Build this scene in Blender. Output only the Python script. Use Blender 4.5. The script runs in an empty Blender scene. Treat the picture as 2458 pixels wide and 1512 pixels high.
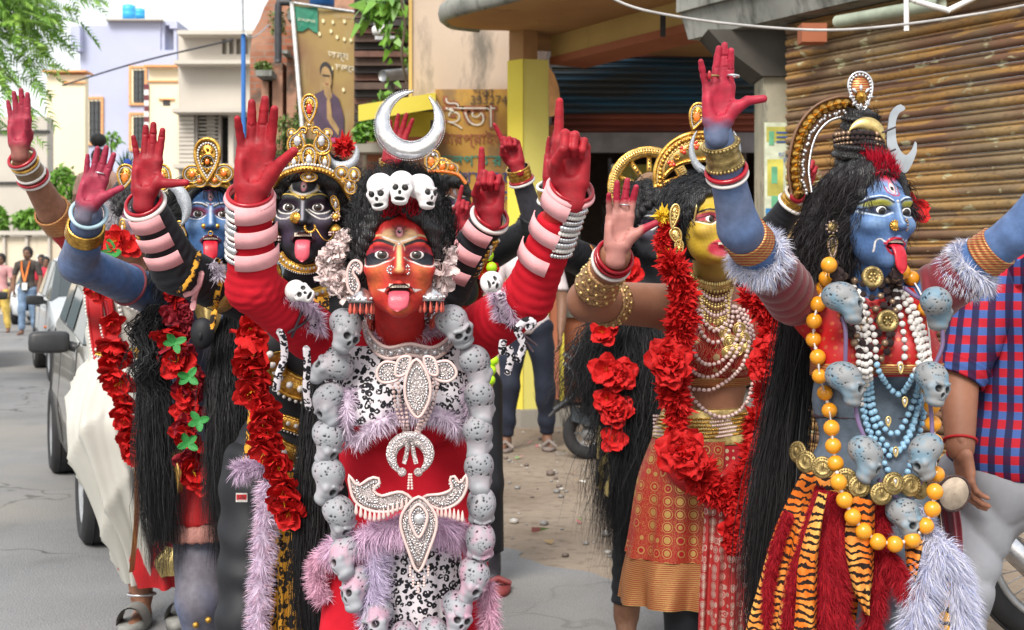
import bpy, math, random
import numpy as np
from mathutils import Matrix, Vector, Euler
random.seed(7); RNG = np.random.default_rng(7)
S = bpy.context.scene; COL = S.collection; R = math.radians; PI = math.pi
# ---------------- camera, sky, sun, exposure
CAMZ, FPX = 1.3, 3200.0
cam = bpy.data.objects.new('camera', bpy.data.cameras.new('camera')); COL.objects.link(cam)
cam.location = (0, 0, CAMZ); cam.rotation_euler = (R(90), 0, 0)
cam.data.sensor_width = 36; cam.data.lens = 36*FPX/2458; cam.data.shift_y = -111/2458
cam.data.clip_end = 2000; cam.data.clip_start = .05
cam.data.dof.use_dof = True; cam.data.dof.focus_distance = 2.85; cam.data.dof.aperture_fstop = 9.0
S.camera = cam
w = bpy.data.worlds.new('World'); S.world = w; w.use_nodes = True
nt = w.node_tree; nt.nodes.clear()
sky = nt.nodes.new('ShaderNodeTexSky'); sky.sky_type = 'NISHITA'; sky.sun_disc = False
sky.sun_elevation = R(44); sky.sun_rotation = R(200); sky.dust_density = 4; sky.air_density = 1.2
b1 = nt.nodes.new('ShaderNodeBackground'); b1.inputs[1].default_value = .06
b2 = nt.nodes.new('ShaderNodeBackground'); b2.inputs[0].default_value = (1, .995, .98, 1); b2.inputs[1].default_value = .72   # bright overcast cloud sheet
ad = nt.nodes.new('ShaderNodeAddShader'); ow = nt.nodes.new('ShaderNodeOutputWorld')
nt.links.new(sky.outputs[0], b1.inputs[0]); nt.links.new(b1.outputs[0], ad.inputs[0]); nt.links.new(b2.outputs[0], ad.inputs[1]); nt.links.new(ad.outputs[0], ow.inputs[0])
sun = bpy.data.objects.new('sun', bpy.data.lights.new('sun', 'SUN')); COL.objects.link(sun)
sun.data.energy = 2.5; sun.data.angle = R(22); sun.data.color = (1, .96, .9)
_el, _az = R(44), R(200)
sd = Vector((math.sin(_az)*math.cos(_el), math.cos(_az)*math.cos(_el), math.sin(_el)))
sun.rotation_euler = sd.to_track_quat('Z', 'Y').to_euler()
S.view_settings.view_transform = 'Standard'; S.view_settings.look = 'None'
S.view_settings.exposure = .48; S.view_settings.gamma = 1; S.view_settings.use_curve_mapping = False
S.cycles.max_bounces = 5; S.cycles.diffuse_bounces = 3; S.cycles.transparent_max_bounces = 6; S.cycles.caustics_reflective = False; S.cycles.caustics_refractive = False
# ---------------- helpers
A = lambda *a: np.array(a, float)
def P(x, y, d): return A((x-1229)/FPX*d, d, CAMZ-(y-645)/FPX*d)
def nrm(v): v = np.asarray(v, float); return v/(np.linalg.norm(v, axis=-1, keepdims=True)+1e-9)
def lerp(a, b, t): return a+(b-a)*t
PW = {}
def link(o, parent, wl):
    COL.objects.link(o)
    if parent: o.parent = parent
    PW[o.name] = A(*wl); return o
def thing(name, label, cat, loc=(0, 0, 0), group=None, kind=None):
    o = bpy.data.objects.new(name, None); o.empty_display_size = .1; link(o, None, loc); o.location = loc
    o['label'] = label; o['category'] = cat
    if group: o['group'] = group
    if kind: o['kind'] = kind
    return o
def tag(o, label=None, cat=None, group=None, kind=None):
    for k, v in (('label', label), ('category', cat), ('group', group), ('kind', kind)):
        if v: o[k] = v
    return o
def mesh(name, V, F, MI=None, mats=(), col=None, smooth=True):
    m = bpy.data.meshes.new(name); V = np.asarray(V, np.float32)
    F = [np.asarray(f, np.int32) for f in F if len(f)]
    n = sum(len(f) for f in F); L = np.concatenate([f.ravel() for f in F]); sz = np.concatenate([np.full(len(f), f.shape[1]) for f in F])
    m.vertices.add(len(V)); m.vertices.foreach_set('co', V.ravel()); m.loops.add(len(L)); m.loops.foreach_set('vertex_index', L)
    m.polygons.add(n); m.polygons.foreach_set('loop_start', np.concatenate([[0], np.cumsum(sz)[:-1]]).astype(np.int32))
    m.polygons.foreach_set('loop_total', sz.astype(np.int32))
    for x in (mats if isinstance(mats, (list, tuple)) else [mats]): m.materials.append(x)
    if MI is not None: m.polygons.foreach_set('material_index', np.asarray(MI, np.int32))
    m.polygons.foreach_set('use_smooth', np.full(n, smooth)); m.update()
    if col is not None:
        at = m.color_attributes.new('Col', 'FLOAT_COLOR', 'POINT')
        c = np.ones((len(V), 4), np.float32); c[:, :3] = col; at.data.foreach_set('color', c.ravel())
    m.validate(); return m
def obj(name, m, parent=None, **k):
    o = bpy.data.objects.new(name, m); pw = PW[parent.name] if parent else A(0, 0, 0)
    link(o, parent, (0, 0, 0)); o.location = -pw; return tag(o, **k)
def inst(name, m, loc, rot=None, sc=1.0, parent=None, mat=None, **k):
    o = bpy.data.objects.new(name, m); pw = PW[parent.name] if parent else A(0, 0, 0); loc = A(*loc)
    link(o, parent, loc); Rm = (Matrix(np.asarray(rot).tolist()) if isinstance(rot, np.ndarray) else Euler(rot or (0, 0, 0)).to_matrix()).to_4x4()
    s = sc if isinstance(sc, (tuple, list)) else (sc, sc, sc)
    o.matrix_local = Matrix.Translation(Vector(loc-pw)) @ Rm @ Matrix.Diagonal((*s, 1))
    if mat: o.material_slots[0].link = 'OBJECT'; o.material_slots[0].material = mat
    return tag(o, **k)
def basis(z, up=(0, 0, 1), yaw=0.):
    """columns x,y,z ; z given, y close to up"""
    z = nrm(A(*z)); x = np.cross(A(*up), z)
    if np.linalg.norm(x) < 1e-4: x = np.cross(A(0, 1, 0), z)
    x = nrm(x); y = np.cross(z, x); c, s = math.cos(yaw), math.sin(yaw)
    return np.stack([c*x+s*y, -s*x+c*y, z], 1)
def rotm(ax, ang): return np.array(Matrix.Rotation(ang, 3, Vector(ax)))
def eul(rx=0, ry=0, rz=0): return np.array(Euler((R(rx), R(ry), R(rz))).to_matrix())
def path(pts, n=40, closed=False):
    """smooth Catmull-Rom resample, equal arc length"""
    p = np.asarray(pts, float)
    if len(p) < 3 and not closed: t = np.linspace(0, 1, n)[:, None]; return p[0]+(p[-1]-p[0])*t
    q = np.concatenate([p[-1:], p, p[:2]]) if closed else np.concatenate([[2*p[0]-p[1]], p, [2*p[-1]-p[-2]]])
    out = []
    for i in range(1, len(q)-2):
        t = np.linspace(0, 1, 16, endpoint=False)[:, None]; a, b, c, d = q[i-1:i+3]
        out.append(.5*((2*b)+(c-a)*t+(2*a-5*b+4*c-d)*t*t+(3*b-a-3*c+d)*t**3))
    out.append(q[-2][None]); o = np.concatenate(out); s = np.concatenate([[0], np.cumsum(np.linalg.norm(np.diff(o, axis=0), axis=1))])
    u = np.linspace(0, s[-1], n+1)[:-1] if closed else np.linspace(0, s[-1], n)
    return np.stack([np.interp(u, s, o[:, k]) for k in range(o.shape[1])], 1)
def plen(p): return float(np.linalg.norm(np.diff(p, axis=0), axis=1).sum())
def frames(p, closed=False, up=None):
    t = nrm(np.roll(p, -1, 0)-np.roll(p, 1, 0)) if closed else nrm(np.gradient(p, axis=0))
    n = np.zeros_like(p); u = A(*(up if up is not None else (0, 0, 1)))
    if up is None and abs(t[0] @ u) > .9: u = A(0, 1, 0)
    n0 = nrm(u-t[0]*(u @ t[0]))
    for i in range(len(p)):
        if up is not None: n0 = u
        n0 = nrm(n0-t[i]*(n0 @ t[i])); n[i] = n0
    return t, n, np.cross(t, n)
class Geo:
    def __init__(s): s.v = []; s.f = []; s.m = []; s.c = []; s.n = 0; s.hc = False
    def add(s, v, f, mi=0, col=None):
        v = np.asarray(v, float)
        for q in (f if isinstance(f, list) else [f]):
            q = np.asarray(q, int)
            if q.ndim == 1: q = q[None]
            if len(q): s.f.append(q+s.n); s.m.append(np.full(len(q), mi) if np.isscalar(mi) else np.asarray(mi))
        s.v.append(v); s.n += len(v)
        c = np.ones((len(v), 3)); 
        if col is not None: c[:] = col; s.hc = True
        s.c.append(c); return s
    def grid(s, g, mi=0, cu=False, cv=False, col=None):
        n, k = g.shape[:2]; i = np.arange(n if cu else n-1); j = np.arange(k if cv else k-1); I, J = np.meshgrid(i, j, indexing='ij')
        I2, J2 = (I+1) % n, (J+1) % k
        s.add(g.reshape(-1, 3), np.stack([I*k+J, I2*k+J, I2*k+J2, I*k+J2], -1).reshape(-1, 4), mi, None if col is None else np.asarray(col).reshape(-1, 3) if np.ndim(col) > 1 else col); return s
    def tube(s, p, r, n=8, mi=0, closed=False, caps=True, sx=1., up=None, col=None):
        p = np.asarray(p, float); r = np.broadcast_to(np.asarray(r, float), (len(p),)); t, a, b = frames(p, closed, up)
        th = np.linspace(0, 2*PI, n, endpoint=False); g = p[:, None]+(a[:, None]*np.cos(th)[None, :, None]*sx+b[:, None]*np.sin(th)[None, :, None])*r[:, None, None]
        s.grid(g, mi, closed, True, col)
        if caps and not closed:
            k = s.n-len(p)*n; s.f.append(np.array([np.arange(n)[::-1]+k])); s.m.append(np.array([mi])); s.f.append(np.array([np.arange(n)+k+(len(p)-1)*n])); s.m.append(np.array([mi]))
        return s
    def ball(s, c, r, nu=12, nv=8, mi=0, rot=None, col=None):
        r = np.broadcast_to(np.asarray(r, float), (3,)); th = np.linspace(0, 2*PI, nu, endpoint=False); ph = np.linspace(0, PI, nv+1)
        ph[0] = .02; ph[-1] = PI-.02
        T, Q = np.meshgrid(th, ph, indexing='ij'); g = np.stack([np.cos(T)*np.sin(Q), np.sin(T)*np.sin(Q), np.cos(Q)], -1)*r
        if rot is not None: g = g @ np.asarray(rot).T
        return s.grid(g+A(*c), mi, True, False, col)
    def box(s, c, sz, rot=None, mi=0, col=None, tap=1.):
        x = np.array([[i, j, k] for k in (-.5, .5) for j in (-.5, .5) for i in (-.5, .5)], float); x[4:, :2] *= tap
        x = x*A(*sz)
        if rot is not None: x = x @ np.asarray(rot).T
        return s.add(x+A(*c), [[0, 2, 3, 1], [4, 5, 7, 6], [0, 1, 5, 4], [2, 6, 7, 3], [0, 4, 6, 2], [1, 3, 7, 5]], mi, col)
    def hexa(s, bot, top, mi=0, col=None):
        """bot, top: 4 corners each (same winding)"""
        return s.add(np.array(list(bot)+list(top)), [[3, 2, 1, 0], [4, 5, 6, 7], [0, 1, 5, 4], [1, 2, 6, 5], [2, 3, 7, 6], [3, 0, 4, 7]], mi, col)
    def prism(s, q, o, ux, uy, th, mi=0, col=None):
        """2D outline q extruded by th along ux x uy"""
        q = np.asarray(q, float); o = A(*o); ux = A(*ux); uy = A(*uy); n = nrm(np.cross(ux, uy))
        a = o+q[:, :1]*ux+q[:, 1:]*uy; k = len(q); i = np.arange(k); j = (i+1) % k
        return s.add(np.concatenate([a, a+n*th]), [np.array([i[::-1]]), np.array([i+k]), np.stack([i, j, j+k, i+k], 1)], mi, col)
    def lathe(s, prof, o, z=(0, 0, 1), n=24, mi=0, rot=None, col=None):
        B = basis(z) if rot is None else rot; th = np.linspace(0, 2*PI, n, endpoint=False); prof = np.asarray(prof, float)
        g = np.stack([prof[:, None, 0]*np.cos(th), prof[:, None, 0]*np.sin(th), np.repeat(prof[:, 1:2], n, 1)], -1) @ B.T+A(*o)
        return s.grid(g, mi, False, True, col)
    def torus(s, c, R_, r, z=(0, 1, 0), n=28, k=8, mi=0, sy=1., col=None, ex=None):
        B = basis(z) if ex is None else ex; th = np.linspace(0, 2*PI, n, endpoint=False)
        p = (np.stack([np.cos(th)*R_, np.sin(th)*R_*sy, 0*th], 1) @ B.T)+A(*c); return s.tube(p, r, k, mi, True, col=col)
    def beads(s, p, r, mi=0, nu=8, nv=6, col=None):
        for q in p: s.ball(q, r, nu, nv, mi, col=col)
        return s
    def blades(s, p, d, w, segs=2, bend=None, mi=0, col=None, side=None):
        """tapered strips from points p along vectors d"""
        p = np.asarray(p, float); d = np.asarray(d, float); n = len(p); sd_ = nrm(np.cross(d, RNG.normal(size=(n, 3)))) if side is None else side
        b = np.zeros_like(d) if bend is None else bend; w = np.broadcast_to(np.asarray(w, float), (n,)); rows = []
        for i in range(segs+1):
            t = i/segs; c = p+d*t+b*t*t; ww = (w*(1-t)**.6 if i < segs else w*.05)[:, None]*.5; rows += [c-sd_*ww, c+sd_*ww]
        V = np.stack(rows, 1); m = 2*(segs+1); q = np.array([[2*i, 2*i+1, 2*i+3, 2*i+2] for i in range(segs)])
        F = (np.arange(n)[:, None, None]*m+q[None]).reshape(-1, 4)
        return s.add(V.reshape(-1, 3), F, mi, None if col is None else (np.repeat(col, m, 0) if np.ndim(col) == 2 else col))
    def strands(s, pts, w, mi=0, col=None):
        """pts (n,k,3) ribbons facing roughly -y"""
        n, k, _ = pts.shape; t = nrm(np.gradient(pts, axis=1)); v = np.tile(A(.25, 1, .1), (n, k, 1))+RNG.normal(0, .5, (n, 1, 3)); sdv = nrm(np.cross(t, v))
        w = np.broadcast_to(np.asarray(w, float), (n,))[:, None, None]*np.concatenate([np.linspace(.8, 1, k//2), np.linspace(1, .1, k-k//2)])[None, :, None]*.5
        V = np.stack([pts-sdv*w, pts+sdv*w], 2); q = np.array([[2*i, 2*i+1, 2*i+3, 2*i+2] for i in range(k-1)])
        return s.add(V.reshape(-1, 3), (np.arange(n)[:, None, None]*2*k+q[None]).reshape(-1, 4), mi, None if col is None else (np.repeat(col, 2*k, 0) if np.ndim(col) == 2 else col))
    def mesh(s, name, mats, smooth=True):
        return mesh(name, np.concatenate(s.v), s.f, np.concatenate(s.m), mats, np.concatenate(s.c) if s.hc else None, smooth)
    def build(s, name, mats, parent=None, smooth=True, **k): return obj(name, s.mesh(name, mats, smooth), parent, **k)
# ---------------- signed distance fields -> surface nets
class Sdf:
    def __init__(s, lo, hi, h):
        s.lo = A(*lo)-2*h; s.h = h; s.n = np.ceil((A(*hi)+2*h-s.lo)/h).astype(int)+1; s.f = np.full(s.n, 1., np.float32)
    def sl(s, lo, hi):
        a = np.clip(((lo-s.lo)/s.h).astype(int)-1, 0, s.n); b = np.clip(((hi-s.lo)/s.h).astype(int)+3, 0, s.n)
        if (b <= a).any(): return None, None
        ix = tuple(slice(i, j) for i, j in zip(a, b)); ax = [(s.lo[k]+s.h*np.arange(a[k], b[k])).astype(np.float32) for k in range(3)]
        return ix, np.stack(np.meshgrid(*ax, indexing='ij'), -1)
    def put(s, ix, d, k, sub):
        f = s.f[ix]
        if sub:
            d = -d; h = np.clip(.5-.5*(d-f)/k, 0, 1); s.f[ix] = np.maximum(f, d) if k <= 0 else d+(f-d)*h+k*h*(1-h)
        else:
            if k <= 0: s.f[ix] = np.minimum(f, d)
            else: h = np.clip(.5+.5*(f-d)/k, 0, 1); s.f[ix] = f+(d-f)*h-k*h*(1-h)
    def cap(s, a, b, ra, rb, k=.01, sub=False, off=0):
        a = A(*a); b = A(*b); ra += off; rb += off; m = max(ra, rb)+k+2*s.h
        ix, p = s.sl(np.minimum(a, b)-m, np.maximum(a, b)+m)
        if ix is None: return s
        ba = (b-a).astype(np.float32); pa = p-a.astype(np.float32); t = np.clip(pa @ ba/(ba @ ba+1e-12), 0, 1)
        s.put(ix, np.sqrt(((pa-t[..., None]*ba)**2).sum(-1))-(ra+(rb-ra)*t), k, sub); return s
    def ell(s, c, r, k=.01, rot=None, sub=False, off=0):
        c = A(*c); r = np.broadcast_to(np.asarray(r, float), (3,))+off; m = r.max()+k+2*s.h if rot is not None else r+k+2*s.h
        ix, p = s.sl(c-m, c+m)
        if ix is None: return s
        q = p-c.astype(np.float32)
        if rot is not None: q = q @ np.asarray(rot, np.float32)
        k0 = np.sqrt(((q/r)**2).sum(-1)); k1 = np.sqrt(((q/(r*r))**2).sum(-1)); s.put(ix, (k0*(k0-1)/(k1+1e-6)).astype(np.float32), k, sub); return s
    def clip(s, pt, n):
        n = nrm(A(*n)).astype(np.float32); g = [s.lo[k]+s.h*np.arange(s.n[k]) for k in range(3)]
        d = (g[0][:, None, None]-pt[0])*n[0]+(g[1][None, :, None]-pt[1])*n[1]+(g[2][None, None]-pt[2])*n[2]; s.f = np.maximum(s.f, d.astype(np.float32)); return s
    def run(s, prims, off=0):
        for q in prims:
            if q[0] == 'c': s.cap(*q[1:6], off=off)
            else: s.ell(q[1], q[2], q[3], q[4] if len(q) > 4 else None, off=off)
        return s
    def nets(s):
        f = s.f; ins = f < 0; n = np.array(f.shape)-1; C = [(i, j, k) for i in (0, 1) for j in (0, 1) for k in (0, 1)]
        sh = lambda a, c: a[c[0]:c[0]+n[0], c[1]:c[1]+n[1], c[2]:c[2]+n[2]]
        cnt = sum(sh(ins, c).astype(np.int8) for c in C); act = (cnt > 0) & (cnt < 8); ijk = np.argwhere(act)
        idx = np.full(act.shape, -1, np.int32); idx[act] = np.arange(len(ijk)); acc = np.zeros((len(ijk), 3)); k = np.zeros(len(ijk))
        val = {c: f[ijk[:, 0]+c[0], ijk[:, 1]+c[1], ijk[:, 2]+c[2]] for c in C}
        for a in C:
            for ax in range(3):
                if a[ax]: continue
                b = list(a); b[ax] = 1; fa, fb = val[a], val[tuple(b)]; m = (fa < 0) != (fb < 0); t = fa[m]/(fa[m]-fb[m]); q = np.tile(A(*a), (m.sum(), 1)); q[:, ax] += t; acc[m] += q; k[m] += 1
        V = s.lo+s.h*(ijk+acc/k[:, None]); F = []
        for ax in range(3):
            u, v = [(1, 2), (2, 0), (0, 1)][ax]; a = [slice(None)]*3; b = [slice(None)]*3; a[ax] = slice(0, -1); b[ax] = slice(1, None)
            e = ins[tuple(a)] != ins[tuple(b)]; q = np.argwhere(e); q = q[(q[:, u] > 0) & (q[:, v] > 0) & (q[:, u] < n[u]) & (q[:, v] < n[v])]
            o = ins[q[:, 0], q[:, 1], q[:, 2]]; cs = []
            for du, dv in ((1, 1), (0, 1), (0, 0), (1, 0)):
                w_ = q.copy(); w_[:, u] -= du; w_[:, v] -= dv; cs.append(idx[w_[:, 0], w_[:, 1], w_[:, 2]])
            fq = np.stack(cs, 1); fq[~o] = fq[~o][:, ::-1]; F.append(fq)
        return V, np.concatenate(F)
def vnormals(V, F):
    n = np.zeros_like(V); a = np.cross(V[F[:, 2]]-V[F[:, 0]], V[F[:, 3]]-V[F[:, 1]])
    for i in range(4): np.add.at(n, F[:, i], a)
    return nrm(n)
def fnoise(p, sc, seed=0):
    """smooth sum of sines noise in about -1..1"""
    r = np.random.default_rng(seed); o = 0
    for i in range(5): k = r.normal(size=3)*sc*(1+.5*i); o = o+np.sin(p @ k+r.uniform(0, 6.28))/(1+.4*i)
    return o/2.3
# ---------------- materials
def lin(*c): return tuple(((x/255)/12.92 if x <= 10 else ((x/255+.055)/1.055)**2.4) for x in c)
class N:
    def __init__(s, name):
        s.m = bpy.data.materials.new(name); s.m.use_nodes = True; s.t = s.m.node_tree; s.p = s.t.nodes['Principled BSDF']; s.obj = None
    def new(s, t, **k):
        n = s.t.nodes.new('ShaderNode'+t)
        for a, b in k.items(): setattr(n, a, b)
        return n
    def l(s, a, b): s.t.links.new(a, b)
    def co(s, sc=(1, 1, 1), rot=(0, 0, 0)):
        if s.obj is None: s.obj = s.new('TexCoord').outputs['Object']
        m = s.new('Mapping'); s.l(s.obj, m.inputs[0]); m.inputs['Scale'].default_value = sc; m.inputs['Rotation'].default_value = rot; return m.outputs[0]
    def noise(s, sc, co=None, det=3, rough=.55, dist=0):
        n = s.new('TexNoise'); s.l(co if co is not None else s.co(), n.inputs['Vector']); n.inputs['Scale'].default_value = sc; n.inputs['Detail'].default_value = det; n.inputs['Roughness'].default_value = rough; n.inputs['Distortion'].default_value = dist; return n.outputs['Fac']
    def vor(s, sc, co=None, feat='F1', out='Distance', rnd=1):
        n = s.new('TexVoronoi'); n.feature = feat; s.l(co if co is not None else s.co(), n.inputs['Vector']); n.inputs['Scale'].default_value = sc; n.inputs['Randomness'].default_value = rnd; return n.outputs[out]
    def wave(s, sc, co=None, dist=0, det=2, dsc=1, dir='X', typ='BANDS'):
        n = s.new('TexWave', wave_type=typ, bands_direction=dir) if typ == 'BANDS' else s.new('TexWave', wave_type=typ); s.l(co if co is not None else s.co(), n.inputs['Vector']); n.inputs['Scale'].default_value = sc; n.inputs['Distortion'].default_value = dist; n.inputs['Detail'].default_value = det; n.inputs['Detail Scale'].default_value = dsc; return n.outputs['Fac']
    def ramp(s, f, *st, const=False):
        n = s.new('ValToRGB'); n.color_ramp.interpolation = 'CONSTANT' if const else 'LINEAR'; s.l(f, n.inputs[0]); e = n.color_ramp.elements
        for i, (p, c) in enumerate(st):
            q = e[i] if i < 2 else e.new(p); q.position = p; q.color = (*c, 1) if not np.isscalar(c) else (c, c, c, 1)
        return n.outputs[0]
    def mix(s, f, a, b, mode='MIX'):
        n = s.new('Mix', data_type='RGBA', blend_type=mode)
        for v, i in ((f, 0), (a, 6), (b, 7)):
            if hasattr(v, 'is_linked') or hasattr(v, 'links'): s.l(v, n.inputs[i])
            else: n.inputs[i].default_value = v if i == 0 else (*v, 1)
        return n.outputs[2]
    def math(s, op, a, b=0.):
        n = s.new('Math', operation=op)
        for v, i in ((a, 0), (b, 1)):
            if hasattr(v, 'links'): s.l(v, n.inputs[i])
            else: n.inputs[i].default_value = v
        return n.outputs[0]
    def sep(s, co): n = s.new('SeparateXYZ'); s.l(co, n.inputs[0]); return n.outputs
    def vcol(s): n = s.new('VertexColor', layer_name='Col'); return n.outputs[0]
    def bump(s, f, st=.3, d=.002):
        n = s.new('Bump'); n.inputs['Strength'].default_value = st; n.inputs['Distance'].default_value = d; s.l(f, n.inputs['Height'])
        if s.p.inputs['Normal'].links: s.l(s.p.inputs['Normal'].links[0].from_socket, n.inputs['Normal'])
        s.l(n.outputs[0], s.p.inputs['Normal']); return s
    def out(s, col, rough=.6, metal=0., spec=.5, **k):
        if hasattr(col, 'links'): s.l(col, s.p.inputs['Base Color'])
        else: s.p.inputs['Base Color'].default_value = (*col, 1)
        if hasattr(rough, 'links'): s.l(rough, s.p.inputs['Roughness'])
        else: s.p.inputs['Roughness'].default_value = rough
        s.p.inputs['Metallic'].default_value = metal; s.p.inputs['Specular IOR Level'].default_value = spec
        for a, b in k.items(): s.p.inputs[a.replace('_', ' ')].default_value = b
        return s.m
def mat(name, col, rough=.6, metal=0., var=.25, sc=12., bump=0., bsc=60., bd=.002, spec=.5, col2=None, **k):
    n = N(name); f = n.noise(sc, det=5); c2 = col2 or tuple(x*(1-var) for x in col); c1 = col if col2 else tuple(min(x*(1+var*.5), .95) for x in col)
    c = n.mix(n.ramp(f, (.35, 0), (.65, 1)), c2, c1)
    if bump: n.bump(n.noise(bsc, det=4), bump, bd)
    return n.out(c, rough, metal, spec, **k)
def vmat(name, rough=.5, var=.15, sc=40, bump=.1, bsc=300, bd=.001, spec=.5, rv=0, **k):
    n = N(name)
    mx = n.new('Mix', data_type='RGBA', blend_type='MULTIPLY'); mx.inputs[0].default_value = 1; n.l(n.vcol(), mx.inputs[6]); n.l(n.ramp(n.noise(sc, det=4), (.3, 1-var), (.7, 1)), mx.inputs[7])
    if bump: n.bump(n.noise(bsc, det=3), bump, bd)
    if rv: rough = n.ramp(n.noise(34, det=5), (.35, max(rough-rv, .1)), (.65, rough+rv))
    return n.out(mx.outputs[2], rough, 0, spec, **k)
# ---------------- environment materials
def concrete(name, c1, c2, sc=1.2, stain=(.06, .065, .055), amt=.62):
    n = N(name); f = n.noise(sc, det=6); c = n.mix(n.ramp(f, (.35, 0), (.65, 1)), c1, c2)
    s = n.noise(sc*1.7, n.co((1.6, 1.6, .45)), 6, .65); c = n.mix(n.ramp(s, (amt, 0), (amt+.14, .8)), c, stain); n.bump(n.noise(30, det=5), .25, .006); return n.out(c, .88, spec=.25)
m_dirt = N('earth'); _c = m_dirt.mix(m_dirt.ramp(m_dirt.noise(1.1, det=6), (.35, 0), (.65, 1)), (.21, .165, .125), (.31, .255, .2))
_c = m_dirt.mix(m_dirt.ramp(m_dirt.noise(14, det=5), (.52, 0), (.66, .6)), _c, (.15, .115, .085)); m_dirt.bump(m_dirt.noise(9, det=7), .7, .03); m_dirt.bump(m_dirt.noise(70, det=4), .4, .006); m_dirt = m_dirt.out(_c, .95, spec=.15)
m_road = N('asphalt'); _c = m_road.mix(m_road.ramp(m_road.noise(.8, det=5), (.35, 0), (.65, 1)), (.165, .168, .172), (.222, .224, .228))
_c = m_road.mix(m_road.ramp(m_road.vor(120), (.15, .5), (.4, 0)), _c, (.36, .35, .33)); _c = m_road.mix(m_road.ramp(m_road.noise(2.6, det=6), (.58, 0), (.75, .5)), _c, (.12, .115, .105))
_w = m_road.new('VectorMath', operation='ADD'); _n = m_road.new('TexNoise'); _n.inputs['Scale'].default_value = 2.5; m_road.l(m_road.obj, _n.inputs['Vector']); m_road.l(m_road.obj, _w.inputs[0]); m_road.l(_n.outputs['Color'], _w.inputs[1]); _k = m_road.math('MULTIPLY', m_road.ramp(m_road.vor(.55, _w.outputs[0], 'DISTANCE_TO_EDGE'), (.004, .8), (.012, 0)), m_road.ramp(m_road.noise(.5), (.48, 0), (.56, 1))); _c = m_road.mix(_k, _c, (.05, .05, .05)); _c = m_road.mix(m_road.ramp(m_road.noise(.35, det=6), (.5, 0), (.62, .6)), _c, (.27, .25, .215)); m_road.bump(m_road.vor(110), .45, .006); m_road = m_road.out(_c, .85, spec=.3)
m_lilac = concrete('lilac_plaster', (.42, .45, .6), (.47, .5, .66), .3, (.42, .42, .5), .7); m_cream = concrete('cream_plaster', (.8, .7, .5), (.85, .76, .56), .3, (.62, .54, .4), .7)
m_orange = mat('orange_trim', (.8, .36, .14), .7); m_maroon = mat('maroon_band', (.16, .03, .04), .7); m_white = mat('white_paint', (.75, .75, .74), .6)
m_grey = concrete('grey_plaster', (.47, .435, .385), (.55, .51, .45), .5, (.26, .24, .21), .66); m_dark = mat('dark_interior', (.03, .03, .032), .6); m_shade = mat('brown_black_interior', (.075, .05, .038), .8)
m_glass = N('window_glass').out((.04, .05, .06), .08, 0, .7); m_iron = mat('grille_iron', (.05, .05, .055), .5, .4)
m_tank = mat('blue_plastic', (.05, .42, .75), .4, var=.1); m_bluepole = mat('blue_pole_paint', (.03, .16, .5), .45, var=.2, sc=5); m_steel = mat('grey_steel', (.4, .41, .42), .4, .6)
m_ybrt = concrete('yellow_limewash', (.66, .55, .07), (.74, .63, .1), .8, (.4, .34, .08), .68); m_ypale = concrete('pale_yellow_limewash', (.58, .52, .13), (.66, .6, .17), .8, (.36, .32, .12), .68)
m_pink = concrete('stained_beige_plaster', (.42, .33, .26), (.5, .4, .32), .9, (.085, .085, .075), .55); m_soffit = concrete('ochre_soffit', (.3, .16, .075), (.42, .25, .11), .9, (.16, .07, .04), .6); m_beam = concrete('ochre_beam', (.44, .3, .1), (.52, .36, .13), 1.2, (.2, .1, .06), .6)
m_slab = concrete('weathered_grey_concrete', (.16, .165, .15), (.27, .275, .25), 2.2, (.05, .052, .045), .5); m_worn = concrete('peeling_pillar_plaster', (.27, .26, .2), (.42, .37, .27), 4, (.09, .09, .075), .55); m_plinth = concrete('plinth_concrete', (.25, .23, .2), (.3, .28, .24), 1.5)
m_redwall = concrete('brick_red_wall', (.3, .1, .05), (.36, .13, .07), 1.5, (.16, .06, .04), .62)
m_bark = mat('bark', (.1, .075, .05), .9, sc=20, bump=.6, bsc=30, bd=.01)
def leafmat(name, a, b): return mat(name, a, .5, var=.3, sc=6, col2=b, Subsurface_Weight=0., Transmission_Weight=0.)
m_leaf = leafmat('leaf_bright', (.16, .34, .035), (.075, .19, .02)); m_leafd = leafmat('leaf_dark', (.06, .15, .03), (.03, .085, .015)); m_moss = leafmat('moss', (.14, .21, .045), (.07, .11, .025))
def brickmat():
    n = N('old_brick'); co = n.co(); b = n.new('TexBrick'); mp = n.new('Mapping'); n.l(n.obj, mp.inputs[0]); mp.inputs['Rotation'].default_value = (R(90), 0, 0); n.l(mp.outputs[0], b.inputs['Vector'])
    for k, v in (('Scale', 1), ('Brick Width', .25), ('Row Height', .085), ('Mortar Size', .008)): b.inputs[k].default_value = v
    b.inputs['Color1'].default_value = (.34, .13, .075, 1); b.inputs['Color2'].default_value = (.25, .1, .06, 1); b.inputs['Mortar'].default_value = (.2, .17, .14, 1)
    c = n.mix(n.ramp(n.noise(1.2, det=6), (.42, 0), (.58, .9)), b.outputs[0], (.42, .235, .16)); c = n.mix(n.ramp(n.noise(2.2, det=6), (.5, 0), (.62, .85)), c, (.1, .085, .07)); n.bump(n.noise(12, det=6), .6, .03); return n.out(c, .92, spec=.2)
m_brick = brickmat()
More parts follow.
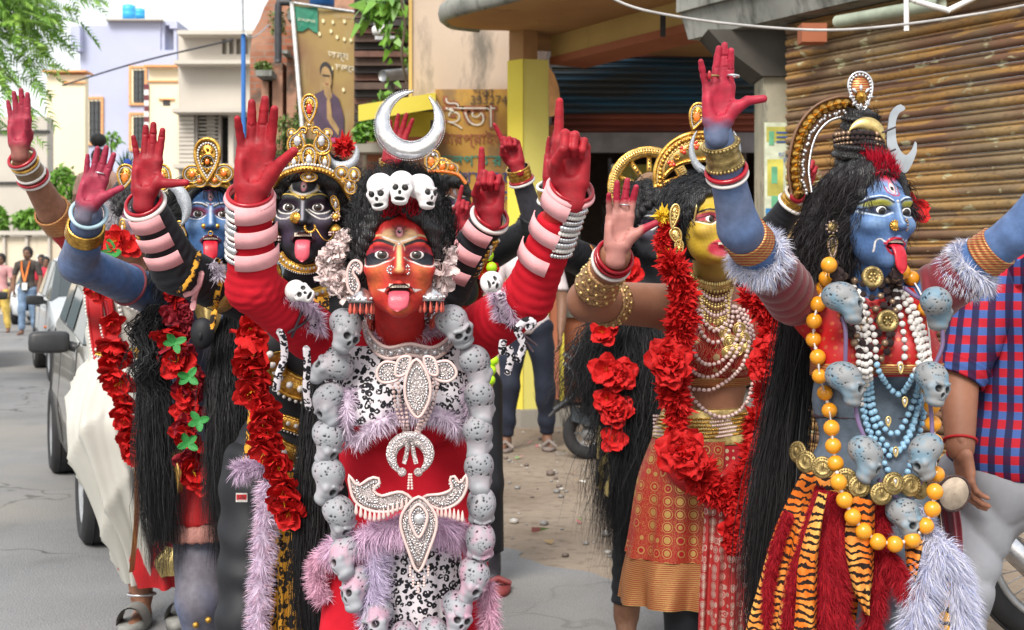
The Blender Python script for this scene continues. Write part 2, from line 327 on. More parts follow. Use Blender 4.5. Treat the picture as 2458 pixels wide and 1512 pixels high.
# ---------------- ground and road
def flat(name, pts, z, m, **k):
    g = Geo(); g.add([(x, y, z) for x, y in pts], [[list(range(len(pts)))]], 0); return g.build(name, m, None, False, kind='structure', **k)
flat('ground', [(-150, -20), (150, -20), (150, 280), (-150, 280)], 0, m_dirt)
_u = A(-.62, 1); _e = A(.62, 5.05)   # the road's kerbless edge runs back along the shop fronts
_edge = [_e+_u*t+A(.09*math.sin(t*2.1)+.06*math.sin(t*5.3)+.035*math.sin(t*13)+.02*math.sin(t*31), 0) for t in np.linspace(-6, 60, 1200)]
flat('road', [tuple(q) for q in _edge if q[1] < 10.6]+[(-2.95, 12), (-3.3, 20), (-3.3, 60), (-90, 60), (-90, -8), (4.3, -8)], .004, m_road)
g = Geo(); n_ = 520; px = RNG.uniform(-.6, 2.2, n_); py = RNG.uniform(5.2, 10.8, n_); ex = .62-.62*(py-5.05); ok = px > ex+.05
for x, y, r in zip(px[ok], py[ok], RNG.gamma(1.3, .0055, ok.sum())+.003): g.ball((x, y, r*.4), (r, r*RNG.uniform(.6, 1.6), r*.5), 5, 3, RNG.integers(0, 3), col=None)
g.build('gravel', [mat('grey_stone', (.25, .24, .23)), mat('brown_stone', (.16, .12, .1)), mat('pale_stone', (.45, .43, .4))], None, kind='stuff', label='loose pebbles and grit scattered over the bare earth')
g = Geo(); k = 40; q = np.stack([RNG.uniform(-.3, 1.7, k), RNG.uniform(6.2, 10, k), np.full(k, .012)], 1)
g.blades(q, np.stack([RNG.uniform(-.09, .09, k), RNG.uniform(-.09, .09, k), RNG.uniform(.004, .02, k)], 1), RNG.uniform(.015, .05, k), 2, mi=0); g.m = [RNG.integers(0, 4, len(x)) for x in g.m]
g.build('litter', [mat('paper_scrap', (.6, .58, .55)), mat('dry_leaf', (.3, .2, .09)), mat('pink_scrap', (.5, .2, .2)), mat('green_scrap', (.2, .34, .12))], None, kind='stuff', label='paper scraps and dry leaves strewn on the dirt')
# ---------------- foliage
def leaves(g, c, r, n, ln, mi=0, flat_=.5):
    p = RNG.normal(size=(n, 3)); p = nrm(p)*RNG.uniform(.35, 1, (n, 1))**.5*A(*np.broadcast_to(r, 3)); p = p[(fnoise(p/np.max(r), 4, n) > -.35)]
    d = nrm(RNG.normal(size=p.shape)+A(0, -.2, -flat_))*ln*RNG.uniform(.6, 1.2, (len(p), 1)); g.blades(p+A(*c), d, ln*.5, 2, bend=A(0, 0, -.25)*ln, mi=mi); return g
def tube_obj(name, pts, r, m, parent, n=8, res=24, **k): g = Geo(); g.tube(path(pts, res), r, n); return g.build(name, m, parent, **k)
# fern-leaved tree top left: trunk stands outside the frame
t = thing('tree', 'feathery green tree hanging into the street from the left edge', 'tree', (-7.4, 13, 0))
g = Geo(); g.tube(path([(-7.4, 13, 0), (-7.3, 13, 2), (-7, 13, 4)], 12), np.linspace(.22, .13, 12), 10)
br = []
for i in range(15):
    a = A(-7.1, 13, 3+.1*i); b = P(RNG.uniform(-160, 95), RNG.uniform(-80, 265), 12.6+RNG.uniform(-.9, .9)); m_ = (a+b)/2+A(0, 0, .5); pp = path([a, m_, b], 14); g.tube(pp, np.linspace(.05, .008, 14), 5, caps=False); br.append(pp)
g.build('trunk', m_bark, t)
g = Geo()
for pp in br:
    for i in range(46):
        o = pp[RNG.integers(5, 14)]+RNG.normal(0, .16, 3); dr = nrm(A(RNG.uniform(.1, 1), RNG.uniform(-.6, .6), RNG.uniform(-.75, .35)))*RNG.uniform(.28, .5); m_ = 15
        s_ = np.linspace(.08, 1, m_)[:, None]; ax = o+dr*s_+A(0, 0, -.12)*s_**2; sd_ = nrm(np.cross(dr, A(*RNG.normal(size=3))+A(0, -1.5, 1)))
        for sg in (-1, 1): g.blades(ax, (sd_*sg*.095*(1-.55*s_)+dr*.12), .02, 2, bend=A(0, 0, -.02), mi=int(RNG.random() < .4))
g.build('crown', [m_leaf, leafmat('leaf_lime', (.27, .46, .06), (.14, .3, .04))], t)
def bush(label, x, y, d, rx, ry, m=m_leaf, ln=.16, n=700, nm='bush'):
    c = P(x, y, d); t = thing(nm, label, 'bush', (c[0], d, 0)); g = Geo(); s_ = d/FPX; leaves(g, (0, 0, 0)+c, (rx*s_, rx*s_*.7, ry*s_), n, ln); g.build('foliage', m, t); tube_obj('stem', [(c[0], d, 0), c], .04, m_bark, t)
bush('tall pale green shrub in front of the cream wall', 148, 450, 41, 42, 55, ln=.22); bush('round bright green bush above the panelled compound wall', 70, 525, 41, 42, 26, ln=.2)
bush('green bush cut by the left edge above the compound wall', -4, 525, 41, 22, 34, ln=.2); bush('small pale green bush behind the peacock feather', 285, 450, 41, 26, 28, ln=.2, n=300)
bush('wispy light green shrub beside the distant bun of hair', 268, 335, 41, 26, 22, ln=.2, n=90)
# ---------------- far buildings
def fbox(g, x0, y0, x1, y1, d, dep=3., mi=0):
    """a block whose front face covers frame px x0..x1, y0..y1 at depth d"""
    a = P(x0, y0, d); b = P(x1, y1, d); g.box(((a[0]+b[0])/2, d+dep/2, (a[2]+b[2])/2), (abs(b[0]-a[0]), dep, abs(a[2]-b[2])), mi=mi); return g
def part(name, m, par, boxes, smooth=False, **k):
    g = Geo()
    for q in boxes: fbox(g, *q)
    return g.build(name, m, par, smooth, **k)
def window(par, x0, y0, x1, y1, d, fr=m_orange, inner=m_cream, t=7, bars=(3, 5), dep=.3, pane=m_glass):
    f = part('window', fr, par, [(x0, y0, x1, y0+t*.7, d-.12, .3), (x0, y1-t*.7, x1, y1, d-.12, .3), (x0, y0+t*.7, x0+t*.7, y1-t*.7, d-.12, .3), (x1-t*.7, y0+t*.7, x1, y1-t*.7, d-.12, .3)])
    if inner: part('reveal', inner, f, [(x0+t*.7, y0+t*.7, x0+t*1.7, y1-t*.7, d-.06, .2), (x0+t*1.7, y0+t*.7, x1-t*.7, y0+t*1.5, d-.06, .2)])
    part('pane', pane, f, [(x0+t*.8, y0+t*.8, x1-t*.8, y1-t*.8, d-.02, .1)])
    bs = [(lerp(x0+t, x1-t, (i+.5)/bars[0])-.6, y0+t, lerp(x0+t, x1-t, (i+.5)/bars[0])+.6, y1-t, d-.08, .04) for i in range(bars[0])]+[(x0+t, lerp(y0+t, y1-t, (i+.5)/bars[1])-.6, x1-t, lerp(y0+t, y1-t, (i+.5)/bars[1])+.6, d-.05, .025) for i in range(bars[1])]
    part('grille', m_iron, f, bs); return f
D = 60; b = thing('apartment_house', 'lilac plastered flats with orange window frames and a blue tank', 'building', (P(300, 0, D)[0], D, 0))
part('wall', m_lilac, b, [(192, 61, 257, 760, D, 2), (257, 48, 385, 760, D, 2.02), (385, 120, 425, 760, D, 1.9), (385, 50, 395, 120, D+.1, 3), (407, 60, 425, 68, D+.1, 3), (417, 68, 424, 120, D+.2, .5), (395, 50, 425, 60, D+.15, 3)])
part('overhang', m_lilac, b, [(169, 62, 192, 116, D-.5, 2), (178, 116, 192, 122, D-.5, 2)]); part('roof_slab', m_grey, b, [(252, 45, 388, 48, D-.4, 3)])
for q in ((309, 158, 352, 252), (309, 270, 352, 362), (203, 232, 247, 348)): window(b, *q, D)
wt = []
for x0, x1, y0 in ((294, 325, 11), (322, 348, 20)):
    c = P((x0+x1)/2, 46, D+1+(x0 > 300)); r_ = (x1-x0)/2*D/FPX; h = (46-y0)*D/FPX; wt.append(([(0, 0), (r_, 0), (r_, h*.3), (r_*1.03, h*.33), (r_, h*.36), (r_, h*.62), (r_*1.03, h*.66), (r_, h*.7), (r_, h*.93), (r_*.6, h), (.01, h)], c))
for i, (pr, c) in enumerate(wt): g = Geo(); g.lathe(pr, c, n=20); g.build('water_tank', m_tank, None, label=('tall blue water tank on the roof of the lilac flats', 'smaller blue water tank half behind the taller one')[i], category='tank') if False else tag(g.build('water_tank', m_tank), ('tall blue water tank on the roof of the lilac flats', 'smaller blue water tank half behind the taller one')[i], 'tank')
D = 52; b = thing('cream_house', 'cream house with orange trim and a maroon and white column', 'building', (P(390, 0, D)[0], D, 0))
part('wall', m_cream, b, [(357, 165, 470, 760, D, 1.5)]); part('cornice', m_orange, b, [(345, 155, 470, 160, D-.4, 6), (352, 193, 470, 196, D-.1, .2)]); part('parapet', m_cream, b, [(352, 160, 470, 165, D-.2, 6)])
for i in range(11): part('band', m_maroon if i % 2 == 0 else m_white, b, [(346, 202+13*i, 356, 215+13*i, D-.1, .5)])
part('vent', m_dark, b, [(391, 241, 408, 253, D-.03, .1)]); part('vent_frame', m_orange, b, [(380, 236, 418, 239, D-.1, .2)]); window(b, 428, 222, 470, 440, D)
D = 46; b = thing('beige_house', 'plain pale beige house wall behind the feathery tree', 'building', (P(150, 0, D)[0], D, 0))
part('wall', m_cream, b, [(112, 180, 204, 760, D, .4)]); part('cornice', m_orange, b, [(100, 168, 206, 172, D-.3, .8), (150, 196, 206, 199, D-.1, .1)])
b = thing('concrete_shed', 'grey concrete shed with dark horizontal bands at far left', 'building', (P(50, 0, 42)[0], 42, 0)); part('wall', m_grey, b, [(-120, 280, 113, 760, 42, .6)]); part('band', m_dark, b, [(-120, 312, 113, 318, 41.9, .3), (-120, 436, 113, 441, 41.9, .3)])
b = thing('compound_wall', 'long beige compound wall of panels between concrete posts', 'wall', (P(60, 0, 38)[0], 38, 0)); part('base_course', m_grey, b, [(-150, 690, 260, 790, 38, .3)])
mp_ = concrete('panel_concrete', (.6, .52, .4), (.68, .6, .47), .7, (.34, .3, .24), .55)
for i in range(7): part('panel', mp_, b, [(-150+54*i, 568, -102+54*i, 690, 38.05, .2)]); part('post', m_grey, b, [(-102+54*i, 562, -96+54*i, 690, 37.95, .35)])
part('coping', m_grey, b, [(-150, 554, 260, 564, 37.85, .5)]); part('notice', m_white, b, [(88, 612, 118, 662, 38.0, .03)]); part('notice_print', mat('faded_print', (.55, .3, .36)), b, [(91+9*i, 616, 97+9*i, 658, 37.98, .01) for i in range(3)])
D = 30; b = thing('concrete_house', 'unpainted grey concrete house with slotted parapet and shuttered window', 'building', (P(510, 0, D)[0], D, 0))
part('wall', m_grey, b, [(428, 150, 620, 270, D, 3), (428, 400, 620, 800, D, 3), (496, 270, 516, 400, D+.1, 6), (428, 270, 445, 400, D+.2, 5), (548, 270, 560, 400, D+.1, .5)])
part('parapet', m_grey, b, [(428, 82, 533, 148, D, .3), (533, 82, 620, 93, D, .3), (533, 130, 620, 148, D, .3)]+[(544+17*i, 93, 550+17*i, 130, D, .3) for i in range(4)])
for q in ((425, 72, 620, 82), (417, 144, 620, 153), (412, 259, 620, 269), (414, 393, 620, 403)): part('ledge', m_grey, b, [(*q, D-.5, 6.4)])
part('opening', m_dark, b, [(445, 270, 620, 400, D+.6, .1)]); f = part('shutter_window', mat('grey_wood', (.2, .18, .16), .7), b, [(468, 269, 474, 400, D, .2), (524, 269, 530, 400, D, .2)])
for i in range(14): part('slat', mat('grey_wood_slat', (.24, .22, .19), .7) if i == 0 else bpy.data.materials['grey_wood_slat'], f, [(474, 272+9*i, 524, 277+9*i, D+.05, .12)])
for i in range(13): part('block', m_grey, b, [(428, 270+10*i, 466, 278.5+10*i, D-.02*(i % 2)+.02, .3)])
t = thing('lamp_pole', 'slim blue painted pole with bare grey upper half', 'pole', (P(584, 0, 15)[0], 15, 0)); tube_obj('shaft', [P(585, 420, 15), P(584, 82, 15)], .026, m_bluepole, t); tube_obj('upper_tube', [P(584, 84, 15), P(581, -60, 15)], .013, m_steel, t); tube_obj('shaft_foot', [P(585, 420, 15), (P(585, 0, 15)[0], 15, 0)], .026, m_bluepole, t)
tube_obj('wire', [P(584, 76, 15), P(600, 90, 15), P(620, 82, 15.2), P(645, 60, 15.5)], .008, m_steel, t); 
o = tube_obj('street_wire', [P(150, 205, 30), P(330, 150, 28), P(560, 95, 26)], .02, m_iron, None); tag(o, 'thin dark wire slanting across the cream and grey houses', 'wire')
# brick ruin
D = 17; b = thing('brick_ruin', 'broken old brick wall with mossy ledges behind the banner', 'building', (P(680, 0, D)[0], D, 0)); g = Geo()
q = [(598, 880), (600, 130), (606, 78), (622, 50), (634, 18), (650, -10), (660, -40), (1000, -40), (1000, 880)]; q = [(P(x, y, D+.5)[0], P(x, y, D+.5)[2]) for x, y in q]; g.prism(q[::-1], (0, D+.5, 0), (1, 0, 0), (0, 0, 1), -1.5); g.build('wall', m_brick, b, False)
for x0, x1, y0, y1 in ((628, 644, 195, 870), (654, 678, 150, 870), (688, 712, 110, 870), (716, 730, 200, 870)): part('pier', m_brick, b, [(x0, y0, x1, y1, D, .5)])
for q in ((614, 168, 652, 182), (690, 25, 726, 48), (676, 120, 690, 128)): part('ledge', m_slab, b, [(*q, D-.35, .9)])
g = Geo()
for x, y, rx, ry, n in ((632, 160, 22, 14, 500), (665, 55, 22, 40, 200), (708, 30, 20, 14, 250), (722, 110, 12, 70, 300), (735, 280, 30, 60, 700), (700, 300, 40, 30, 400), (700, 350, 60, 40, 700)): leaves(g, P(x, y, D-.15), (rx*D/FPX, .1, ry*D/FPX), n, .05)
g.build('moss', [m_moss], b, kind='stuff'); tube_obj('pipe', [P(668, 150, D-.3), P(668, 20, D-.3), P(674, 6, D-.3), P(700, 6, D-.3)], .045, m_iron, b)
# timber shack
D = 13.5; b = thing('timber_shack', 'dark shack of weathered horizontal boards beside the banner', 'building', (P(920, 0, D)[0], D, 0)); mwd = [mat('board_'+s, c, .85, sc=8, bump=.5, bsc=25, bd=.01) for s, c in (('brown', (.1, .065, .05)), ('black', (.035, .03, .028)), ('red', (.15, .075, .055)))]
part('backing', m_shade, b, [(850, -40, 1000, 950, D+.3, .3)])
for i in range(17): part('board', mwd[(i*7) % 3], b, [(850, -30+19*i, 1000, -14+19*i-(i % 3), D+.06*((i*5) % 4), .1)])
part('shelf', m_steel, b, [(900, 86, 956, 95, D-.1, .1)])
for i, (x, y) in enumerate(((911, 62), (1003, 66))): g = Geo(); g.lathe([(.01, .1), (.045, .09), (.055, .03), (.05, 0), (.075, -.02), (.075, -.06), (.06, -.09), (.01, -.09)], P(x, y, 13.0-.8*i), n=16); g.build('insulator', m_white, b)
t = thing('drain_pipe', 'stubby grey pipe elbow jutting from the shack wall', 'pipe', P(930, 200, 12.8)); tube_obj('pipe_mouth', [P(918, 182, 12.6), P(985, 176, 12.9)], .055, m_steel, t, n=14); tube_obj('strut', [P(934, 186, 12.8), P(944, 230, 13.0)], .035, m_slab, t)
t = thing('vine', 'bright leafy vine hanging down beside the plaster wall', 'plant', P(955, 250, 12.3)); tube_obj('stem', [P(960, -20, 12.2), P(972, 60, 12.2), P(964, 130, 12.2), P(976, 200, 12.3)], .012, m_bark, t); g = Geo()
for x, y, n, s_ in ((900, 8, 26, .17), (945, 5, 26, .17), (880, 25, 10, .18), (948, 95, 14, .12), (968, 60, 14, .1), (935, 80, 10, .12), (970, 130, 16, .1), (920, 215, 8, .1), (935, 220, 6, .1)):
    p = P(x, y, 12.3)+RNG.normal(0, .05, (n, 3)); dd = nrm(RNG.normal(0, .5, (n, 3))+A(0, -.3, -1))*s_*RNG.uniform(.7, 1.2, (n, 1)); g = Geo(); g.blades(p, dd, s_*.55, 4, mi=0); g.build('leaf_spray', m_leaf, t)['kind'] = 'stuff'
bush('dark green creeper beneath the yellow awning slab', 900, 285, 12.4, 36, 45, m_leafd, .07, 900, 'creeper'); bush('sunlit green weeds beside the shack wall', 880, 320, 12.0, 32, 24, m_leaf, .07, 500, 'weeds')
# banner
def text(body, par, o, ux, uy, size, m, name='lettering', th=.004, off=0, shear=0):
    c = bpy.data.curves.new(name, 'FONT'); c.body = body; c.size = 1; c.extrude = 0; c.offset = off; c.resolution_u = 3; c.shear = shear; ob = bpy.data.objects.new(name, c); COL.objects.link(ob)
    me = bpy.data.meshes.new_from_object(ob.evaluated_get(bpy.context.evaluated_depsgraph_get())); bpy.data.objects.remove(ob)
    v = np.zeros(len(me.vertices)*3); me.vertices.foreach_get('co', v); v = v.reshape(-1, 3)
    ux = nrm(ux); nz = nrm(np.cross(A(*ux), A(*uy))); uy = nrm(uy); V = A(*o)+(v[:, :1]*ux+v[:, 1:2]*uy)*size+nz*th; me.vertices.foreach_set('co', V.astype(np.float32).ravel()); me.materials.clear(); me.materials.append(m); me.update(); return obj(name, me, par)
D = 14.4; t = thing('advertising_banner', 'brown cloth banner with Bengali words and a man greeting with joined palms', 'banner', P(790, 330, D)); BX, BY = P(861, 30, D)-P(702, 8, D), P(722, 330, D)-P(702, 8, D)
def bp(u, v, k=0): return P(702, 8, D)+BX*u+BY*v+A(0, -.004*k, 0)+A(0, .03*math.sin(u*5), 0)
def bmat():
    n = N('banner_print'); co = n.co(); f = n.noise(.9, det=4); c = n.mix(n.ramp(f, (.4, 0), (.6, 1)), (.3, .2, .055), (.2, .095, .045)); return n.out(n.mix(n.ramp(n.noise(3, n.co((3, 3, .6)), 4), (.55, 0), (.7, .5)), c, (.33, .27, .12)), .5)
g = Geo(); U = np.linspace(0, 1, 9); g.grid(np.array([[bp(u, v) for v in (0, .5, 1)] for u in U])); g.build('cloth', bmat(), t)
def flatshape(name, pts, m, k): g = Geo(); g.add([bp(u, v, k) for u, v in pts], [[list(range(len(pts)))]]); g.build(name, m, t, False)
ell2 = lambda cx, cy, rx, ry, n=20: [(cx+rx*math.cos(a), cy+ry*math.sin(a)) for a in np.linspace(0, 2*PI, n, endpoint=False)]
flatshape('green_flag', [(.03, .02), (.38, .005), (.36, .2), (.3, .19), (.22, .165), (.13, .2), (.05, .205)], mat('banner_green', (.015, .2, .12), .5), 6); mcr = mat('banner_cream', (.6, .55, .42), .5)
text('SHALIMAR', t, bp(.07, .125, 9), BX, -BY, .042, mcr); text('www.shalimar', t, bp(.62, .06, 9), BX, -BY, .04, mat('banner_pale', (.4, .3, .22))); text('অন্য \u09bfকছু', t, bp(.5, .37, 9), BX, -BY, .105, mcr, off=.012); text('চল\u09c7ব না', t, bp(.6, .46, 9), BX, -BY, .105, mcr, off=.012)
flatshape('printed_jacket', [(.22, .95), (.2, .75), (.25, .66), (.38, .62), (.5, .62), (.62, .67), (.68, .8), (.66, .97)], mat('banner_purple', (.06, .03, .065)), 6); flatshape('printed_hair', ell2(.45, .48, .1, .075), mat('banner_black', (.015, .012, .012)), 6)
mfl = mat('banner_skin', (.32, .2, .08)); flatshape('printed_face', ell2(.445, .525, .083, .085), mfl, 8); flatshape('printed_neck', [(.4, .58), (.5, .58), (.52, .66), (.46, .7), (.4, .65)], mfl, 8); flatshape('printed_palms', [(.42, .83), (.43, .7), (.46, .67), (.49, .7), (.5, .83), (.46, .86)], mfl, 10); flatshape('printed_arm', [(.48, .8), (.6, .9), (.58, .95), (.45, .86)], mfl, 10)
flatshape('printed_brows', [(.39, .503), (.5, .503), (.5, .513), (.39, .513)], bpy.data.materials['banner_black'], 10); flatshape('printed_mouth', [(.42, .565), (.475, .565), (.46, .575), (.43, .575)], mat('banner_lip', (.25, .07, .05)), 10)
flatshape('pink_block', [(.4, .97), (.78, .97), (.74, 1.0), (.4, 1.0)], mat('banner_pink', (.5, .05, .16)), 8); flatshape('teal_block', [(.78, .97), (.9, .98), (.9, 1.0), (.75, 1.0)], mat('banner_teal', (.03, .25, .3)), 8)
for u, v in ((.45, .1), (.6, .1), (.78, .085), (.95, .08), (.38, .2), (.56, .17), (.65, .21), (.76, .22), (.86, .22), (.54, .45), (.7, .6)): flatshape('light_spot', ell2(u, v, .022, .016, 10), mat('banner_spot', (.75, .68, .4)) if 'banner_spot' not in bpy.data.materials else bpy.data.materials['banner_spot'], 5)
tube_obj('pole', [P(700, 4, D-.05), P(735, 420, D-.05)], .022, m_white, t); tube_obj('top_bar', [P(700, 6, D-.03), P(862, 30, D-.03)], .015, m_steel, t)
o = thing('blue_drum', 'blue plastic drum showing above the top of the banner', 'drum', P(775, 12, 15)); g = Geo(); g.lathe([(.01, 0), (.14, 0), (.14, .3), (.01, .3)], P(773, 14, 15)); g.build('shell', m_bluepole, o)
# ---------------- shop row on the right
b = thing('plaster_house', 'stained beige plaster house wall with painted Bengali shop notice', 'building', (-.4, 11.6, 0)); D = 11.6
part('wall', m_pink, b, [(985, -60, 1240, 1010, D, 2)]); part('corner_strip', m_beam, b, [(981, -60, 989, 300, D-.03, .1)])
def signmat():
    n = N('ochre_signboard'); f = n.noise(3.2, det=6); c = n.mix(n.ramp(f, (.4, 0), (.6, 1)), (.46, .27, .06), (.38, .2, .055)); z = n.sep(n.co())[2]
    c = n.mix(n.ramp(n.noise(4.5, n.co((1, 1, .6)), 6), (.5, 0), (.62, .85)), c, (.2, .13, .07)); return n.out(c, .75, spec=.2)
part('signboard', signmat(), b, [(1045, 214, 1219, 700, D-.03, .06)])
sx, sz = A(1, 0, 0), A(0, 0, 1); mtw = mat('sign_white', (.62, .58, .5)); mtg = mat('sign_green', (.02, .2, .15)); mtb = mat('sign_blue', (.03, .05, .22)); mtr = mat('sign_redbrown', (.28, .08, .03)); mtk = mat('sign_brown', (.1, .06, .03))
def sg(txt, x, y, px, m, off=0, k=1): text(txt, b, P(x, y, D-.036-.003*k), sx, sz, px*D/FPX*1.25, m, off=off)
sg('33327461', 1128, 250, 24, mtk); sg('সুকা', 1136, 232, 22, mtk); sg('ইভা', 1066, 308, 66, mtr, .03, 0); sg('ইভা', 1069, 306, 63, mtw, -.014, 2); sg('টারপ্রাইজ', 1060, 345, 28, mtr, .01); sg('শালপাতার থালা', 1050, 398, 29, mtg, .012); sg('শালপাতার \u09c7সলাই', 1044, 438, 29, mtb, .012); sg('শালপাতা \u09c7স\u09bfটং', 1056, 482, 29, mtb, .012); sg('বাটি \u09bfবকর', 1060, 528, 29, mtb, .012)
b = thing('yellow_awning', 'small yellow concrete awning slab over a yellow stall wall', 'awning', P(950, 300, 11.3)); a_ = [P(860, 252, 10.6), P(1046, 222, 10.9), P(1046, 225, 11.9), P(900, 248, 11.9)]; g = Geo(); lo_ = [q+A(0, 0, -.13) for q in a_]; g.hexa(lo_, a_); g.build('slab', m_ybrt, b, False)
part('stall_wall', m_ybrt, b, [(925, 268, 1046, 328, 11.5, .2)]); part('ledge', m_redwall, b, [(905, 328, 1046, 340, 11.3, .3)]); part('lower_wall', m_brick, b, [(880, 340, 1046, 1005, 11.45, .2)]); part('counter', m_plinth, b, [(846, 345, 930, 365, 11.2, .3)]); part('vent_flap', m_iron, b, [(1033, 288, 1052, 320, 11.3, .05)])
b = thing('yellow_pillar', 'square lime yellow pillar under the ochre canopy beam', 'pillar', P(1260, 1000, 11)); cz = A(0, 0, 1); z0 = 0.; z1 = P(0, 141, 11)[2]
def colm(name, m, xs, za, zb, par=b, dep=11.0):
    """xs = frame x of left edge, front arris, right edge; the pillar is turned so its arris faces us"""
    a_, c_, e_ = P(xs[0], 0, dep+.12), P(xs[1], 0, dep), P(xs[2], 0, dep+.06); d_ = a_+e_-c_+A(0, .2, 0); q = [A(p[0], p[1], 0) for p in (c_, e_, d_, a_)]; g = Geo(); g.hexa([p+cz*za for p in q], [p+cz*zb for p in q], 0); return g.build(name, m, par, False)
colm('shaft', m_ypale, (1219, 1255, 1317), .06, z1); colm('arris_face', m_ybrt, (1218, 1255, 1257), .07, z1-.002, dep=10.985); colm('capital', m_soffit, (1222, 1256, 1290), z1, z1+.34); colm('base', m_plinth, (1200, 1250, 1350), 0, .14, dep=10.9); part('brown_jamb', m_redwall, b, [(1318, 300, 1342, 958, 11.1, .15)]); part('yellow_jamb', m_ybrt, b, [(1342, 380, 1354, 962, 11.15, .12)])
g = Geo(); q = [(1317, 160), (1331, 180), (1341, 210), (1344, 235), (1336, 268), (1330, 278), (1318, 281)]; g.prism([(P(x, y, 10.95)[0], P(x, y, 10.95)[2]) for x, y in q][::-1], (0, 10.95, 0), (1, 0, 0), (0, 0, 1), .012); o = g.build('torn_board', mat('orange_board', (.55, .27, .09), .6), None, False); tag(o, 'torn piece of orange board fixed on the yellow pillar', 'board')
# canopy, beam
b = thing('ochre_canopy', 'ochre concrete canopy with rounded corner and deep beam below', 'canopy', (0, 11, 0)); zc = 3.27; g = Geo()
def atz(x, y, z): d = (z-CAMZ)*FPX/(645-y); return P(x, y, d)
q = [atz(1225, 74, zc), atz(1150, 72, zc), atz(1088, 65, zc), atz(1068, 55, zc), atz(1066, 48, zc), atz(1085, 38, zc), atz(1150, 20, zc), atz(1230, 0, zc), atz(1330, -30, zc), atz(1560, -90, zc), (3.4, 9.5, zc), (2.2, 12.5, zc), (-.02, 12, zc)]
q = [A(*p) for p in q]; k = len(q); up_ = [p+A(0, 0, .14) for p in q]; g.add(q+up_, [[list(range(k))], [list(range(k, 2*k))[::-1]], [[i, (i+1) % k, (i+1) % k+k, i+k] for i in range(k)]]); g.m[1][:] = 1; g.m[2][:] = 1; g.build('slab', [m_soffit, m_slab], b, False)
g = Geo(); rim = path([p+A(0, 0, .06) for p in q[1:9]], 40); g.tube(rim, .045, 8, sx=1.8); g.build('rim', m_slab, b)
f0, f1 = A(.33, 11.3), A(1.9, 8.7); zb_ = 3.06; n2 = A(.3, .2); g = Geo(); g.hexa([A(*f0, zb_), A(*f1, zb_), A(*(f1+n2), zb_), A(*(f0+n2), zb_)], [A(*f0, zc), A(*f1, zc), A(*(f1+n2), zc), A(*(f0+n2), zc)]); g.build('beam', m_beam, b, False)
g = Geo(); g.hexa([A(*(f0-n2*.04), zb_-.03), A(*(f1-n2*.04), zb_-.03), A(*(f1+n2), zb_-.03), A(*(f0+n2), zb_-.03)], [A(*(f0-n2*.04), zb_+.03), A(*(f1-n2*.04), zb_+.03), A(*(f1+n2), zb_), A(*(f0+n2), zb_)]); g.build('beam_edge', m_redwall, b, False); part('beam_stain', m_dark, b, [(1585, 30, 1598, 88, 9.78, .01)])
# blue and red roller shutter, dark shop behind
def shutmat(name, kind):
    n = N(name); n.obj = n.new('NewGeometry').outputs['Position']
    if kind == 'blue': c = n.mix(n.ramp(n.noise(1.6, n.co((.5, .5, 4)), 4), (.4, 0), (.6, 1)), (.05, .055, .055), (.025, .085, .15))
    elif kind == 'red': c = n.mix(n.ramp(n.noise(2, n.co((.5, .5, 3)), 4), (.4, 0), (.6, 1)), (.13, .04, .03), (.23, .065, .04))
    else:
        f = n.noise(1.6, n.co((1.2, 1.2, 11)), 1, .4); c = n.mix(n.ramp(f, (.48, 0), (.5, 1)), (.3, .165, .055), (.15, .08, .05)); c = n.mix(n.ramp(n.noise(.8, n.co((1, 1, 1.4)), 4), (.46, 0), (.62, .6)), c, (.25, .205, .115)); c = n.mix(n.ramp(n.noise(7, n.co((1, 1, 2.2)), 3), (.64, 0), (.66, .9)), c, (.42, .4, .25)); c = n.mix(n.ramp(n.noise(30, n.co((1, 1, 3)), 4), (.52, 0), (.7, .7)), c, (.1, .065, .035)); c = n.mix(n.ramp(n.noise(1.5, n.co((2, 2, .5)), 5), (.5, 0), (.66, .55)), c, (.13, .1, .06))
    n.bump(n.noise(14), .35, .01); return n.out(c, .78, .0, .2)
def slatmesh(name, L, h, ux, m, k=6):
    pr = [(.012, 0), (-.006, h*.1), (-.014, h*.3), (-.014, h*.5), (-.006, h*.62), (.004, h*.66), (.004, h*.74), (-.006, h*.8), (-.004, h*.9), (.014, h*.96), (.016, h)]
    nn = A(-ux[1], ux[0], 0)*-1; g = Geo(); G_ = np.array([[A(ux[0], ux[1], 0)*L*s_-(-nn)*0+nn*(-a)+A(0, 0, z) for a, z in pr] for s_ in np.linspace(0, 1, k)]); g.grid(G_); return g.mesh(name, m)
b = thing('shop_shutter', 'half raised roller shutter with blue slats over rust red slats', 'shutter', P(1580, 400, 12.4)); D = 12.4; h = 15.2*D/FPX; mb, mr = shutmat('shutter_blue', 'blue'), shutmat('shutter_red', 'red'); sm = slatmesh('shutter_slat', P(1905, 0, D)[0]-P(1325, 0, D)[0], h, (1, 0), mb); lo = P(1325, 318, D)
for i in range(12): inst('slat', sm, lo+A(0, 0, h*i), parent=b, mat=mr if i < 3 else mb)
part('bottom_rail', mat('rail_grey', (.2, .19, .2), .5, .3, sc=5), b, [(1325, 318, 1905, 366, D-.03, .06)]); part('lintel', mr, b, [(1325, 60, 1905, 136, D-.02, .3)])
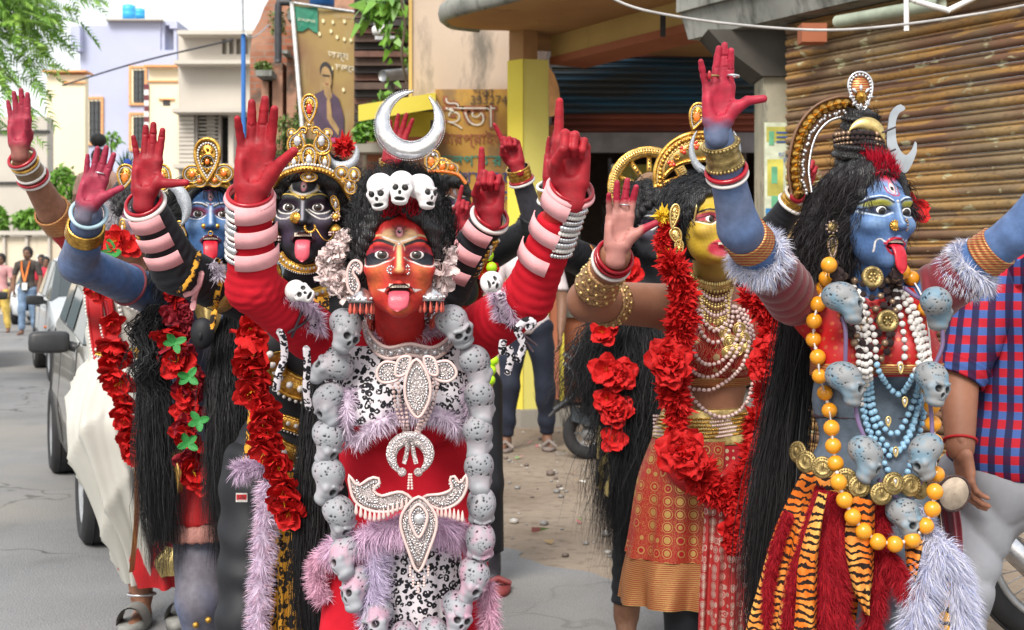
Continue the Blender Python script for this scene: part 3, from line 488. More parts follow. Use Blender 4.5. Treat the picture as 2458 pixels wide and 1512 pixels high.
b = thing('dark_shop', 'unlit shop interior behind the half raised shutter', 'shop', P(1600, 1000, 13)); part('back_wall', m_shade, b, [(1250, 0, 2050, 1000, 15, .1)]); [part('side_wall', m_shade, b, [q]) for q in ((1325, 60, 1330, 985, 12.5, 2.4), (1900, 60, 1905, 985, 12.5, 2.4))]; part('ceiling', m_shade, b, [(1325, 60, 1905, 64, 12.5, 2.4)]); part('counter', m_redwall, b, [(1352, 760, 1480, 965, 11.4, .4)]); part('counter_top', m_slab, b, [(1348, 735, 1500, 762, 11.35, .5)]); part('plinth', m_plinth, b, [(1170, 985, 2000, 1040, 11.05, 2)])
part('shelf_frame', m_iron, b, [(1385, 380, 1394, 770, 12.0, .05), (1460, 380, 1468, 770, 12.3, .05)]); part('yellow_sheet', m_ypale, b, [(1475, 395, 1580, 540, 13.5, .05)])
o = thing('hanging_strip', 'pale dangling plastic strip hanging in the dark doorway', 'strip', P(1473, 430, 11.9)); tube_obj('strip', [P(1474, 395, 11.9), P(1472, 458, 11.9)], .03, m_white, o, n=5)
# worn pillar, poster, right shutter, right canopy
b = thing('worn_pillar', 'peeling grey plaster pillar carrying a yellow poster', 'pillar', P(1880, 1000, 8.3)); D = 8.3; part('shaft', m_worn, b, [(1832, 175, 1890, 1150, D, .3), (1893, 175, 1944, 1150, D+.02, .3)]); part('core', m_worn, b, [(1888, 178, 1896, 1150, D+.05, .25), (1944, 210, 1960, 1150, D+.1, .3)])
g = Geo(); q = [(1830, 182), (1960, 182), (1960, 70), (1700, 70), (1740, 115)]; q = [(P(x, y, D-.05)[0], P(x, y, D-.05)[2]) for x, y in q]; g.prism(q, (0, D+.35, 0), (1, 0, 0), (0, 0, 1), .4); g.build('bracket', concrete('dark_bracket', (.05, .045, .04), (.085, .08, .07), 2), b, False)
o = thing('event_poster', 'yellow and blue printed poster pasted on the peeling pillar', 'poster', P(1880, 440, 8.2)); D = 8.27; pm = lambda nme, m, q, k=0: [part(nme, m, o, [(*r, D-.002*k, .003)]) for r in q]
pm('paper', mat('poster_paper', (.56, .6, .45), .5), [(1835, 294, 1932, 580)]); pm('yellow_panel', mat('poster_yellow', (.6, .55, .1), var=.5, sc=4), [(1840, 304, 1924, 340), (1842, 382, 1880, 470), (1888, 395, 1915, 440)], 1); pm('blue_panel', mat('poster_blue', (.03, .2, .45)), [(1838, 500, 1928, 574)], 1); pm('green_figure', mat('poster_green', (.12, .4, .22)), [(1846, 315, 1858, 348), (1852, 400, 1866, 440), (1852, 470, 1880, 498)], 2)
g = Geo(); g.ball(P(1901, 562, D-.004), (.06, .002, .03), 18, 8); g.build('yellow_oval', bpy.data.materials['poster_yellow'], o); mtn = mat('poster_ink', (.03, .08, .3))
for s_, x, y, px, m in (('ergy, Resea', 1868, 374, 15, mtn), ('Paomeen', 1880, 390, 13, mtn), ('DIGIT', 1888, 522, 22, bpy.data.materials['poster_yellow']), ('72022037', 1888, 540, 16, mtw), ('কুলু গুরুলা', 1886, 494, 14, mtn)): text(s_, o, P(x, y, D-.008), sx, sz, px*D/FPX*1.2, m)
for i in range(3): pm('print_line', mtn, [(1864, 316+11*i, 1918-14*i, 320+11*i)], 3)
tube_obj('loose_wire', [P(1904, 300, D-.03), P(1898, 380, D-.04), P(1906, 405, D-.03), P(1925, 412, D-.05)], .003, m_iron, o)
b = thing('striped_shutter', 'closed roller shutter with peeling orange and brown slats at right', 'shutter', (2.2, 7, 0)); us = nrm(A(.62, -1)); s0 = A(1.66, 8.05); h = 29.5*8/FPX; L = 3.6; sm = slatmesh('striped_slat', L, h, us, shutmat('shutter_orange', 'orange'), 24)
for i in range(42): inst('slat', sm, A(*s0, .2+h*i), parent=b)
g = Geo(); nn = A(us[1], -us[0], 0); c_ = A(*(s0+us*L/2), .1)-nn*.03; g.box(c_, (L, .1, .2), rot=basis((0, 0, 1), nn)); g.build('sill', m_plinth, b, False)
b = thing('grey_canopy', 'weathered grey concrete canopy slab over the striped shutter', 'canopy', (1.6, 8, 0)); zc2 = 2.78; g = Geo(); q = [atz(1652, 95, zc2), atz(2210, -36, zc2)]; dv = nrm(q[1]-q[0]); q[1] = q[1]+dv*2; bk = A(.95, .62, 0)*1.3
lo_ = [q[0], q[1], q[1]+bk, q[0]+bk]; k1 = [p+A(0, 0, .17)-A(.05, 0, 0) for p in lo_]; g.hexa(lo_, k1); k2 = [p+A(-.03, -.02, .0) for p in k1]; k3 = [p+A(0, 0, .3) for p in k2]; g.hexa(k2, k3); g.build('slab', m_slab, b, False)
tube_obj('conduit', [P(2010, 52, 7.4), P(2260, 8, 6.7)], .035, mat('pale_green_pipe', (.3, .34, .26), .6, sc=8), b, n=10); part('junction_box', m_redwall, b, [(1925, 55, 1985, 100, 7.6, .12)])
t = thing('tube_light_bracket', 'white tube light bracket hanging from the grey canopy', 'light', P(2200, 20, 6)); tube_obj('hanger', [P(2175, -60, 6), P(2176, 74, 6)], .012, m_white, t); 
for q in (((2195, 2), (2280, 26)), ((2278, 24), (2340, -6)), ((2195, 2), (2170, -14))): tube_obj('tube', [P(*q[0], 6), P(*q[1], 6)], .013, m_white, t)
o = tube_obj('street_cable', [P(1380, -60, 5.2), P(1500, 10, 5.2), P(1640, 42, 5.2), P(1800, 62, 5.2), P(1960, 72, 5.2), P(2100, 66, 5.2), P(2290, 42, 5.2), P(2480, 8, 5.2), P(2700, -50, 5.2)], .0055, mat('cable_grey', (.42, .41, .4), .5), None, res=60); tag(o, 'pale grey cable sagging across the top of the shop fronts', 'cable')
# ---------------- people: heads, hands, bodies from blended distance fields
def hsdf(open_=1., h=.002, smile=0):
    """head in metres, face towards -y, chin near z=-.105, crown z=.125"""
    s = Sdf((-.09, -.125, -.125), (.09, .12, .135), h)
    s.ell((0, .018, .045), (.073, .092, .082), .01); s.ell((0, -.02, -.015), (.063, .078, .088), .03); s.ell((0, -.035, -.068-.006*open_), (.047, .052, .04), .03); s.ell((0, -.07, -.094-.012*open_), (.02, .018, .016), .02)
    s.cap((-.036, -.083, .03), (.036, -.083, .03), .011, .011, .018)
    for g in (-1, 1):
        s.ell((g*.04, -.068, -.022), (.024, .022, .02), .02); s.ell((g*.07, .012, .0), (.009, .018, .03), .006, eul(0, 0, g*25)); s.ell((g*.078, .004, .002), (.004, .008, .016), .004, sub=True)
        s.ell((g*.031, -.104, .006), (.021, .018, .0135), .012, sub=True); s.ell((g*.031, -.0755, .007), (.0165, .0165, .0165), .004); s.ell((g*.0315, -.0945, .0065), (.0172, .015, .0088), .002, eul(0, g*-6, 0), sub=True)
    s.cap((0, -.092, .02), (0, -.108, -.026), .0075, .0105, .012); s.ell((0, -.113, -.027), (.0095, .009, .008), .006)
    for g in (-1, 1): s.ell((g*.0125, -.103, -.031), (.0075, .009, .0065), .005); s.ell((g*.0065, -.108, -.0365), (.0035, .005, .003), .002, sub=True)
    s.cap((0, -.098, -.04), (0, -.097, -.05), .003, .003, .006, sub=True)
    if open_ > 0:
        o = open_; zc = -.064-.006*o
        for g in (-1, 1):
            s.cap((0, -.1, -.054), (g*.022, -.088, zc+.003), .0062, .004, .004); s.cap((0, -.098, zc-.016*o), (g*.022, -.088, zc+.003), .0065, .004, .004)
        s.ell((0, -.092, zc), (.0205, .03, .0125*o), .003, sub=True)
    else:
        for g in (-1, 1):
            s.cap((0, -.1, -.0585), (g*.022, -.0885, -.062+smile*.006), .0052, .003, .004); s.cap((0, -.0985, -.0675), (g*.019, -.0885, -.0635+smile*.006), .0062, .003, .004); s.cap((0, -.106, -.0628), (g*.022, -.092, -.0628+smile*.006), .0012, .001, .0015, sub=True)
    V, F = s.nets(); return V, F
HEADS = {}
def headgeo(open_, h=.002, smile=0):
    k = (open_, h, smile)
    if k not in HEADS: HEADS[k] = hsdf(*k)
    return HEADS[k]
def pseg(q, pts):
    d = np.full(len(q), 9.)
    for a, b in zip(pts[:-1], pts[1:]):
        a = A(*a); b = A(*b); ab = b-a; t = np.clip(((q-a) @ ab)/(ab @ ab+1e-12), 0, 1); d = np.minimum(d, np.linalg.norm(q-a-t[:, None]*ab, axis=1))
    return d
def sst(x): x = np.clip(x, 0, 1); return x*x*(3-2*x)
def paint(V, base, ops, mirror=True):
    """flat face paint: ops in face coords (mm): e ellipse cx cz rx rz col soft alpha | s stroke pts w col soft | p polygon"""
    c = np.tile(A(*base), (len(V), 1)); fr = sst((-V[:, 1]-.0)/.03)
    for op in ops:
        for sgn in ((1, -1) if op[-1] == 'm' else (1,)):
            q = np.stack([V[:, 0]*sgn, V[:, 2]], 1)*1000
            if op[0] == 'e':
                _, cx, cz, rx, rz, col, soft, al = op[:8]; d = np.sqrt(((q[:, 0]-cx)/rx)**2+((q[:, 1]-cz)/rz)**2); a = sst((1-d)/soft+.5)*al
            elif op[0] == 's':
                _, pts, w_, col, soft, al = op[:6]; pts = path(pts, 24) if len(pts) > 2 else np.array(pts, float); d = pseg(q, pts); a = sst((w_/2-d)/soft+.5)*al
            else:
                _, pts, col, soft, al = op[:5]; pts = np.array(pts, float); ins = np.zeros(len(q), bool); j = len(pts)-1
                for i in range(len(pts)):
                    xi, yi = pts[i]; xj, yj = pts[j]; ins ^= ((yi > q[:, 1]) != (yj > q[:, 1])) & (q[:, 0] < (xj-xi)*(q[:, 1]-yi)/(yj-yi+1e-9)+xi); j = i
                d = pseg(q, np.vstack([pts, pts[:1]])); a = sst(np.where(ins, d, -d)/soft+.5)*al
            a = (a*fr)[:, None]; c = c*(1-a)+A(*col)*a
    return np.clip(c, 0, 1)
m_skin = vmat('painted_skin', .56, .3, 55, .35, 300, .0016, .32, .14); m_skinb = vmat('bare_skin', .55, .12, 60, .12, 500, .0008, .4)
m_eye = vmat('eyeball', .08, .02, 40, 0, spec=.7); m_teeth = mat('teeth', (.68, .62, .5), .25, var=.1); m_tongue = mat('tongue_pink', (.62, .09, .13), .22, var=.15, sc=90, bump=.35, bsc=500); m_tongue2 = mat('tongue_red', (.52, .012, .03), .25, var=.2, sc=60, bump=.3, bsc=400); m_mouth = mat('mouth_inside', (.06, .008, .01), .5)
m_hair = N('black_hair'); _f = m_hair.wave(60, m_hair.co(), 6, 3, 2, 'X'); m_hair.bump(_f, .5, .004); m_hair = m_hair.out(m_hair.mix(m_hair.ramp(m_hair.noise(50, m_hair.co((1, 1, .25)), 4), (.4, 0), (.7, 1)), (.008, .008, .009), (.022, .021, .023)), .42, spec=.5)
m_strand = vmat('hair_strand', .6, .2, 30, 0, spec=.2)
def eyes(par, T, Rm, sc, look=(0, 0), iris=(.035, .02, .015)):
    for g in (-1, 1):
        th = np.linspace(0, 2*PI, 24, endpoint=False); ph = np.concatenate([np.linspace(0, .25, 3), [.27], np.linspace(.3, .55, 4), [.6], np.linspace(.75, PI, 7)]); ge = Geo()
        TH, PH = np.meshgrid(th, ph, indexing='ij'); v = np.stack([np.sin(PH)*np.cos(TH), -np.cos(PH), np.sin(PH)*np.sin(TH)], -1)*.0148
        c = np.where((PH < .26)[..., None], A(.003, .003, .003), np.where((PH < .57)[..., None], A(*iris), np.where((PH < .62)[..., None], A(.01, .008, .008), A(.88, .85, .83))))
        v = v @ (rotm((0, 0, 1), look[0]) @ rotm((1, 0, 0), look[1])).T
        ge.grid(((v+A(g*.031, -.0768, .007))*sc) @ Rm.T+T, 0, True, False, c); ge.build('eye', m_eye, par)
def mouth(par, T, Rm, sc, tongue=.06, dx=0., op=1., mt=None, w_=.0165):
    X = lambda p: (np.asarray(p, float)*sc) @ Rm.T+T
    g = Geo(); zc = -.064-.006*op
    g.ball((0, -.068, zc), (.03, .014, .018), 14, 10); g.v = [X(v) for v in g.v]; g.build('mouth_cavity', m_mouth, par)
    g = Geo()
    for i in range(8):
        x = (i-3.5)*.0047; g.box((x, -.0935+9*x*x, zc+.0105*op), (.0043, .004, .0085), mi=0, tap=.9)
    g.v = [X(v) for v in g.v]; o = g.build('teeth', m_teeth, par, False); o['kind'] = 'stuff'
    if tongue:
        n = 16; s_ = np.linspace(0, 1, n); y = -.072-.032*np.sin(np.minimum(s_*1.5, 1)*PI/2)-.004*s_; z = zc-.002-np.where(s_ > .3, (s_-.3)**1.15*tongue*1.5, 0); p = np.stack([dx*s_**2, y, z], 1); wd = w_*np.sqrt(np.clip(1-((s_-.45)/.58)**4, .0, 1)); wd[-1] = .002; wd[-2] *= .8
        th = np.linspace(0, 2*PI, 14, endpoint=False); t, _, _ = frames(p, up=(1, 0, 0)); nv = nrm(np.cross(A(1, 0, 0), t)); G_ = p[:, None]+A(1, 0, 0)*np.cos(th)[None, :, None]*wd[:, None, None]+nv[:, None]*(np.sin(th)[None, :, None]*(.0042+.0016*np.abs(np.cos(th))[None, :, None])*np.minimum(1, wd/.008)[:, None, None])
        g = Geo(); g.grid(X(G_.reshape(-1, 3)).reshape(G_.shape), 0, False, True); k = n*14; g.f.append(np.array([np.arange(14)[::-1]])); g.f.append(np.array([np.arange(14)+k-14])); g.m += [np.array([0]), np.array([0])]; g.build('tongue', mt or m_tongue, par)
def handgeo(wrist, up, palm, side, L=.18, curl=((0, 0, 0),)*4, spread=(8, 2, -4, -10), thumb=(40, 10, 0), h=None, base=(.36, .012, .022), fade=None, wr=.105):
    """wrist, up = direction of the middle finger, palm = palm normal, side=+1 when the thumb lies towards cross(up,palm); curl per finger (3 joints, degrees); thumb=(abduct,bend,forward)"""
    y = nrm(A(*up)); z = A(*palm); z = nrm(z-y*(y @ z)); x = np.cross(y, z)*side; B = np.stack([x, y, z], 1)
    s = Sdf((-.42, -.42, -.32), (.66, 1.12, .55), h or .0145); K = [(.135, .50), (.045, .525), (-.05, .505), (-.135, .45)]
    for (kx, ky), r_ in zip(K, (.07, .072, .07, .062)): s.cap((kx*.75, .08, .0), (kx, ky, 0), .075, r_, .05)
    s.cap((.1, .1, .035), (.175, .27, .05), .085, .07, .05); s.cap((-.1, .1, .03), (-.125, .34, .03), .075, .06, .05); s.cap((0, -.13, 0), (0, .1, 0), wr, wr*1.02, .06); s.cap((-.05, -.12, 0), (-.05, .1, 0), wr*.86, wr*.8, .05); s.cap((.05, -.12, 0), (.05, .1, 0), wr*.86, wr*.8, .05)
    s.ell((0, .3, .1), (.09, .14, .05), .06, sub=True)
    for i, ((kx, ky), ln, r0) in enumerate(zip(K, ((.2, .125, .1), (.22, .14, .105), (.205, .13, .105), (.16, .1, .09)), (.053, .055, .052, .045))):
        p = A(kx, ky, 0); a = 0; sp = R(spread[i])
        for j in range(3):
            a += R(curl[i][j]); d = A(math.sin(sp)*math.cos(a), math.cos(sp)*math.cos(a), math.sin(a)); q = p+d*ln[j]; ra = r0*(1-.07*j); s.cap(p, q, ra, ra*(.93 if j < 2 else .86), .012 if j else .03)
            if j < 2: s.cap(q+A(-.05, 0, 0)-np.cross(A(1, 0, 0), d)*-0+A(0, 0, 1)*0, q+A(.05, 0, 0), .001, .001, .001)
            p = q
    t0 = A(.155, .2, .04); a, b, f_ = (R(v) for v in thumb); d1 = A(math.sin(a), math.cos(a)*math.cos(f_), math.sin(f_)+.12); d1 = nrm(d1); d2 = nrm(A(math.sin(a-b), math.cos(a-b), d1[2]+.05)); p1 = t0+d1*.22; p2 = p1+d2*.19
    s.cap(t0, p1, .078, .058, .05); s.cap(p1, p2, .056, .047, .02)
    if max(c_[0] for c_ in curl) < 40:
        for ln in (((.16, .36), (.06, .34), (-.03, .36), (-.12, .42)), ((.15, .33), (.05, .27), (-.07, .24)), ((.13, .3), (.07, .2), (.06, .06)), ((-.02, .12), (-.03, .3))):
            pp = path([(u, v, .082-.25*(abs(u)-.02)**2) for u, v in ln], 10)
            for u, v in zip(pp[:-1], pp[1:]): s.cap(u, v, .009, .009, .011, sub=True)
        for (kx, ky), sp in zip(K, spread):
            for dd in (.03, .2, .33):
                c_ = A(kx+math.sin(R(sp))*dd, ky+math.cos(R(sp))*dd, .058 if dd > .1 else .066); s.cap(c_-A(.04, 0, 0), c_+A(.04, 0, 0), .007, .007, .008, sub=True)
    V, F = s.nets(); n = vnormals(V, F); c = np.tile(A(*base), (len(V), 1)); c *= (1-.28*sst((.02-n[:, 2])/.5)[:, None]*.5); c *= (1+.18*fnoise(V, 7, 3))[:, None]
    if fade is not None: t = sst((.14-V[:, 1]+.05*fnoise(V, 12, 5))/.2)[:, None]; c = c*(1-t)+A(*fade)*t
    return (V*L) @ B.T+A(*wrist)-y*.04*L, F if side > 0 else F[:, ::-1], np.clip(c, 0, 1)
class Fig:
    """one person: joints in world metres; body, head and hands end up in ONE mesh"""
    def __init__(s, label, base, skin, group=None, name='person', cat='person'):
        s.r = thing(name, label, cat, base, group); s.skin = A(*skin); s.pr = []; s.ex = []; s.jn = {}
    def cap(s, a, b, ra, rb, k=.03, tag='t'): s.pr.append((tag, ('c', A(*a), A(*b), ra, rb, k))); return s
    def ell(s, c, r, k=.03, rot=None, tag='t'): s.pr.append((tag, ('e', A(*c), r, k, rot))); return s
    def torso(s, neck, pelvis, sw=.17, hw=.15, dep=.1, bust=0., lean=None, waist=.82, tag='t'):
        neck = A(*neck); pelvis = A(*pelvis); ax = neck-pelvis; L = np.linalg.norm(ax); z = ax/L; x = A(1, 0, 0) if lean is None else A(*lean); x = nrm(x-z*(x @ z)); y = np.cross(z, x); B = np.stack([x, y, z], 1); s.B = B; s.tf = lambda u, v, w_: pelvis+x*u+y*v+z*w_*L
        s.ell(s.tf(0, 0, .78), (sw*.82, dep*1.0, L*.26), .04, B, tag); s.ell(s.tf(0, .01, .42), (hw*waist, dep*.85, L*.3), .06, B, tag); s.ell(s.tf(0, 0, .06), (hw, dep*1.05, L*.2), .06, B, tag); s.cap(s.tf(-sw*.8, .0, .9), s.tf(sw*.8, .0, .9), .05, .05, .05, tag)
        if bust:
            for g in (-1, 1): s.ell(s.tf(g*sw*.42, -dep*.72, .66), (bust, bust*.9, bust), .03, B, tag)
        return s
    def arm(s, S_, E, W, r=(.05, .042, .028), tag='a'): s.cap(S_, E, r[0], r[1], .03, tag); s.cap(E, W, r[1]*1.02, r[2], .015, tag); return s
    def neckto(s, a, b, r=.05): s.cap(a, b, r*1.05, r, .03, 'n'); return s
    def leg(s, H, K_, An, r=(.085, .06, .04), tag='l'): s.cap(H, K_, r[0], r[1], .04, tag); s.cap(K_, An, r[1], r[2], .02, tag); return s
    def foot(s, An, d, L=.2, tag='l'): d = nrm(A(*d)); a = A(*An)+A(0, 0, -.03); s.cap(a-d*.03, a+d*L*.72+A(0, 0, -.02), .035, .028, .03, tag); return s
    def head(s, c, yaw=0, pitch=0, roll=0, sc=1., open_=1., ops=(), base=None, h=.002, smile=0, wx=1.):
        s.hc = A(*c); s.hs = sc; s.hR = eul(0, 0, yaw) @ eul(pitch, 0, 0) @ eul(0, roll, 0) @ np.diag([wx, 1, 1]); V, F = headgeo(open_, h, smile); col = paint(V, s.skin if base is None else base, ops); col *= (1+.1*fnoise(V, 60, 2)+.1*fnoise(V, 210, 3))[:, None]; s.ex.append(((V*sc) @ s.hR.T+s.hc, F, np.clip(col, 0, 1))); return s
    def X(s, x, y, z): return s.hR @ (A(x, y, z)*s.hs)+s.hc
    def hand(s, *a, **k): s.ex.append(handgeo(*a, **k)); return s
    def bounds(s, tags=None, pad=.02):
        lo, hi = [], []
        for t, q in s.pr:
            if tags and t not in tags: continue
            if q[0] == 'c': rr = max(q[3], q[4]); lo += [np.minimum(q[1], q[2])-rr]; hi += [np.maximum(q[1], q[2])+rr]
            else: rr = np.max(q[2]); lo += [q[1]-rr]; hi += [q[1]+rr]
        return np.min(lo, 0)-pad, np.max(hi, 0)+pad
    def body(s, h=.009, colf=None, mats=None, tags=None):
        lo, hi = s.bounds(tags); f = Sdf(lo, hi, h).run([q for t, q in s.pr if not tags or t in tags]); V, F = f.nets(); c = np.tile(s.skin, (len(V), 1)) if colf is None else colf(V)
        Vs, Fs, Cs = [V], [F], [c]; n = len(V)
        for v, ff, cc in s.ex: Vs.append(v); Fs.append(ff+n); Cs.append(cc); n += len(v)
        s.bo = obj('body', mesh('body', np.concatenate(Vs), Fs, None, mats or m_skin, np.concatenate(Cs)), s.r); return s
    def cloth(s, name, tags, m, off=.006, h=.007, clips=(), fold=None, extra=(), colf=None, sub=()):
        lo, hi = s.bounds(tags, .02+off); f = Sdf(lo, hi, h).run([q for t, q in s.pr if t in tags], off)
        if extra: f.run(extra)
        for p, n in clips: f.clip(p, n)
        V, F = f.nets()
        if not len(V): return None
        if fold is not None: V = V+vnormals(V, F)*fold(V)[:, None]
        return obj(name, mesh(name, V, [F], None, m, colf(V) if colf else None), s.r)
def wrinkle(segs, amp=.003, fr=150, seed=0):
    """folds running across the limb for each (a,b,strength at a, strength at b)"""
    def f(V):
        o = .001*fnoise(V, 18, seed)
        for a, b, s0, s1 in segs:
            a = A(*a); b = A(*b); ab = b-a; L = np.linalg.norm(ab); t = (V-a) @ ab/L**2; rad = np.linalg.norm(V-a-np.clip(t, 0, 1)[:, None]*ab, axis=1); w_ = np.clip(1-(rad-.05)/.05, 0, 1)*((t > -.15) & (t < 1.15))*(s0+(s1-s0)*np.clip(t, 0, 1)); ph = t*L*fr+2.2*fnoise(V, 11, seed+1); o = o+amp*w_*(np.abs(np.sin(ph))**.7-.6)
        return o
    return f
# ---------------- hair
def wigcap(f, name='hair', grow=.014, front=.035, low=-.03, bumps=12, amp=.012, extra=(), par=None, seed=3, mats=None, h=.005, side=.066):
    """scalp mass on a head: covers crown and sides, leaves the face free"""
    s = Sdf((-.16, -.15, -.2), (.16, .17, .22), h); s.ell((0, .022, .05), A(.073, .092, .082)+grow, .01); s.ell((0, .05, .0), (.066+grow*.9, .058+grow, .08), .03)
    for e in extra: s.ell(*e)
    s.ell((0, -.09, -.032), (side, .12, .032+front), .012, sub=True); s.ell((0, -.1, front-.02), (.05, .1, .05), .02, sub=True); V, F = s.nets(); n = vnormals(V, F); V = V+n*(amp*np.abs(fnoise(V, bumps*4, seed)))[:, None]
    W = (V*f.hs) @ f.hR.T+f.hc; o = obj(name, mesh(name, W, [F], None, mats or m_hair), par or f.r); return o, W, vnormals(W, F), V
def curls(g, W, N_, n, ln, dirf, wv=.25, w_=.0013, seed=0, k=8, tone=(.014, .014, .015), V=None):
    r = np.random.default_rng(seed); i = r.integers(0, len(W), n)
    if V is not None: i = i[(V[i, 1] > -.055) | (V[i, 2] > .085)]
    n = len(i); p = W[i]-N_[i]*.002; fl = np.stack([fnoise(p, 13, 31+j) for j in range(3)], 1); d = dirf(p, N_[i], r)+np.cross(N_[i], fl)*.55; d = nrm(d+r.normal(0, .1, d.shape)); s_ = np.linspace(0, 1, k)[None, :, None]; L = (ln*r.uniform(.5, 1.3, n))[:, None, None]
    ph = (fnoise(p, 20, 5)*3+r.uniform(0, .8, n))[:, None, None]; sd_ = nrm(np.cross(d, N_[i]+r.normal(0, .1, d.shape)))[:, None]; c = p[:, None]+d[:, None]*s_*L+N_[i][:, None]*L*.16*np.sin(s_*PI)+sd_*np.sin(s_*5+ph)*L*wv*s_
    col = np.abs(r.normal(1, .35, (n, 1)))*A(*tone); g.strands(c, w_, 0, np.clip(col, 0, .2)); return g
def mane(g, pts, rad, n, seed=0, k=12, w_=.003, frizz=.02, wave=.0, wf=20, tone=(.011, .011, .012), flat_=.6, taper=.3):
    """long hanging locks round a guide path; rad = radius profile along it"""
    n = int(n*1.5); w_ *= .55; r = np.random.default_rng(seed); p = path(pts, k); rr = np.interp(np.linspace(0, 1, k), np.linspace(0, 1, len(rad)), rad); a = r.uniform(0, 2*PI, n); q = np.sqrt(r.uniform(0, 1, n)); off = np.stack([np.cos(a)*q, np.sin(a)*q*flat_, 0*a], 1)
    end = r.uniform(1-taper, 1.0, n)[:, None]*np.linspace(0, 1, k)[None]; C = np.stack([np.interp(end, np.linspace(0, 1, k), p[:, j]) for j in range(3)], -1); RR = np.interp(end, np.linspace(0, 1, k), rr)[..., None]
    wob = np.cumsum(r.normal(0, frizz/3, (n, k, 3)), 1); wob -= wob[:, :1]; ph = r.uniform(0, .9, (n, 1)); C = C+off[:, None]*RR+wob*A(1, .6, .35)
    if wave: C[..., 0] += wave*np.sin(end*wf+ph*2)*np.minimum(1, end*3); C[..., 1] += wave*.6*np.cos(end*wf+ph*2)
    col = np.abs(r.normal(1, .45, (n, 1)))*(1+2.5*(r.random((n, 1)) < .12))*A(*tone); return g.strands(C, w_*r.uniform(.6, 1.5, n), 0, np.clip(col, 0, .3))
def locks(par, name, sets, core=True, seed=0, **k):
    """sets: list of (pts, radii, n); a dark inner core plus loose strands, one part"""
    g = Geo(); 
    for i, (pts, rad, n) in enumerate(sets):
        if core: p = path(pts, 20); rr = np.interp(np.linspace(0, 1, 20), np.linspace(0, 1, len(rad)), rad)*.74; rr[-1] *= .3; g.tube(p, rr, 10, 0, sx=1, col=(.011, .011, .012), up=(0, 1, .01)) if False else g.grid(np.array([[c+A(math.cos(t)*q, math.sin(t)*q*.5, 0)*(1+.18*math.sin(3*t+j)) for t in np.linspace(0, 2*PI, 12, endpoint=False)] for j, (c, q) in enumerate(zip(p[:17], rr[:17]*np.linspace(1, .8, 17)))]), 0, False, True, (.008, .008, .009))
        mane(g, pts, rad, n, seed+i, **k)
    return g.build(name, m_strand, par)
# ---------------- ornaments, garlands, fur
from mathutils.bvhtree import BVHTree
m_gold = N('gold'); m_gold.bump(m_gold.vor(260), .35, .0015); m_gold = m_gold.out(m_gold.mix(m_gold.ramp(m_gold.noise(60, det=4), (.4, 0), (.65, 1)), (.4, .2, .035), (.78, .47, .1)), .3, .9)
m_goldl = mat('pale_gold', (.72, .55, .22), .32, .8, sc=80, bump=.3, bsc=500); m_brass = mat('old_brass', (.34, .25, .1), .4, .8, var=.5, sc=60, bump=.5, bsc=250, bd=.003)
m_silver = mat('silver', (.66, .66, .68), .2, .9, var=.2, sc=40, bump=.5, bsc=30, bd=.004); m_silvg = mat('glitter_silver', (.42, .45, .49), .45, .5, var=.4, sc=400, bump=.6, bsc=700, bd=.002)
m_seq = N('sequin'); m_seq.bump(m_seq.vor(330), .9, .004); m_seq = m_seq.out(m_seq.mix(m_seq.ramp(m_seq.vor(330, out='Color'), (.3, 0), (.7, 1)), (.42, .36, .36), (.8, .72, .7)), .3, .55)
m_pearl = mat('pearl_pink', (.68, .5, .47), .22, 0, var=.08, spec=.7); m_pearlw = mat('pearl_white', (.66, .63, .6), .2, 0, var=.06, spec=.7); m_gem = mat('clear_gem', (.6, .6, .62), .08, .5, var=.3, sc=200); m_ruby = mat('red_gem', (.55, .02, .01), .06, 0, spec=.9); m_orgem = mat('orange_gem', (.75, .16, .01), .08, 0, spec=.9)
m_flower = N('red_cloth_petal'); m_flower.bump(m_flower.noise(25), .15, .004); m_flower = m_flower.out(m_flower.mix(m_flower.ramp(m_flower.noise(18, det=3), (.35, 0), (.65, 1)), (.42, .006, .008), (.62, .016, .014)), .7, 0, .25)
m_petdark = mat('dark_red_petal', (.3, .006, .02), .7); m_green = mat('green_cloth_leaf', (.03, .25, .05), .65, var=.3); m_blush = mat('blush_petal', (.88, .72, .7), .75, var=.2); m_yellowfl = mat('yellow_pompom', (.75, .5, .02), .75)
m_bang_red = mat('red_bangle', (.34, .006, .016), .18); m_bang_white = mat('white_shell_bangle', (.7, .67, .64), .3); m_pinkcl = mat('pink_tape', (.74, .36, .38), .85, var=.12, sc=30, bump=.2, bsc=200); m_cord = mat('dark_cord', (.05, .03, .04), .6)
BALL = {}
def ballmesh(m, nu=12, nv=8):
    k = (m.name, nu)
    if k not in BALL: BALL[k] = Geo().ball((0, 0, 0), 1, nu, nv).mesh('bead', m)
    return BALL[k]
def beadstring(par, name, pts, r, mats, gap=1.0, closed=False, each=True, cord=None, bead='bead', nu=12, jit=.1):
    """beads touching along a path; each one its own piece"""
    p = np.asarray(pts, float) if len(pts) > 60 else path(pts, 200, closed); L = plen(p); n = max(2, int(L/(2*r*gap))); q = path(p[::2] if len(p) > 150 else p, n, closed); g = Geo(); g.tube(q, r*.22, 5, 0, closed); o = g.build(name, cord or m_cord, par)
    ms = list(mats) if isinstance(mats, (list, tuple)) else [mats]
    if each:
        for i, c in enumerate(q): inst(bead, ballmesh(ms[0], nu, max(6, nu*2//3)), c, (RNG.uniform(0, 3), RNG.uniform(0, 3), 0), r*RNG.uniform(1-jit, 1), o, (ms[i % len(ms)] if isinstance(mats, tuple) else ms[min(int(i/n*len(ms)), len(ms)-1)]) if len(ms) > 1 else None)
    else: g = Geo(); g.beads(q, r, 0, 8, 6); b = g.build(bead+'s', ms, o); b['kind'] = 'stuff'
    return o
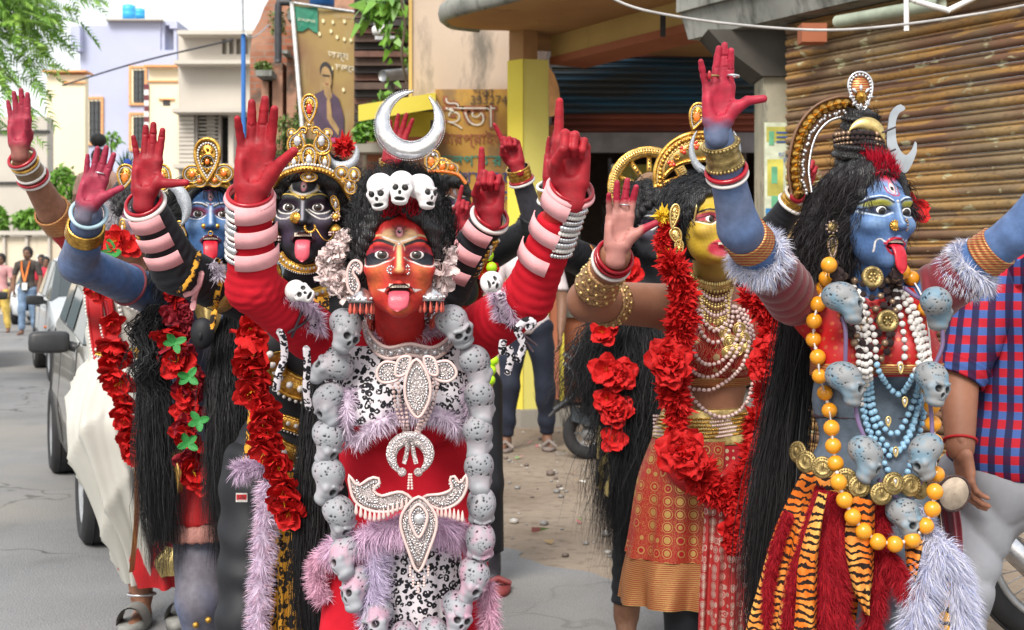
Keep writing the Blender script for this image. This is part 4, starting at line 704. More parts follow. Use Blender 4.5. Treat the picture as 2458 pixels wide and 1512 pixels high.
def fur(par, name, pts, rad, ln, n, col, core=True, seed=0, droop=.25, w_=.0035, closed=False, tip=None, sx=1., mats=None):
    n = int(n*3.2); w_ *= .42; r = np.random.default_rng(seed); p = path(pts, 60, closed); rr = np.interp(np.linspace(0, 1, 60), np.linspace(0, 1, np.size(rad)), np.atleast_1d(rad)); t, a, b = frames(p, closed, (0, 1, .01)); i = r.integers(0, 60, n); th = r.uniform(0, 2*PI, n)[:, None]
    d = nrm(a[i]*np.cos(th)+b[i]*np.sin(th)); g = Geo(); c = A(*col)
    if core: g.tube(p, rr*.8, 8, 0, closed, col=c*.8)
    dd = nrm(d+t[i]*r.normal(0, .3, (n, 1))+r.normal(0, .2, (n, 3))+.7*np.stack([fnoise(p[i]+d*rr[i][:, None], 60, 7+j) for j in range(3)], 1))*(ln*r.uniform(.5, 1.25, n))[:, None]; cc = np.clip(c*np.abs(r.normal(1, .14, (n, 1))), 0, .95)
    if tip is not None: mk = (r.random((n, 1)) < .3); cc = np.where(mk, A(*tip)*np.abs(r.normal(1, .1, (n, 1))), cc)
    g.blades(p[i]+d*rr[i][:, None]*.6+(p[np.minimum(i+1, 59) if not closed else (i+1) % 60]-p[i])*r.uniform(-.5, .5, (n, 1)), dd, w_*r.uniform(.7, 1.4, n), 2, bend=A(0, 0, -droop*ln), col=np.clip(cc, 0, .95)); return g.build(name, mats or m_furm, par)
m_furm = vmat('fur_strand', .7, .1, 30, 0, spec=.2)
def petal(g, rot, L, W, cup=.35, curl=.3, ruf=.1, seed=0, mi=0, nu=5, nv=5, o=(0, 0, 0)):
    r = np.random.default_rng(seed); U, V = np.meshgrid(np.linspace(0, 1, nu), np.linspace(-1, 1, nv), indexing='ij'); wd = np.sin(np.clip(U*.86+.1, 0, 1)*PI)**.55; ph = r.uniform(0, 6)
    p = np.stack([V*wd*W*.5, U*L, cup*W*(V*wd)**2*.5+curl*L*(U**2)*r.uniform(.4, 1.3)+ruf*W*U*np.sin(V*5+ph)], -1); g.grid(p @ np.asarray(rot).T+A(*o), mi); return g
FLM = {}
def flower(kind, v):
    """flower meshes facing +z, radius about 1"""
    k = (kind, v)
    if k in FLM: return FLM[k]
    g = Geo(); r = np.random.default_rng(v*7+3)
    if kind == 'hibiscus':
        for lay in range(2):
            for i in range(5): petal(g, eul(0, 0, i*72+r.uniform(-14, 14)+lay*36) @ eul(8+lay*24+r.uniform(-10, 16), 0, 0), 1.0-.22*lay, .95, .3, .25, .12, v*31+i+lay*9)
        for i in range(4): g.blades(np.zeros((1, 3)), r.normal(0, .12, (1, 3))+A(0, 0, .6), .05, 2, mi=1)
    elif kind == 'rose':
        for lay in range(4):
            for i in range(6): petal(g, eul(0, 0, i*60+lay*25+r.uniform(-12, 12)) @ eul(lay*17+r.uniform(-6, 10), 0, 0), 1-.2*lay, .95-.1*lay, .25, .1, .2, v*31+i+lay*9, o=(0, 0, .1*lay))
    elif kind == 'pom':
        n = 190; d = nrm(r.normal(size=(n, 3))*A(1, 1, .8)); g.blades(d*.3, d*r.uniform(.45, .7, (n, 1)), .42, 3, bend=r.normal(0, .16, (n, 3))); g.ball((0, 0, 0), .5, 8, 6)
    elif kind == 'leaf':
        for i in range(4): petal(g, eul(0, 0, i*85+r.uniform(-20, 20)) @ eul(r.uniform(0, 35), 0, 0), 1, .6, .3, .2, .12, v*5+i)
    elif kind == 'blossom':
        for i in range(16): petal(g, eul(r.uniform(0, 90), r.uniform(-180, 180), r.uniform(0, 360)), r.uniform(.7, 1), .75, .4, .2, .3, v*9+i)
    FLM[k] = g.mesh('flower', [m_flower if kind in ('hibiscus', 'rose', 'pom') else m_green if kind == 'leaf' else m_blush, m_yellowfl]); return FLM[k]
def garland(par, name, pts, r, gap, kind='hibiscus', mats=(None,), seed=0, face=(0, -1, .15), jit=.35, sub='flower', off=.0, scj=.2, label=None, cord=None):
    rr = np.random.default_rng(seed); p = path(pts, 160); n = max(2, int(plen(p)/gap)); q = path(p[::2], n); t = nrm(np.gradient(q, axis=0)); g = Geo(); g.tube(p[::4], .0035, 5); o = g.build(name, cord or m_petdark, par)
    if label: o['label'] = label
    for i in range(n):
        f = nrm(A(*face)+rr.normal(0, jit, 3)+t[i]*.35); B = basis(f, t[i], rr.uniform(0, 6)); inst(sub, flower(kind, i % 4), q[i]+rr.normal(0, r*.12, 3)+f*off, B, r*rr.uniform(1-scj, 1+scj), o, mats[i % len(mats)])
    return o
def bangle(par, name, c, ax, R_, r, m, sy=1., **k): g = Geo(); g.torus(c, R_, r, ax, 36, 8); return g.build(name, m, par, **k)
def cuff(par, name, c, ax, R0, R1, h, m, rows=3, studs=None, ns=16, sm=None):
    g = Geo(); pr = []
    for i in range(rows*4+1): t = i/(rows*4); pr.append((lerp(R0, R1, t)+.0022*(.5+.5*math.cos(i*PI/2))+.0005, h*t))
    pr = [(R0*.93, 0)]+pr+[(R1*.93, h)]; B = basis(ax); g.lathe(pr, c, rot=B, n=32); o = g.build(name, m, par)
    if studs:
        ms = ballmesh(sm or m_pearlw, 10)
        for j in range(studs):
            for i in range(ns): a = 2*PI*(i+.5*(j % 2))/ns; t = (j+.5)/studs; inst('stud', ms, A(*c)+B @ A(math.cos(a)*(lerp(R0, R1, t)+.002), math.sin(a)*(lerp(R0, R1, t)+.002), h*t), None, min(h/studs*.3, .0042), o)
    return o
def tear(n=24, w_=.5, L=1., pt=1.): # teardrop outline, point up
    a = np.linspace(0, 2*PI, n, endpoint=False); return np.stack([w_*np.sin(a)*np.sin(a/2)**pt, -np.cos(a)*L*.5], 1)
def circ(r, n=20): a = np.linspace(0, 2*PI, n, endpoint=False); return np.stack([r*np.cos(a), r*np.sin(a)], 1)
def paisley(s=1., n=26):
    q = [(0, -.5), (.3, -.42), (.42, -.12), (.3, .15), (.05, .32), (-.1, .5), (-.32, .52), (-.36, .36), (-.22, .3), (-.2, .38), (-.12, .34), (-.14, .2), (-.3, .02), (-.38, -.2), (-.25, -.42)]; q = path(np.array([(x, y) for x, y in q]), n, True)*A(abs(s), abs(s))*A(1 if s > 0 else -1, 1); return q
def plate(g, q, o, ux, uy, th=.004, rim=.0025, bead=.0, mi=0, mr=0, mb=1, inset=.8, cen=None, back=0., gem=None):
    """raised ornament: flat plate, rounded rim, ring of beads inside, stones"""
    q = np.asarray(q, float); ux = A(*ux); uy = A(*uy); nz = nrm(np.cross(ux, uy)); g.prism(q, A(*o)-nz*th, ux, uy, th, mi); T = lambda k: A(*o)+k[:, :1]*ux+k[:, 1:]*uy
    if rim: g.tube(path(T(q)+nz*rim*.5, max(24, len(q)), True), rim, 6, mr, True)
    c = q.mean(0) if cen is None else A(*cen)
    if bead: pp = T(c+(q-c)*inset)+nz*bead*.4; L = plen(np.vstack([pp, pp[:1]])); g.beads(path(pp, max(6, int(L/(bead*2.1))), True), bead, mb, 7, 5)
    for x, y, r, m_ in (gem or ()): g.ball(T(A([x, y]))[0]+nz*r*.2, (r, r, r), 10, 7, m_)
    return g
def crescent(R_=1., t=.42, gap=50, n=40, rot=0, tip=.03):
    """ring-like crescent outline opening at angle rot (deg); t = thickest width"""
    a = np.linspace(R(gap/2), 2*PI-R(gap/2), n); s_ = np.linspace(0, 1, n); wd = t*np.sin(s_*PI)**.8+tip; o = np.stack([np.cos(a)*R_, np.sin(a)*R_], 1); i = np.stack([np.cos(a)*(R_-wd), np.sin(a)*(R_-wd)], 1)+0; q = np.concatenate([o, i[::-1]]); c, s = math.cos(R(rot)), math.sin(R(rot)); return q @ np.array([[c, s], [-s, c]])
def strip(g, q, o, ux, uy, th, mi=0):
    """crescent built as quads (outline from crescent())"""
    q = np.asarray(q); n = len(q)//2; ux = A(*ux); uy = A(*uy); nz = nrm(np.cross(ux, uy)); T = lambda k: A(*o)+k[:, :1]*ux+k[:, 1:]*uy; a = T(q[:n]); b = T(q[::-1][:n]); G_ = np.stack([a, a+nz*th*.6, (a+b)/2+nz*th, b+nz*th*.6, b, (a+b)/2-nz*th*.3], 1); g.grid(G_, mi, False, True); return g
# skulls
def skullmesh(seed=1, h=.0016, pits=True, toy=False, jw=1., ey=1.):
    """about 7.4 cm tall, face to -y"""
    r = np.random.default_rng(seed); s = Sdf((-.034, -.042, -.046), (.034, .044, .042), h); s.ell((0, .006, .008), (.0285, .034, .0275), .006); s.ell((0, -.016, -.014), (.0235, .02, .021), .012); s.ell((0, -.019, -.034), (.0175*jw, .0155, .0095*jw), .008); s.cap((-.02, -.02, -.007), (.02, -.02, -.007), .006, .006, .006)
    for g in (-1, 1):
        s.ell((g*.0105, -.037, -.007), (.0078*ey, .012, .0072*ey), .002, eul(0, g*12, 0), sub=True); s.ell((g*.029, -.008, -.02), (.008, .013, .009), .006, sub=True)
        s.cap((g*.004, -.0325, .002), (g*.016, -.0285, .004), .0026, .002, .004)
    s.ell((0, -.037, -.018), (.0042, .008, .0055), .0015, sub=True); s.cap((-.013, -.0335, -.0285), (.013, -.0335, -.0285), .0016, .0016, .001, sub=True)
    for i in range(9): x = (i-4)*.0031; s.cap((x, -.0345+abs(x)*.25, -.024), (x, -.0345+abs(x)*.25, -.0335), .0006, .0006, .0006, sub=True)
    if toy:
        s.ell((0, -.034, -.031), (.0135, .012, .005), .001, sub=True)
        for i in range(7): x = (i-3)*.0034; s.cap((x, -.0325+abs(x)*.3, -.025), (x, -.032+abs(x)*.3, -.0285), .0015, .0012, .0005)
        for i in range(6): x = (i-2.5)*.0034; s.cap((x, -.031+abs(x)*.3, -.037), (x, -.031+abs(x)*.3, -.034), .0014, .001, .0005)
    f0 = s.f.copy()
    if pits:
        for i in range(150):
            d = nrm(r.normal(size=3)+A(0, .1, .25)); 
            if d[1] < -.55 and d[2] < .25: continue
            s.ell(A(0, .006, .008)+d*A(.0285, .034, .0275), r.uniform(.0009, .0023), .0006, sub=True)
        for k in range(7):
            d = nrm(r.normal(size=3)+A(0, 0, .3)); p = A(0, .006, .008)+d*A(.0285, .034, .0275); tv = nrm(np.cross(d, r.normal(size=3)))
            for i in range(7):
                d2 = nrm(d+tv*.13*(i+1)+np.cross(d, tv)*.09*(-1)**i); p2 = A(0, .006, .008)+d2*A(.0285, .034, .0275); s.cap(p, p2, .0008, .0008, .0006, sub=True); p = p2
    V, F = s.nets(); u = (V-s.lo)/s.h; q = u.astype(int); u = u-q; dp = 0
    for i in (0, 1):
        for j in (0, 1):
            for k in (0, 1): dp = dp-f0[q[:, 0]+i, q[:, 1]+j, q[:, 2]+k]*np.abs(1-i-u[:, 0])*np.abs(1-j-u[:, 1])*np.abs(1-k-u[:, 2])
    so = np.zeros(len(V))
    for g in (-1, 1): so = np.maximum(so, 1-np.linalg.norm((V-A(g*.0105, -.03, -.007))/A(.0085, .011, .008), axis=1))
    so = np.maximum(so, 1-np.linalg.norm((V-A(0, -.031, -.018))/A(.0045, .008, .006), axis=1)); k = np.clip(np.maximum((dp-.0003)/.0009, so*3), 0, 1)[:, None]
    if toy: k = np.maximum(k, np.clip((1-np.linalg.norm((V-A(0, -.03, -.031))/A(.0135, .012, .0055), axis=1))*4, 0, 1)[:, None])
    return V, F, 1-k*.93  # vertex colour: occlusion shade painted into pits, sockets, nose and mouth
def skullmat(name, c1, c2):
    n = N(name); c = n.mix(n.ramp(n.noise(26, det=3), (.45, 0), (.62, 1)), c1, c2); mx = n.new('Mix', data_type='RGBA', blend_type='MULTIPLY'); mx.inputs[0].default_value = 1; n.l(c, mx.inputs[6]); n.l(n.vcol(), mx.inputs[7]); n.bump(n.noise(300), .15, .001); return n.out(mx.outputs[2], .55, spec=.4)
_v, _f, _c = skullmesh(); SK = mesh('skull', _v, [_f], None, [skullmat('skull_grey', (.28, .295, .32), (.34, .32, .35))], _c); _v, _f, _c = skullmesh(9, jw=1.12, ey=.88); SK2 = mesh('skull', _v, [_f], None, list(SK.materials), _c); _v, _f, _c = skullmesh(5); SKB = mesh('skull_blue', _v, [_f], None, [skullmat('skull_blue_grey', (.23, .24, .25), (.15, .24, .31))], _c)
_v, _f, _c = skullmesh(3, pits=False, toy=True); SKW = mesh('toy_skull', _v, [_f], None, [skullmat('skull_white', (.74, .72, .72), (.68, .66, .67)  )], _c); m_sock = mat('socket_dark', (.012, .012, .012), .6)
def surf(*obs):
    """ray casters: frame px -> first point met on these parts, lifted towards the camera"""
    V, Fc = [], []; n = 0
    for o in obs:
        m = o.data; v = np.zeros(len(m.vertices)*3); m.vertices.foreach_get('co', v); V.append(v.reshape(-1, 3)); Fc += [[i+n for i in p.vertices] for p in m.polygons]; n += len(m.vertices)
    bv = BVHTree.FromPolygons(np.concatenate(V).tolist(), Fc)
    def on(x, y, off=.006, d=2.8):
        o = A(0, 0, CAMZ); dr = nrm(P(x, y, 1)-o); h = bv.ray_cast(Vector(o), Vector(dr)); return (A(*h[0])-dr*off) if h[0] is not None else P(x, y, d)
    return on
def drape(on, pts, off=.006, d=2.8, sm=True):
    q = path(np.array(pts, float), 60); w_ = np.array([on(x, y, off, d) for x, y in q]); dd = w_[:, 1].copy()
    if sm:
        for _ in range(4): dd[1:-1] = np.minimum(dd[1:-1], (dd[:-2]+dd[1:-1]+dd[2:])/3)
    return np.array([P(x, y, z) for (x, y), z in zip(q, dd)])
def earjewel(par, name, c, s, m=m_gold, parts=('disc', 'bell'), pm=None, pearls=m_pearl):
    g = Geo(); c = A(*c); z = 0
    if 'disc' in parts: g.lathe([(.001, .006), (.005, .006), (.012, .002), (.012, -.002), (.001, -.002)], c, (0, -1, .1), 16); g.beads(c+np.stack([.011*np.cos(np.linspace(0, 6.28, 10)), np.full(10, -.003), .011*np.sin(np.linspace(0, 6.28, 10))], 1), .0024, 1, 7, 5); z -= .02
    if 'bell' in parts: g.lathe([(.001, .012), (.006, .01), (.014, .002), (.018, -.006), (.017, -.008), (.001, -.004)], c+A(0, 0, z-.01), (0, 0, 1), 18); a = np.linspace(0, 6.28, 14, endpoint=False); g.beads(c+np.stack([.017*np.cos(a), .017*np.sin(a), np.full(14, z-.021)], 1), .0028, 1, 7, 5); g.beads(c+np.stack([.017*np.cos(a), .017*np.sin(a), np.full(14, z-.027)], 1), .0022, 1, 6, 5)
    if 'leaf' in parts: plate(g, tear(20, .5, 1.)*A(.024, .05), c+A(0, -.004, z-.02), (1, 0, 0), (0, 0, 1), .002, .0016, .0014, 0, 0, 1, .75)
    g.v = [(v-c)*s+c for v in g.v]; return g.build(name, [m, pearls], par)
# ---------------- cloth materials and shared garment builders
def leopard(name, bg, spot, mid=None, sc=70):
    n = N(name); co = n.co(); d = n.new('VectorMath', operation='ADD'); nn = n.new('TexNoise'); n.l(co, nn.inputs['Vector']); nn.inputs['Scale'].default_value = sc*.9; m_ = n.new('VectorMath', operation='SCALE'); n.l(nn.outputs['Color'], m_.inputs[0]); m_.inputs['Scale'].default_value = .5/sc*1.6; n.l(co, d.inputs[0]); n.l(m_.outputs[0], d.inputs[1])
    v = n.vor(sc, d.outputs[0]); ring = n.ramp(v, (.16, 0), (.2, 1), (.5, 1), (.56, 0)); brk = n.ramp(n.noise(sc*1.1, det=2), (.36, 0), (.41, 1)); f = n.math('MULTIPLY', ring, brk)
    c = n.mix(n.ramp(v, (.2, 1), (.27, 0)), bg, mid or bg); c = n.mix(f, c, spot); n.bump(n.noise(500), .2, .001); return n.out(c, .7, spec=.2)
m_leobw = leopard('leopard_white', (.66, .62, .66), (.012, .012, .016), sc=82); m_leog = leopard('leopard_gold', (.62, .3, .03), (.02, .015, .012), (.5, .2, .02), sc=55)
def tiger(name, a, b, blk, sc=9, rot=0):
    n = N(name); co = n.co((1, 1, 1), (0, rot, 0)); w_ = n.wave(sc, co, 7, 3, 1.6, 'Z'); c = n.mix(n.ramp(n.noise(9, det=3), (.38, 0), (.6, 1)), a, b); c = n.mix(n.ramp(w_, (.3, 1), (.38, 0)), c, blk); n.bump(n.noise(400), .3, .001); return n.out(c, .75, spec=.2)
m_tiger = tiger('tiger_cloth', (.78, .42, .1), (.62, .14, .012), (.018, .01, .008), 20); m_tigery = tiger('tiger_yellow', (.7, .38, .04), (.6, .26, .02), (.02, .012, .01), 13); m_tigerp = tiger('tiger_pale', (.42, .33, .13), (.36, .27, .1), (.02, .018, .012), 12, R(80))
m_redknit = N('red_knit'); m_redknit.bump(m_redknit.noise(600, det=2), .25, .0008); m_redknit = m_redknit.out(m_redknit.mix(m_redknit.ramp(m_redknit.noise(7), (.4, 0), (.6, 1)), (.4, .007, .017), (.53, .012, .026)), .85, 0, .15)
m_black = mat('black_stretch', (.012, .013, .017), .6, var=.3, sc=8, bump=.1, bsc=500, bd=.0006, spec=.35); m_maroon2 = mat('maroon_velvet', (.17, .008, .02), .7, var=.35, sc=6, Sheen_Weight=.3); m_whitecl = mat('white_silk', (.48, .475, .43), .5, var=.08, sc=4, bump=.1, bsc=60); m_redcl = mat('red_cloth', (.45, .008, .012), .7, var=.25, sc=8)
def brocade(name, bg, fg, sc=28, kind='rings', shiny=.6):
    n = N(name); geo = n.co(); 
    if kind == 'rings': v = n.vor(sc, geo, rnd=.0); f = n.ramp(v, (.0, 1), (.27, 1), (.29, 0), (.36, 0), (.385, 1), (.42, 1), (.44, 0)); f2 = n.ramp(n.wave(sc*3, geo, 8, 2, 3), (.86, 0), (.93, .8)); f = n.math('MAXIMUM', f, n.math('MULTIPLY', f2, n.ramp(v, (.42, 0), (.5, 1))))
    elif kind == 'dots': f = n.ramp(n.vor(sc, geo, rnd=.0), (.26, 1), (.31, 0))
    elif kind == 'vine': f = n.ramp(n.wave(sc, geo, 12, 2, 1.4), (.55, 0), (.62, 1), (.78, 1), (.84, 0)); f = n.math('MAXIMUM', f, n.ramp(n.vor(sc*.9, geo, rnd=.5), (.2, 1), (.25, 0)))
    elif kind == 'paisley': v = n.vor(sc, geo, rnd=.35); f = n.ramp(v, (.3, 1), (.34, 0), (.37, 0), (.4, .8), (.47, .8), (.5, 0)); f = n.math('MULTIPLY', f, n.ramp(n.wave(sc*9, geo, 3), (.1, .55), (.5, 1)))
    else: z = n.sep(geo)[2]; f = n.ramp(n.wave(sc, geo, 1.5, 2, 3, 'Z'), (.35, 0), (.45, 1))
    c = n.mix(f, bg, fg); n.l(f, n.p.inputs['Metallic']); n.bump(f, .25, .0008); m = n.out(c, .42, 0, .3); n.l(n.math('MULTIPLY', f, shiny), n.p.inputs['Metallic']); return m
m_broc = brocade('red_gold_brocade', (.33, .008, .014), (.5, .31, .1), 30); m_brocv = brocade('red_vine_brocade', (.36, .01, .014), (.6, .46, .25), 26, 'vine'); m_brocd = brocade('red_dotted_silk', (.36, .008, .016), (.62, .5, .3), 52, 'dots'); m_brocp = brocade('silver_paisley_brocade', (.36, .03, .03), (.66, .52, .44), 44, 'paisley'); m_border = brocade('gold_zari_border', (.3, .03, .02), (.46, .29, .1), 60, 'lines')
m_blouse = brocade('red_blouse_silk', (.42, .012, .014), (.46, .09, .04), 60, 'dots', .3)
def sheetgrid(par, name, rows, m, fold=0, nf=8, n=40, th=0, k=40, ph=0., **kw):
    """rows: list of (left xyz, right xyz) from top to bottom, made into one hanging cloth with folds"""
    L = path([r[0] for r in rows], k); Q = path([r[1] for r in rows], k); u = np.linspace(0, 1, n)[None, :, None]; G_ = L[:, None]*(1-u)+Q[:, None]*u; wv = np.sin(u*nf*2*PI+ph+1.1*np.sin(u*5))*np.linspace(.25, 1, k)[:, None, None]
    bow = np.sin(u*PI); G_ = G_+A(0, -1, 0)*(wv*fold+bow*.03); g = Geo(); g.grid(G_); return g.build(name, m, par, **kw)
def skirt(par, name, rings, m, nf=12, amp=.012, n=110, k=44, dg=0., a0=0, a1=2*PI, seed=0):
    """rings: (cx, y, half width px, depth, front/back ratio) from waist to hem"""
    q = path(np.array(rings, float), k); th = np.linspace(a0, a1, n, endpoint=a1-a0 < 6.2); r = np.random.default_rng(seed); ph = r.uniform(0, 6, 3); G_ = []
    for i, (cx, y, hw, d, ra) in enumerate(q):
        t = i/(k-1); c = P(cx, y, d); w_ = hw*d/FPX; f = 1+amp/max(w_, .02)*((.2+t)*(np.sin(nf*th+ph[0]+.6*np.sin(2*th+t*2))+.4*np.sin(nf*1.7*th+ph[1]+t))+dg*(1-np.abs(np.sin(t*9+1.6*th+ph[2]))**.5)); G_.append(np.stack([c[0]+w_*np.cos(th)*f, c[1]+w_*ra*np.sin(th)*f, np.full(n, c[2])], 1))
    g = Geo(); g.grid(np.array(G_), 0, False, a1-a0 > 6.2); return g.build(name, m, par)
def wrapstrip(par, name, a, b, t, wd, R_, a0, a1, m, th=.0025, lift=.004, skew=0):
    """band of cloth part way round a limb from a to b at parameter t"""
    a = A(*a); b = A(*b); z = nrm(b-a); B = basis(z, (0, -1, 0)); c = lerp(a, b, t); an = np.radians(np.linspace(a0, a1, 14)); G_ = []
    for o, rr in ((-.5, R_), (-.5, R_+th), (.5, R_+th), (.5, R_)): G_.append([c+z*(o*wd+skew*(x-an.mean()))+B @ A(math.sin(x)*(rr+lift), math.cos(x)*(rr+lift), 0) for x in an])
    g = Geo(); g.grid(np.array(G_), 0, True, False); return g.build(name, m, par)
def ribbon(par, name, pts, r, m, sx=.35): g = Geo(); p = path(pts, 30); g.tube(p, r*np.concatenate([[.5], np.ones(28), [.4]]), 8, 0, sx=sx, up=(0, 1, .02)); return g.build(name, m, par)
def ring(par, f, m=None): pass
# ================= front dancer in red with the grey skull garland
D = 2.85; f = Fig('dancer in red with red face paint and a garland of grey skulls', P(965, 1850, D)*A(1, 1, 0), (.5, .02, .018)); fA = f
RD, BK, WH, GO, CR = (.42, .02, .012), (.008, .007, .01), (.8, .76, .72), (.75, .4, .1), (.72, .5, .26)
ops = [('e', 0, -20, 75, 100, (.62, .045, .03), .9, .75), ('e', 30, -28, 20, 16, (.74, .13, .07), 1.8, .6, 'm'), ('e', 44, -50, 12, 22, (.66, .2, .05), 1.8, .5, 'm'), ('e', 38, -22, 14, 8, (.66, .22, .06), 1.8, .5, 'm'), ('e', 0, -104, 16, 12, (.55, .22, .05), 1.6, .6), ('e', 0, 49, 34, 20, CR, .35, .85), ('e', 0, 76, 46, 16, (.45, .012, .012), 1., .9), ('s', [(-30, 40), (-33, 52), (-28, 66)], 3, (.55, .12, .1), 1.5, .9), ('s', [(30, 40), (33, 52), (28, 66)], 3, (.55, .12, .1), 1.5, .9),
 ('e', 33, 15, 27, 11, (.2, .03, .07), .9, .75, 'm'), ('p', [(12, 2), (26, -8), (42, -15), (60, -16), (63, 8), (50, 13), (30, 10)], (.012, .014, .022), 2.5, 1, 'm'), ('s', [(9, 0), (15, -5), (27, -9.5), (42, -16.5), (57, -17.5), (63, -12), (65, 10)], 2.6, WH, 1.2, .95, 'm'),
 ('s', [(8, 26), (18, 31), (34, 37), (50, 35), (61, 26)], 7, BK, 1.5, 1, 'm'), ('s', [(0, 37), (16, 42), (34, 50), (52, 46), (64, 32)], 4.2, CR, 1.5, 1, 'm'), ('s', [(0, 34), (14, 38.5), (30, 46)], 3, WH, 1.2, 1, 'm'), ('s', [(0, 36), (8, 25), (10, 16)], 2.2, (.7, .5, .3), 1.4, .8, 'm'), ('s', [(0, 24), (0, -24)], 8, (.8, .52, .24), 5, .95), ('e', 0, -27, 8, 6, (.72, .4, .16), 1., .7),
 ('e', 15, -8, 5, 22, (.2, .02, .02), 1.8, .6, 'm'), ('e', 0, 57, 12, 16, (.1, .02, .03), 1.2, .9), ('e', 0, 56, 6, 11, (.74, .3, .34), .3, 1), ('e', 0, 57, 3.6, 4.6, BK, .3, 1), ('e', 1, 59, 1.2, 1.2, WH, .4, 1), ('s', [(-5, 61), (-13, 71)], 1.4, BK, 1, .8), ('s', [(5, 61), (13, 71)], 1.4, BK, 1, .8), ('s', [(-6, 55), (-15, 59)], 1.4, BK, 1, .8), ('s', [(6, 55), (15, 59)], 1.4, BK, 1, .8),
 ('s', [(-25, -66), (-10, -56), (0, -58), (10, -56), (25, -66)], 4, (.025, .003, .008), 1.6, 1), ('s', [(-22, -70), (-12, -86), (0, -91), (12, -86), (22, -70)], 4, (.1, .01, .01), 2, .8), ('p', [(24, -64), (40, -66), (27, -72)], WH, 1, .95, 'm'), ('e', 0, 29, 2.6, 2.6, WH, .4, 1)]
f.head(P(960, 627, 2.72), yaw=4, pitch=-4, sc=.94, wx=1.17, open_=1.25, ops=ops); T, Rm, sc = f.hc, f.hR, f.hs
f.torso(P(962, 790, D+.03), P(985, 1300, D+.1), .165, .15, .1, .07, waist=.95); f.neckto(P(962, 830, D+.02), P(958, 720, 2.76), .052)
SL, EL, WL = P(748, 800, D+.02), P(606, 690, 2.68), P(600, 478, 2.6); SR, ER, WR = P(1158, 795, D+.02), P(1268, 712, 2.74), P(1368, 462, 2.62)
f.arm(SL, EL, WL, (.054, .043, .033)); f.arm(SR, ER, WR, (.054, .044, .033)); f.leg(P(885, 1340, 2.95), P(830, 1640, 2.86), P(850, 2000, 3.0), (.085, .065, .045)); f.leg(P(1075, 1340, 2.95), P(1095, 1640, 2.95), P(1090, 2000, 3.05), (.085, .065, .045))
f.hand(P(604, 462, 2.585), (.1, 0, 1), (.12, -1, .08), 1, L=.192, curl=((14, 12, 8), (4, 6, 4), (6, 6, 4), (18, 12, 8)), spread=(3, 0, -4, -12), thumb=(34, -10, 20)); f.hand(P(1372, 450, 2.6), (.0, 0, 1), (-.15, -1, .05), -1, L=.19, curl=((2, 4, 2), (78, 92, 60), (76, 95, 60), (72, 92, 60)), spread=(-2, -2, -6, -10), thumb=(-8, 28, 62))
f.body(.015); eyes(f.r, T, Rm, sc, (R(0), 0), (.03, .018, .012)); mouth(f.r, T, Rm, sc, .04, -.003, 1.25, None, .019)
fo = wrinkle([(SL, EL, .4, 1), (EL, WL, 1, .35), (SR, ER, .5, 1), (ER, WR, 1, .35)], .0035, 150)
top = f.cloth('red_top', ('t', 'a'), m_redknit, .006, .006, [(WL-(WL-EL)*.08, WL-EL), (WR-(WR-ER)*.08, WR-ER), (P(960, 1330, 2.8), (0, 0, -1))], fo)
f.cloth('leggings', ('l',), m_redknit, .005, .008); on = surf(top)
# leopard bra and fur
def band(name, m, y0f, y1f, off, src=('t',), h=.006, x0=None, x1=None):
    lo, hi = f.bounds(src, .03); s = Sdf(lo, hi, h).run([q for t, q in f.pr if t in src], off); s.clip(P(960, y1f, 2.75), (0, -.1, -1)); s.clip(P(960, y0f, 2.75), (0, 0, 1)); V, F = s.nets(); return obj(name, mesh(name, V, [F], None, m), f.r)
bra = band('leopard_bodice', m_leobw, 835, 1022, .014); on = surf(top, bra)
fur(f.r, 'fur_trim', drape(on, [(838, 940), (832, 1050), (868, 1048), (905, 1020), (985, 990), (1060, 998), (1118, 1030), (1122, 940)], .01), .011, .024, 1500, (.7, .58, .71)); fur(f.r, 'fur_trim', drape(on, [(900, 812), (940, 800), (1000, 803), (1060, 790)], .01), .008, .02, 500, (.66, .46, .58))
skirt(f.r, 'leopard_skirt', [(985, 1240, 158, 2.9, .75), (985, 1400, 165, 2.9, .7), (990, 1600, 170, 2.92, .7), (990, 1850, 180, 2.95, .7)], m_leobw, 16, .009, a0=R(-118), a1=R(-38)); skirt(f.r, 'back_skirt', [(985, 1250, 160, 2.95, .75), (990, 1850, 185, 3.0, .8)], m_leobw, 16, .012, a0=R(-20), a1=R(190))
hp = [P(x, y, d) for x, y, d in ((800, 1318, 2.86), (850, 1300, 2.78), (905, 1275, 2.75), (985, 1258, 2.74), (1060, 1262, 2.76), (1112, 1285, 2.82))]
fur(f.r, 'fur_trim', hp, .02, .034, 1800, (.72, .5, .68), droop=.5); fur(f.r, 'fur_trim', [P(905, 1290, 2.77), P(898, 1400, 2.76), P(893, 1500, 2.76), P(885, 1600, 2.76)], .02, .03, 1300, (.62, .53, .72)); fur(f.r, 'fur_trim', [P(800, 1325, 2.84), P(762, 1350, 2.86), P(765, 1420, 2.86), P(785, 1440, 2.86)], .016, .022, 800, (.7, .4, .53)); fur(f.r, 'fur_trim', [P(1168, 1400, 2.8), P(1172, 1450, 2.8), P(1180, 1530, 2.8), P(1150, 1560, 2.8)], .016, .024, 800, (.7, .4, .53))
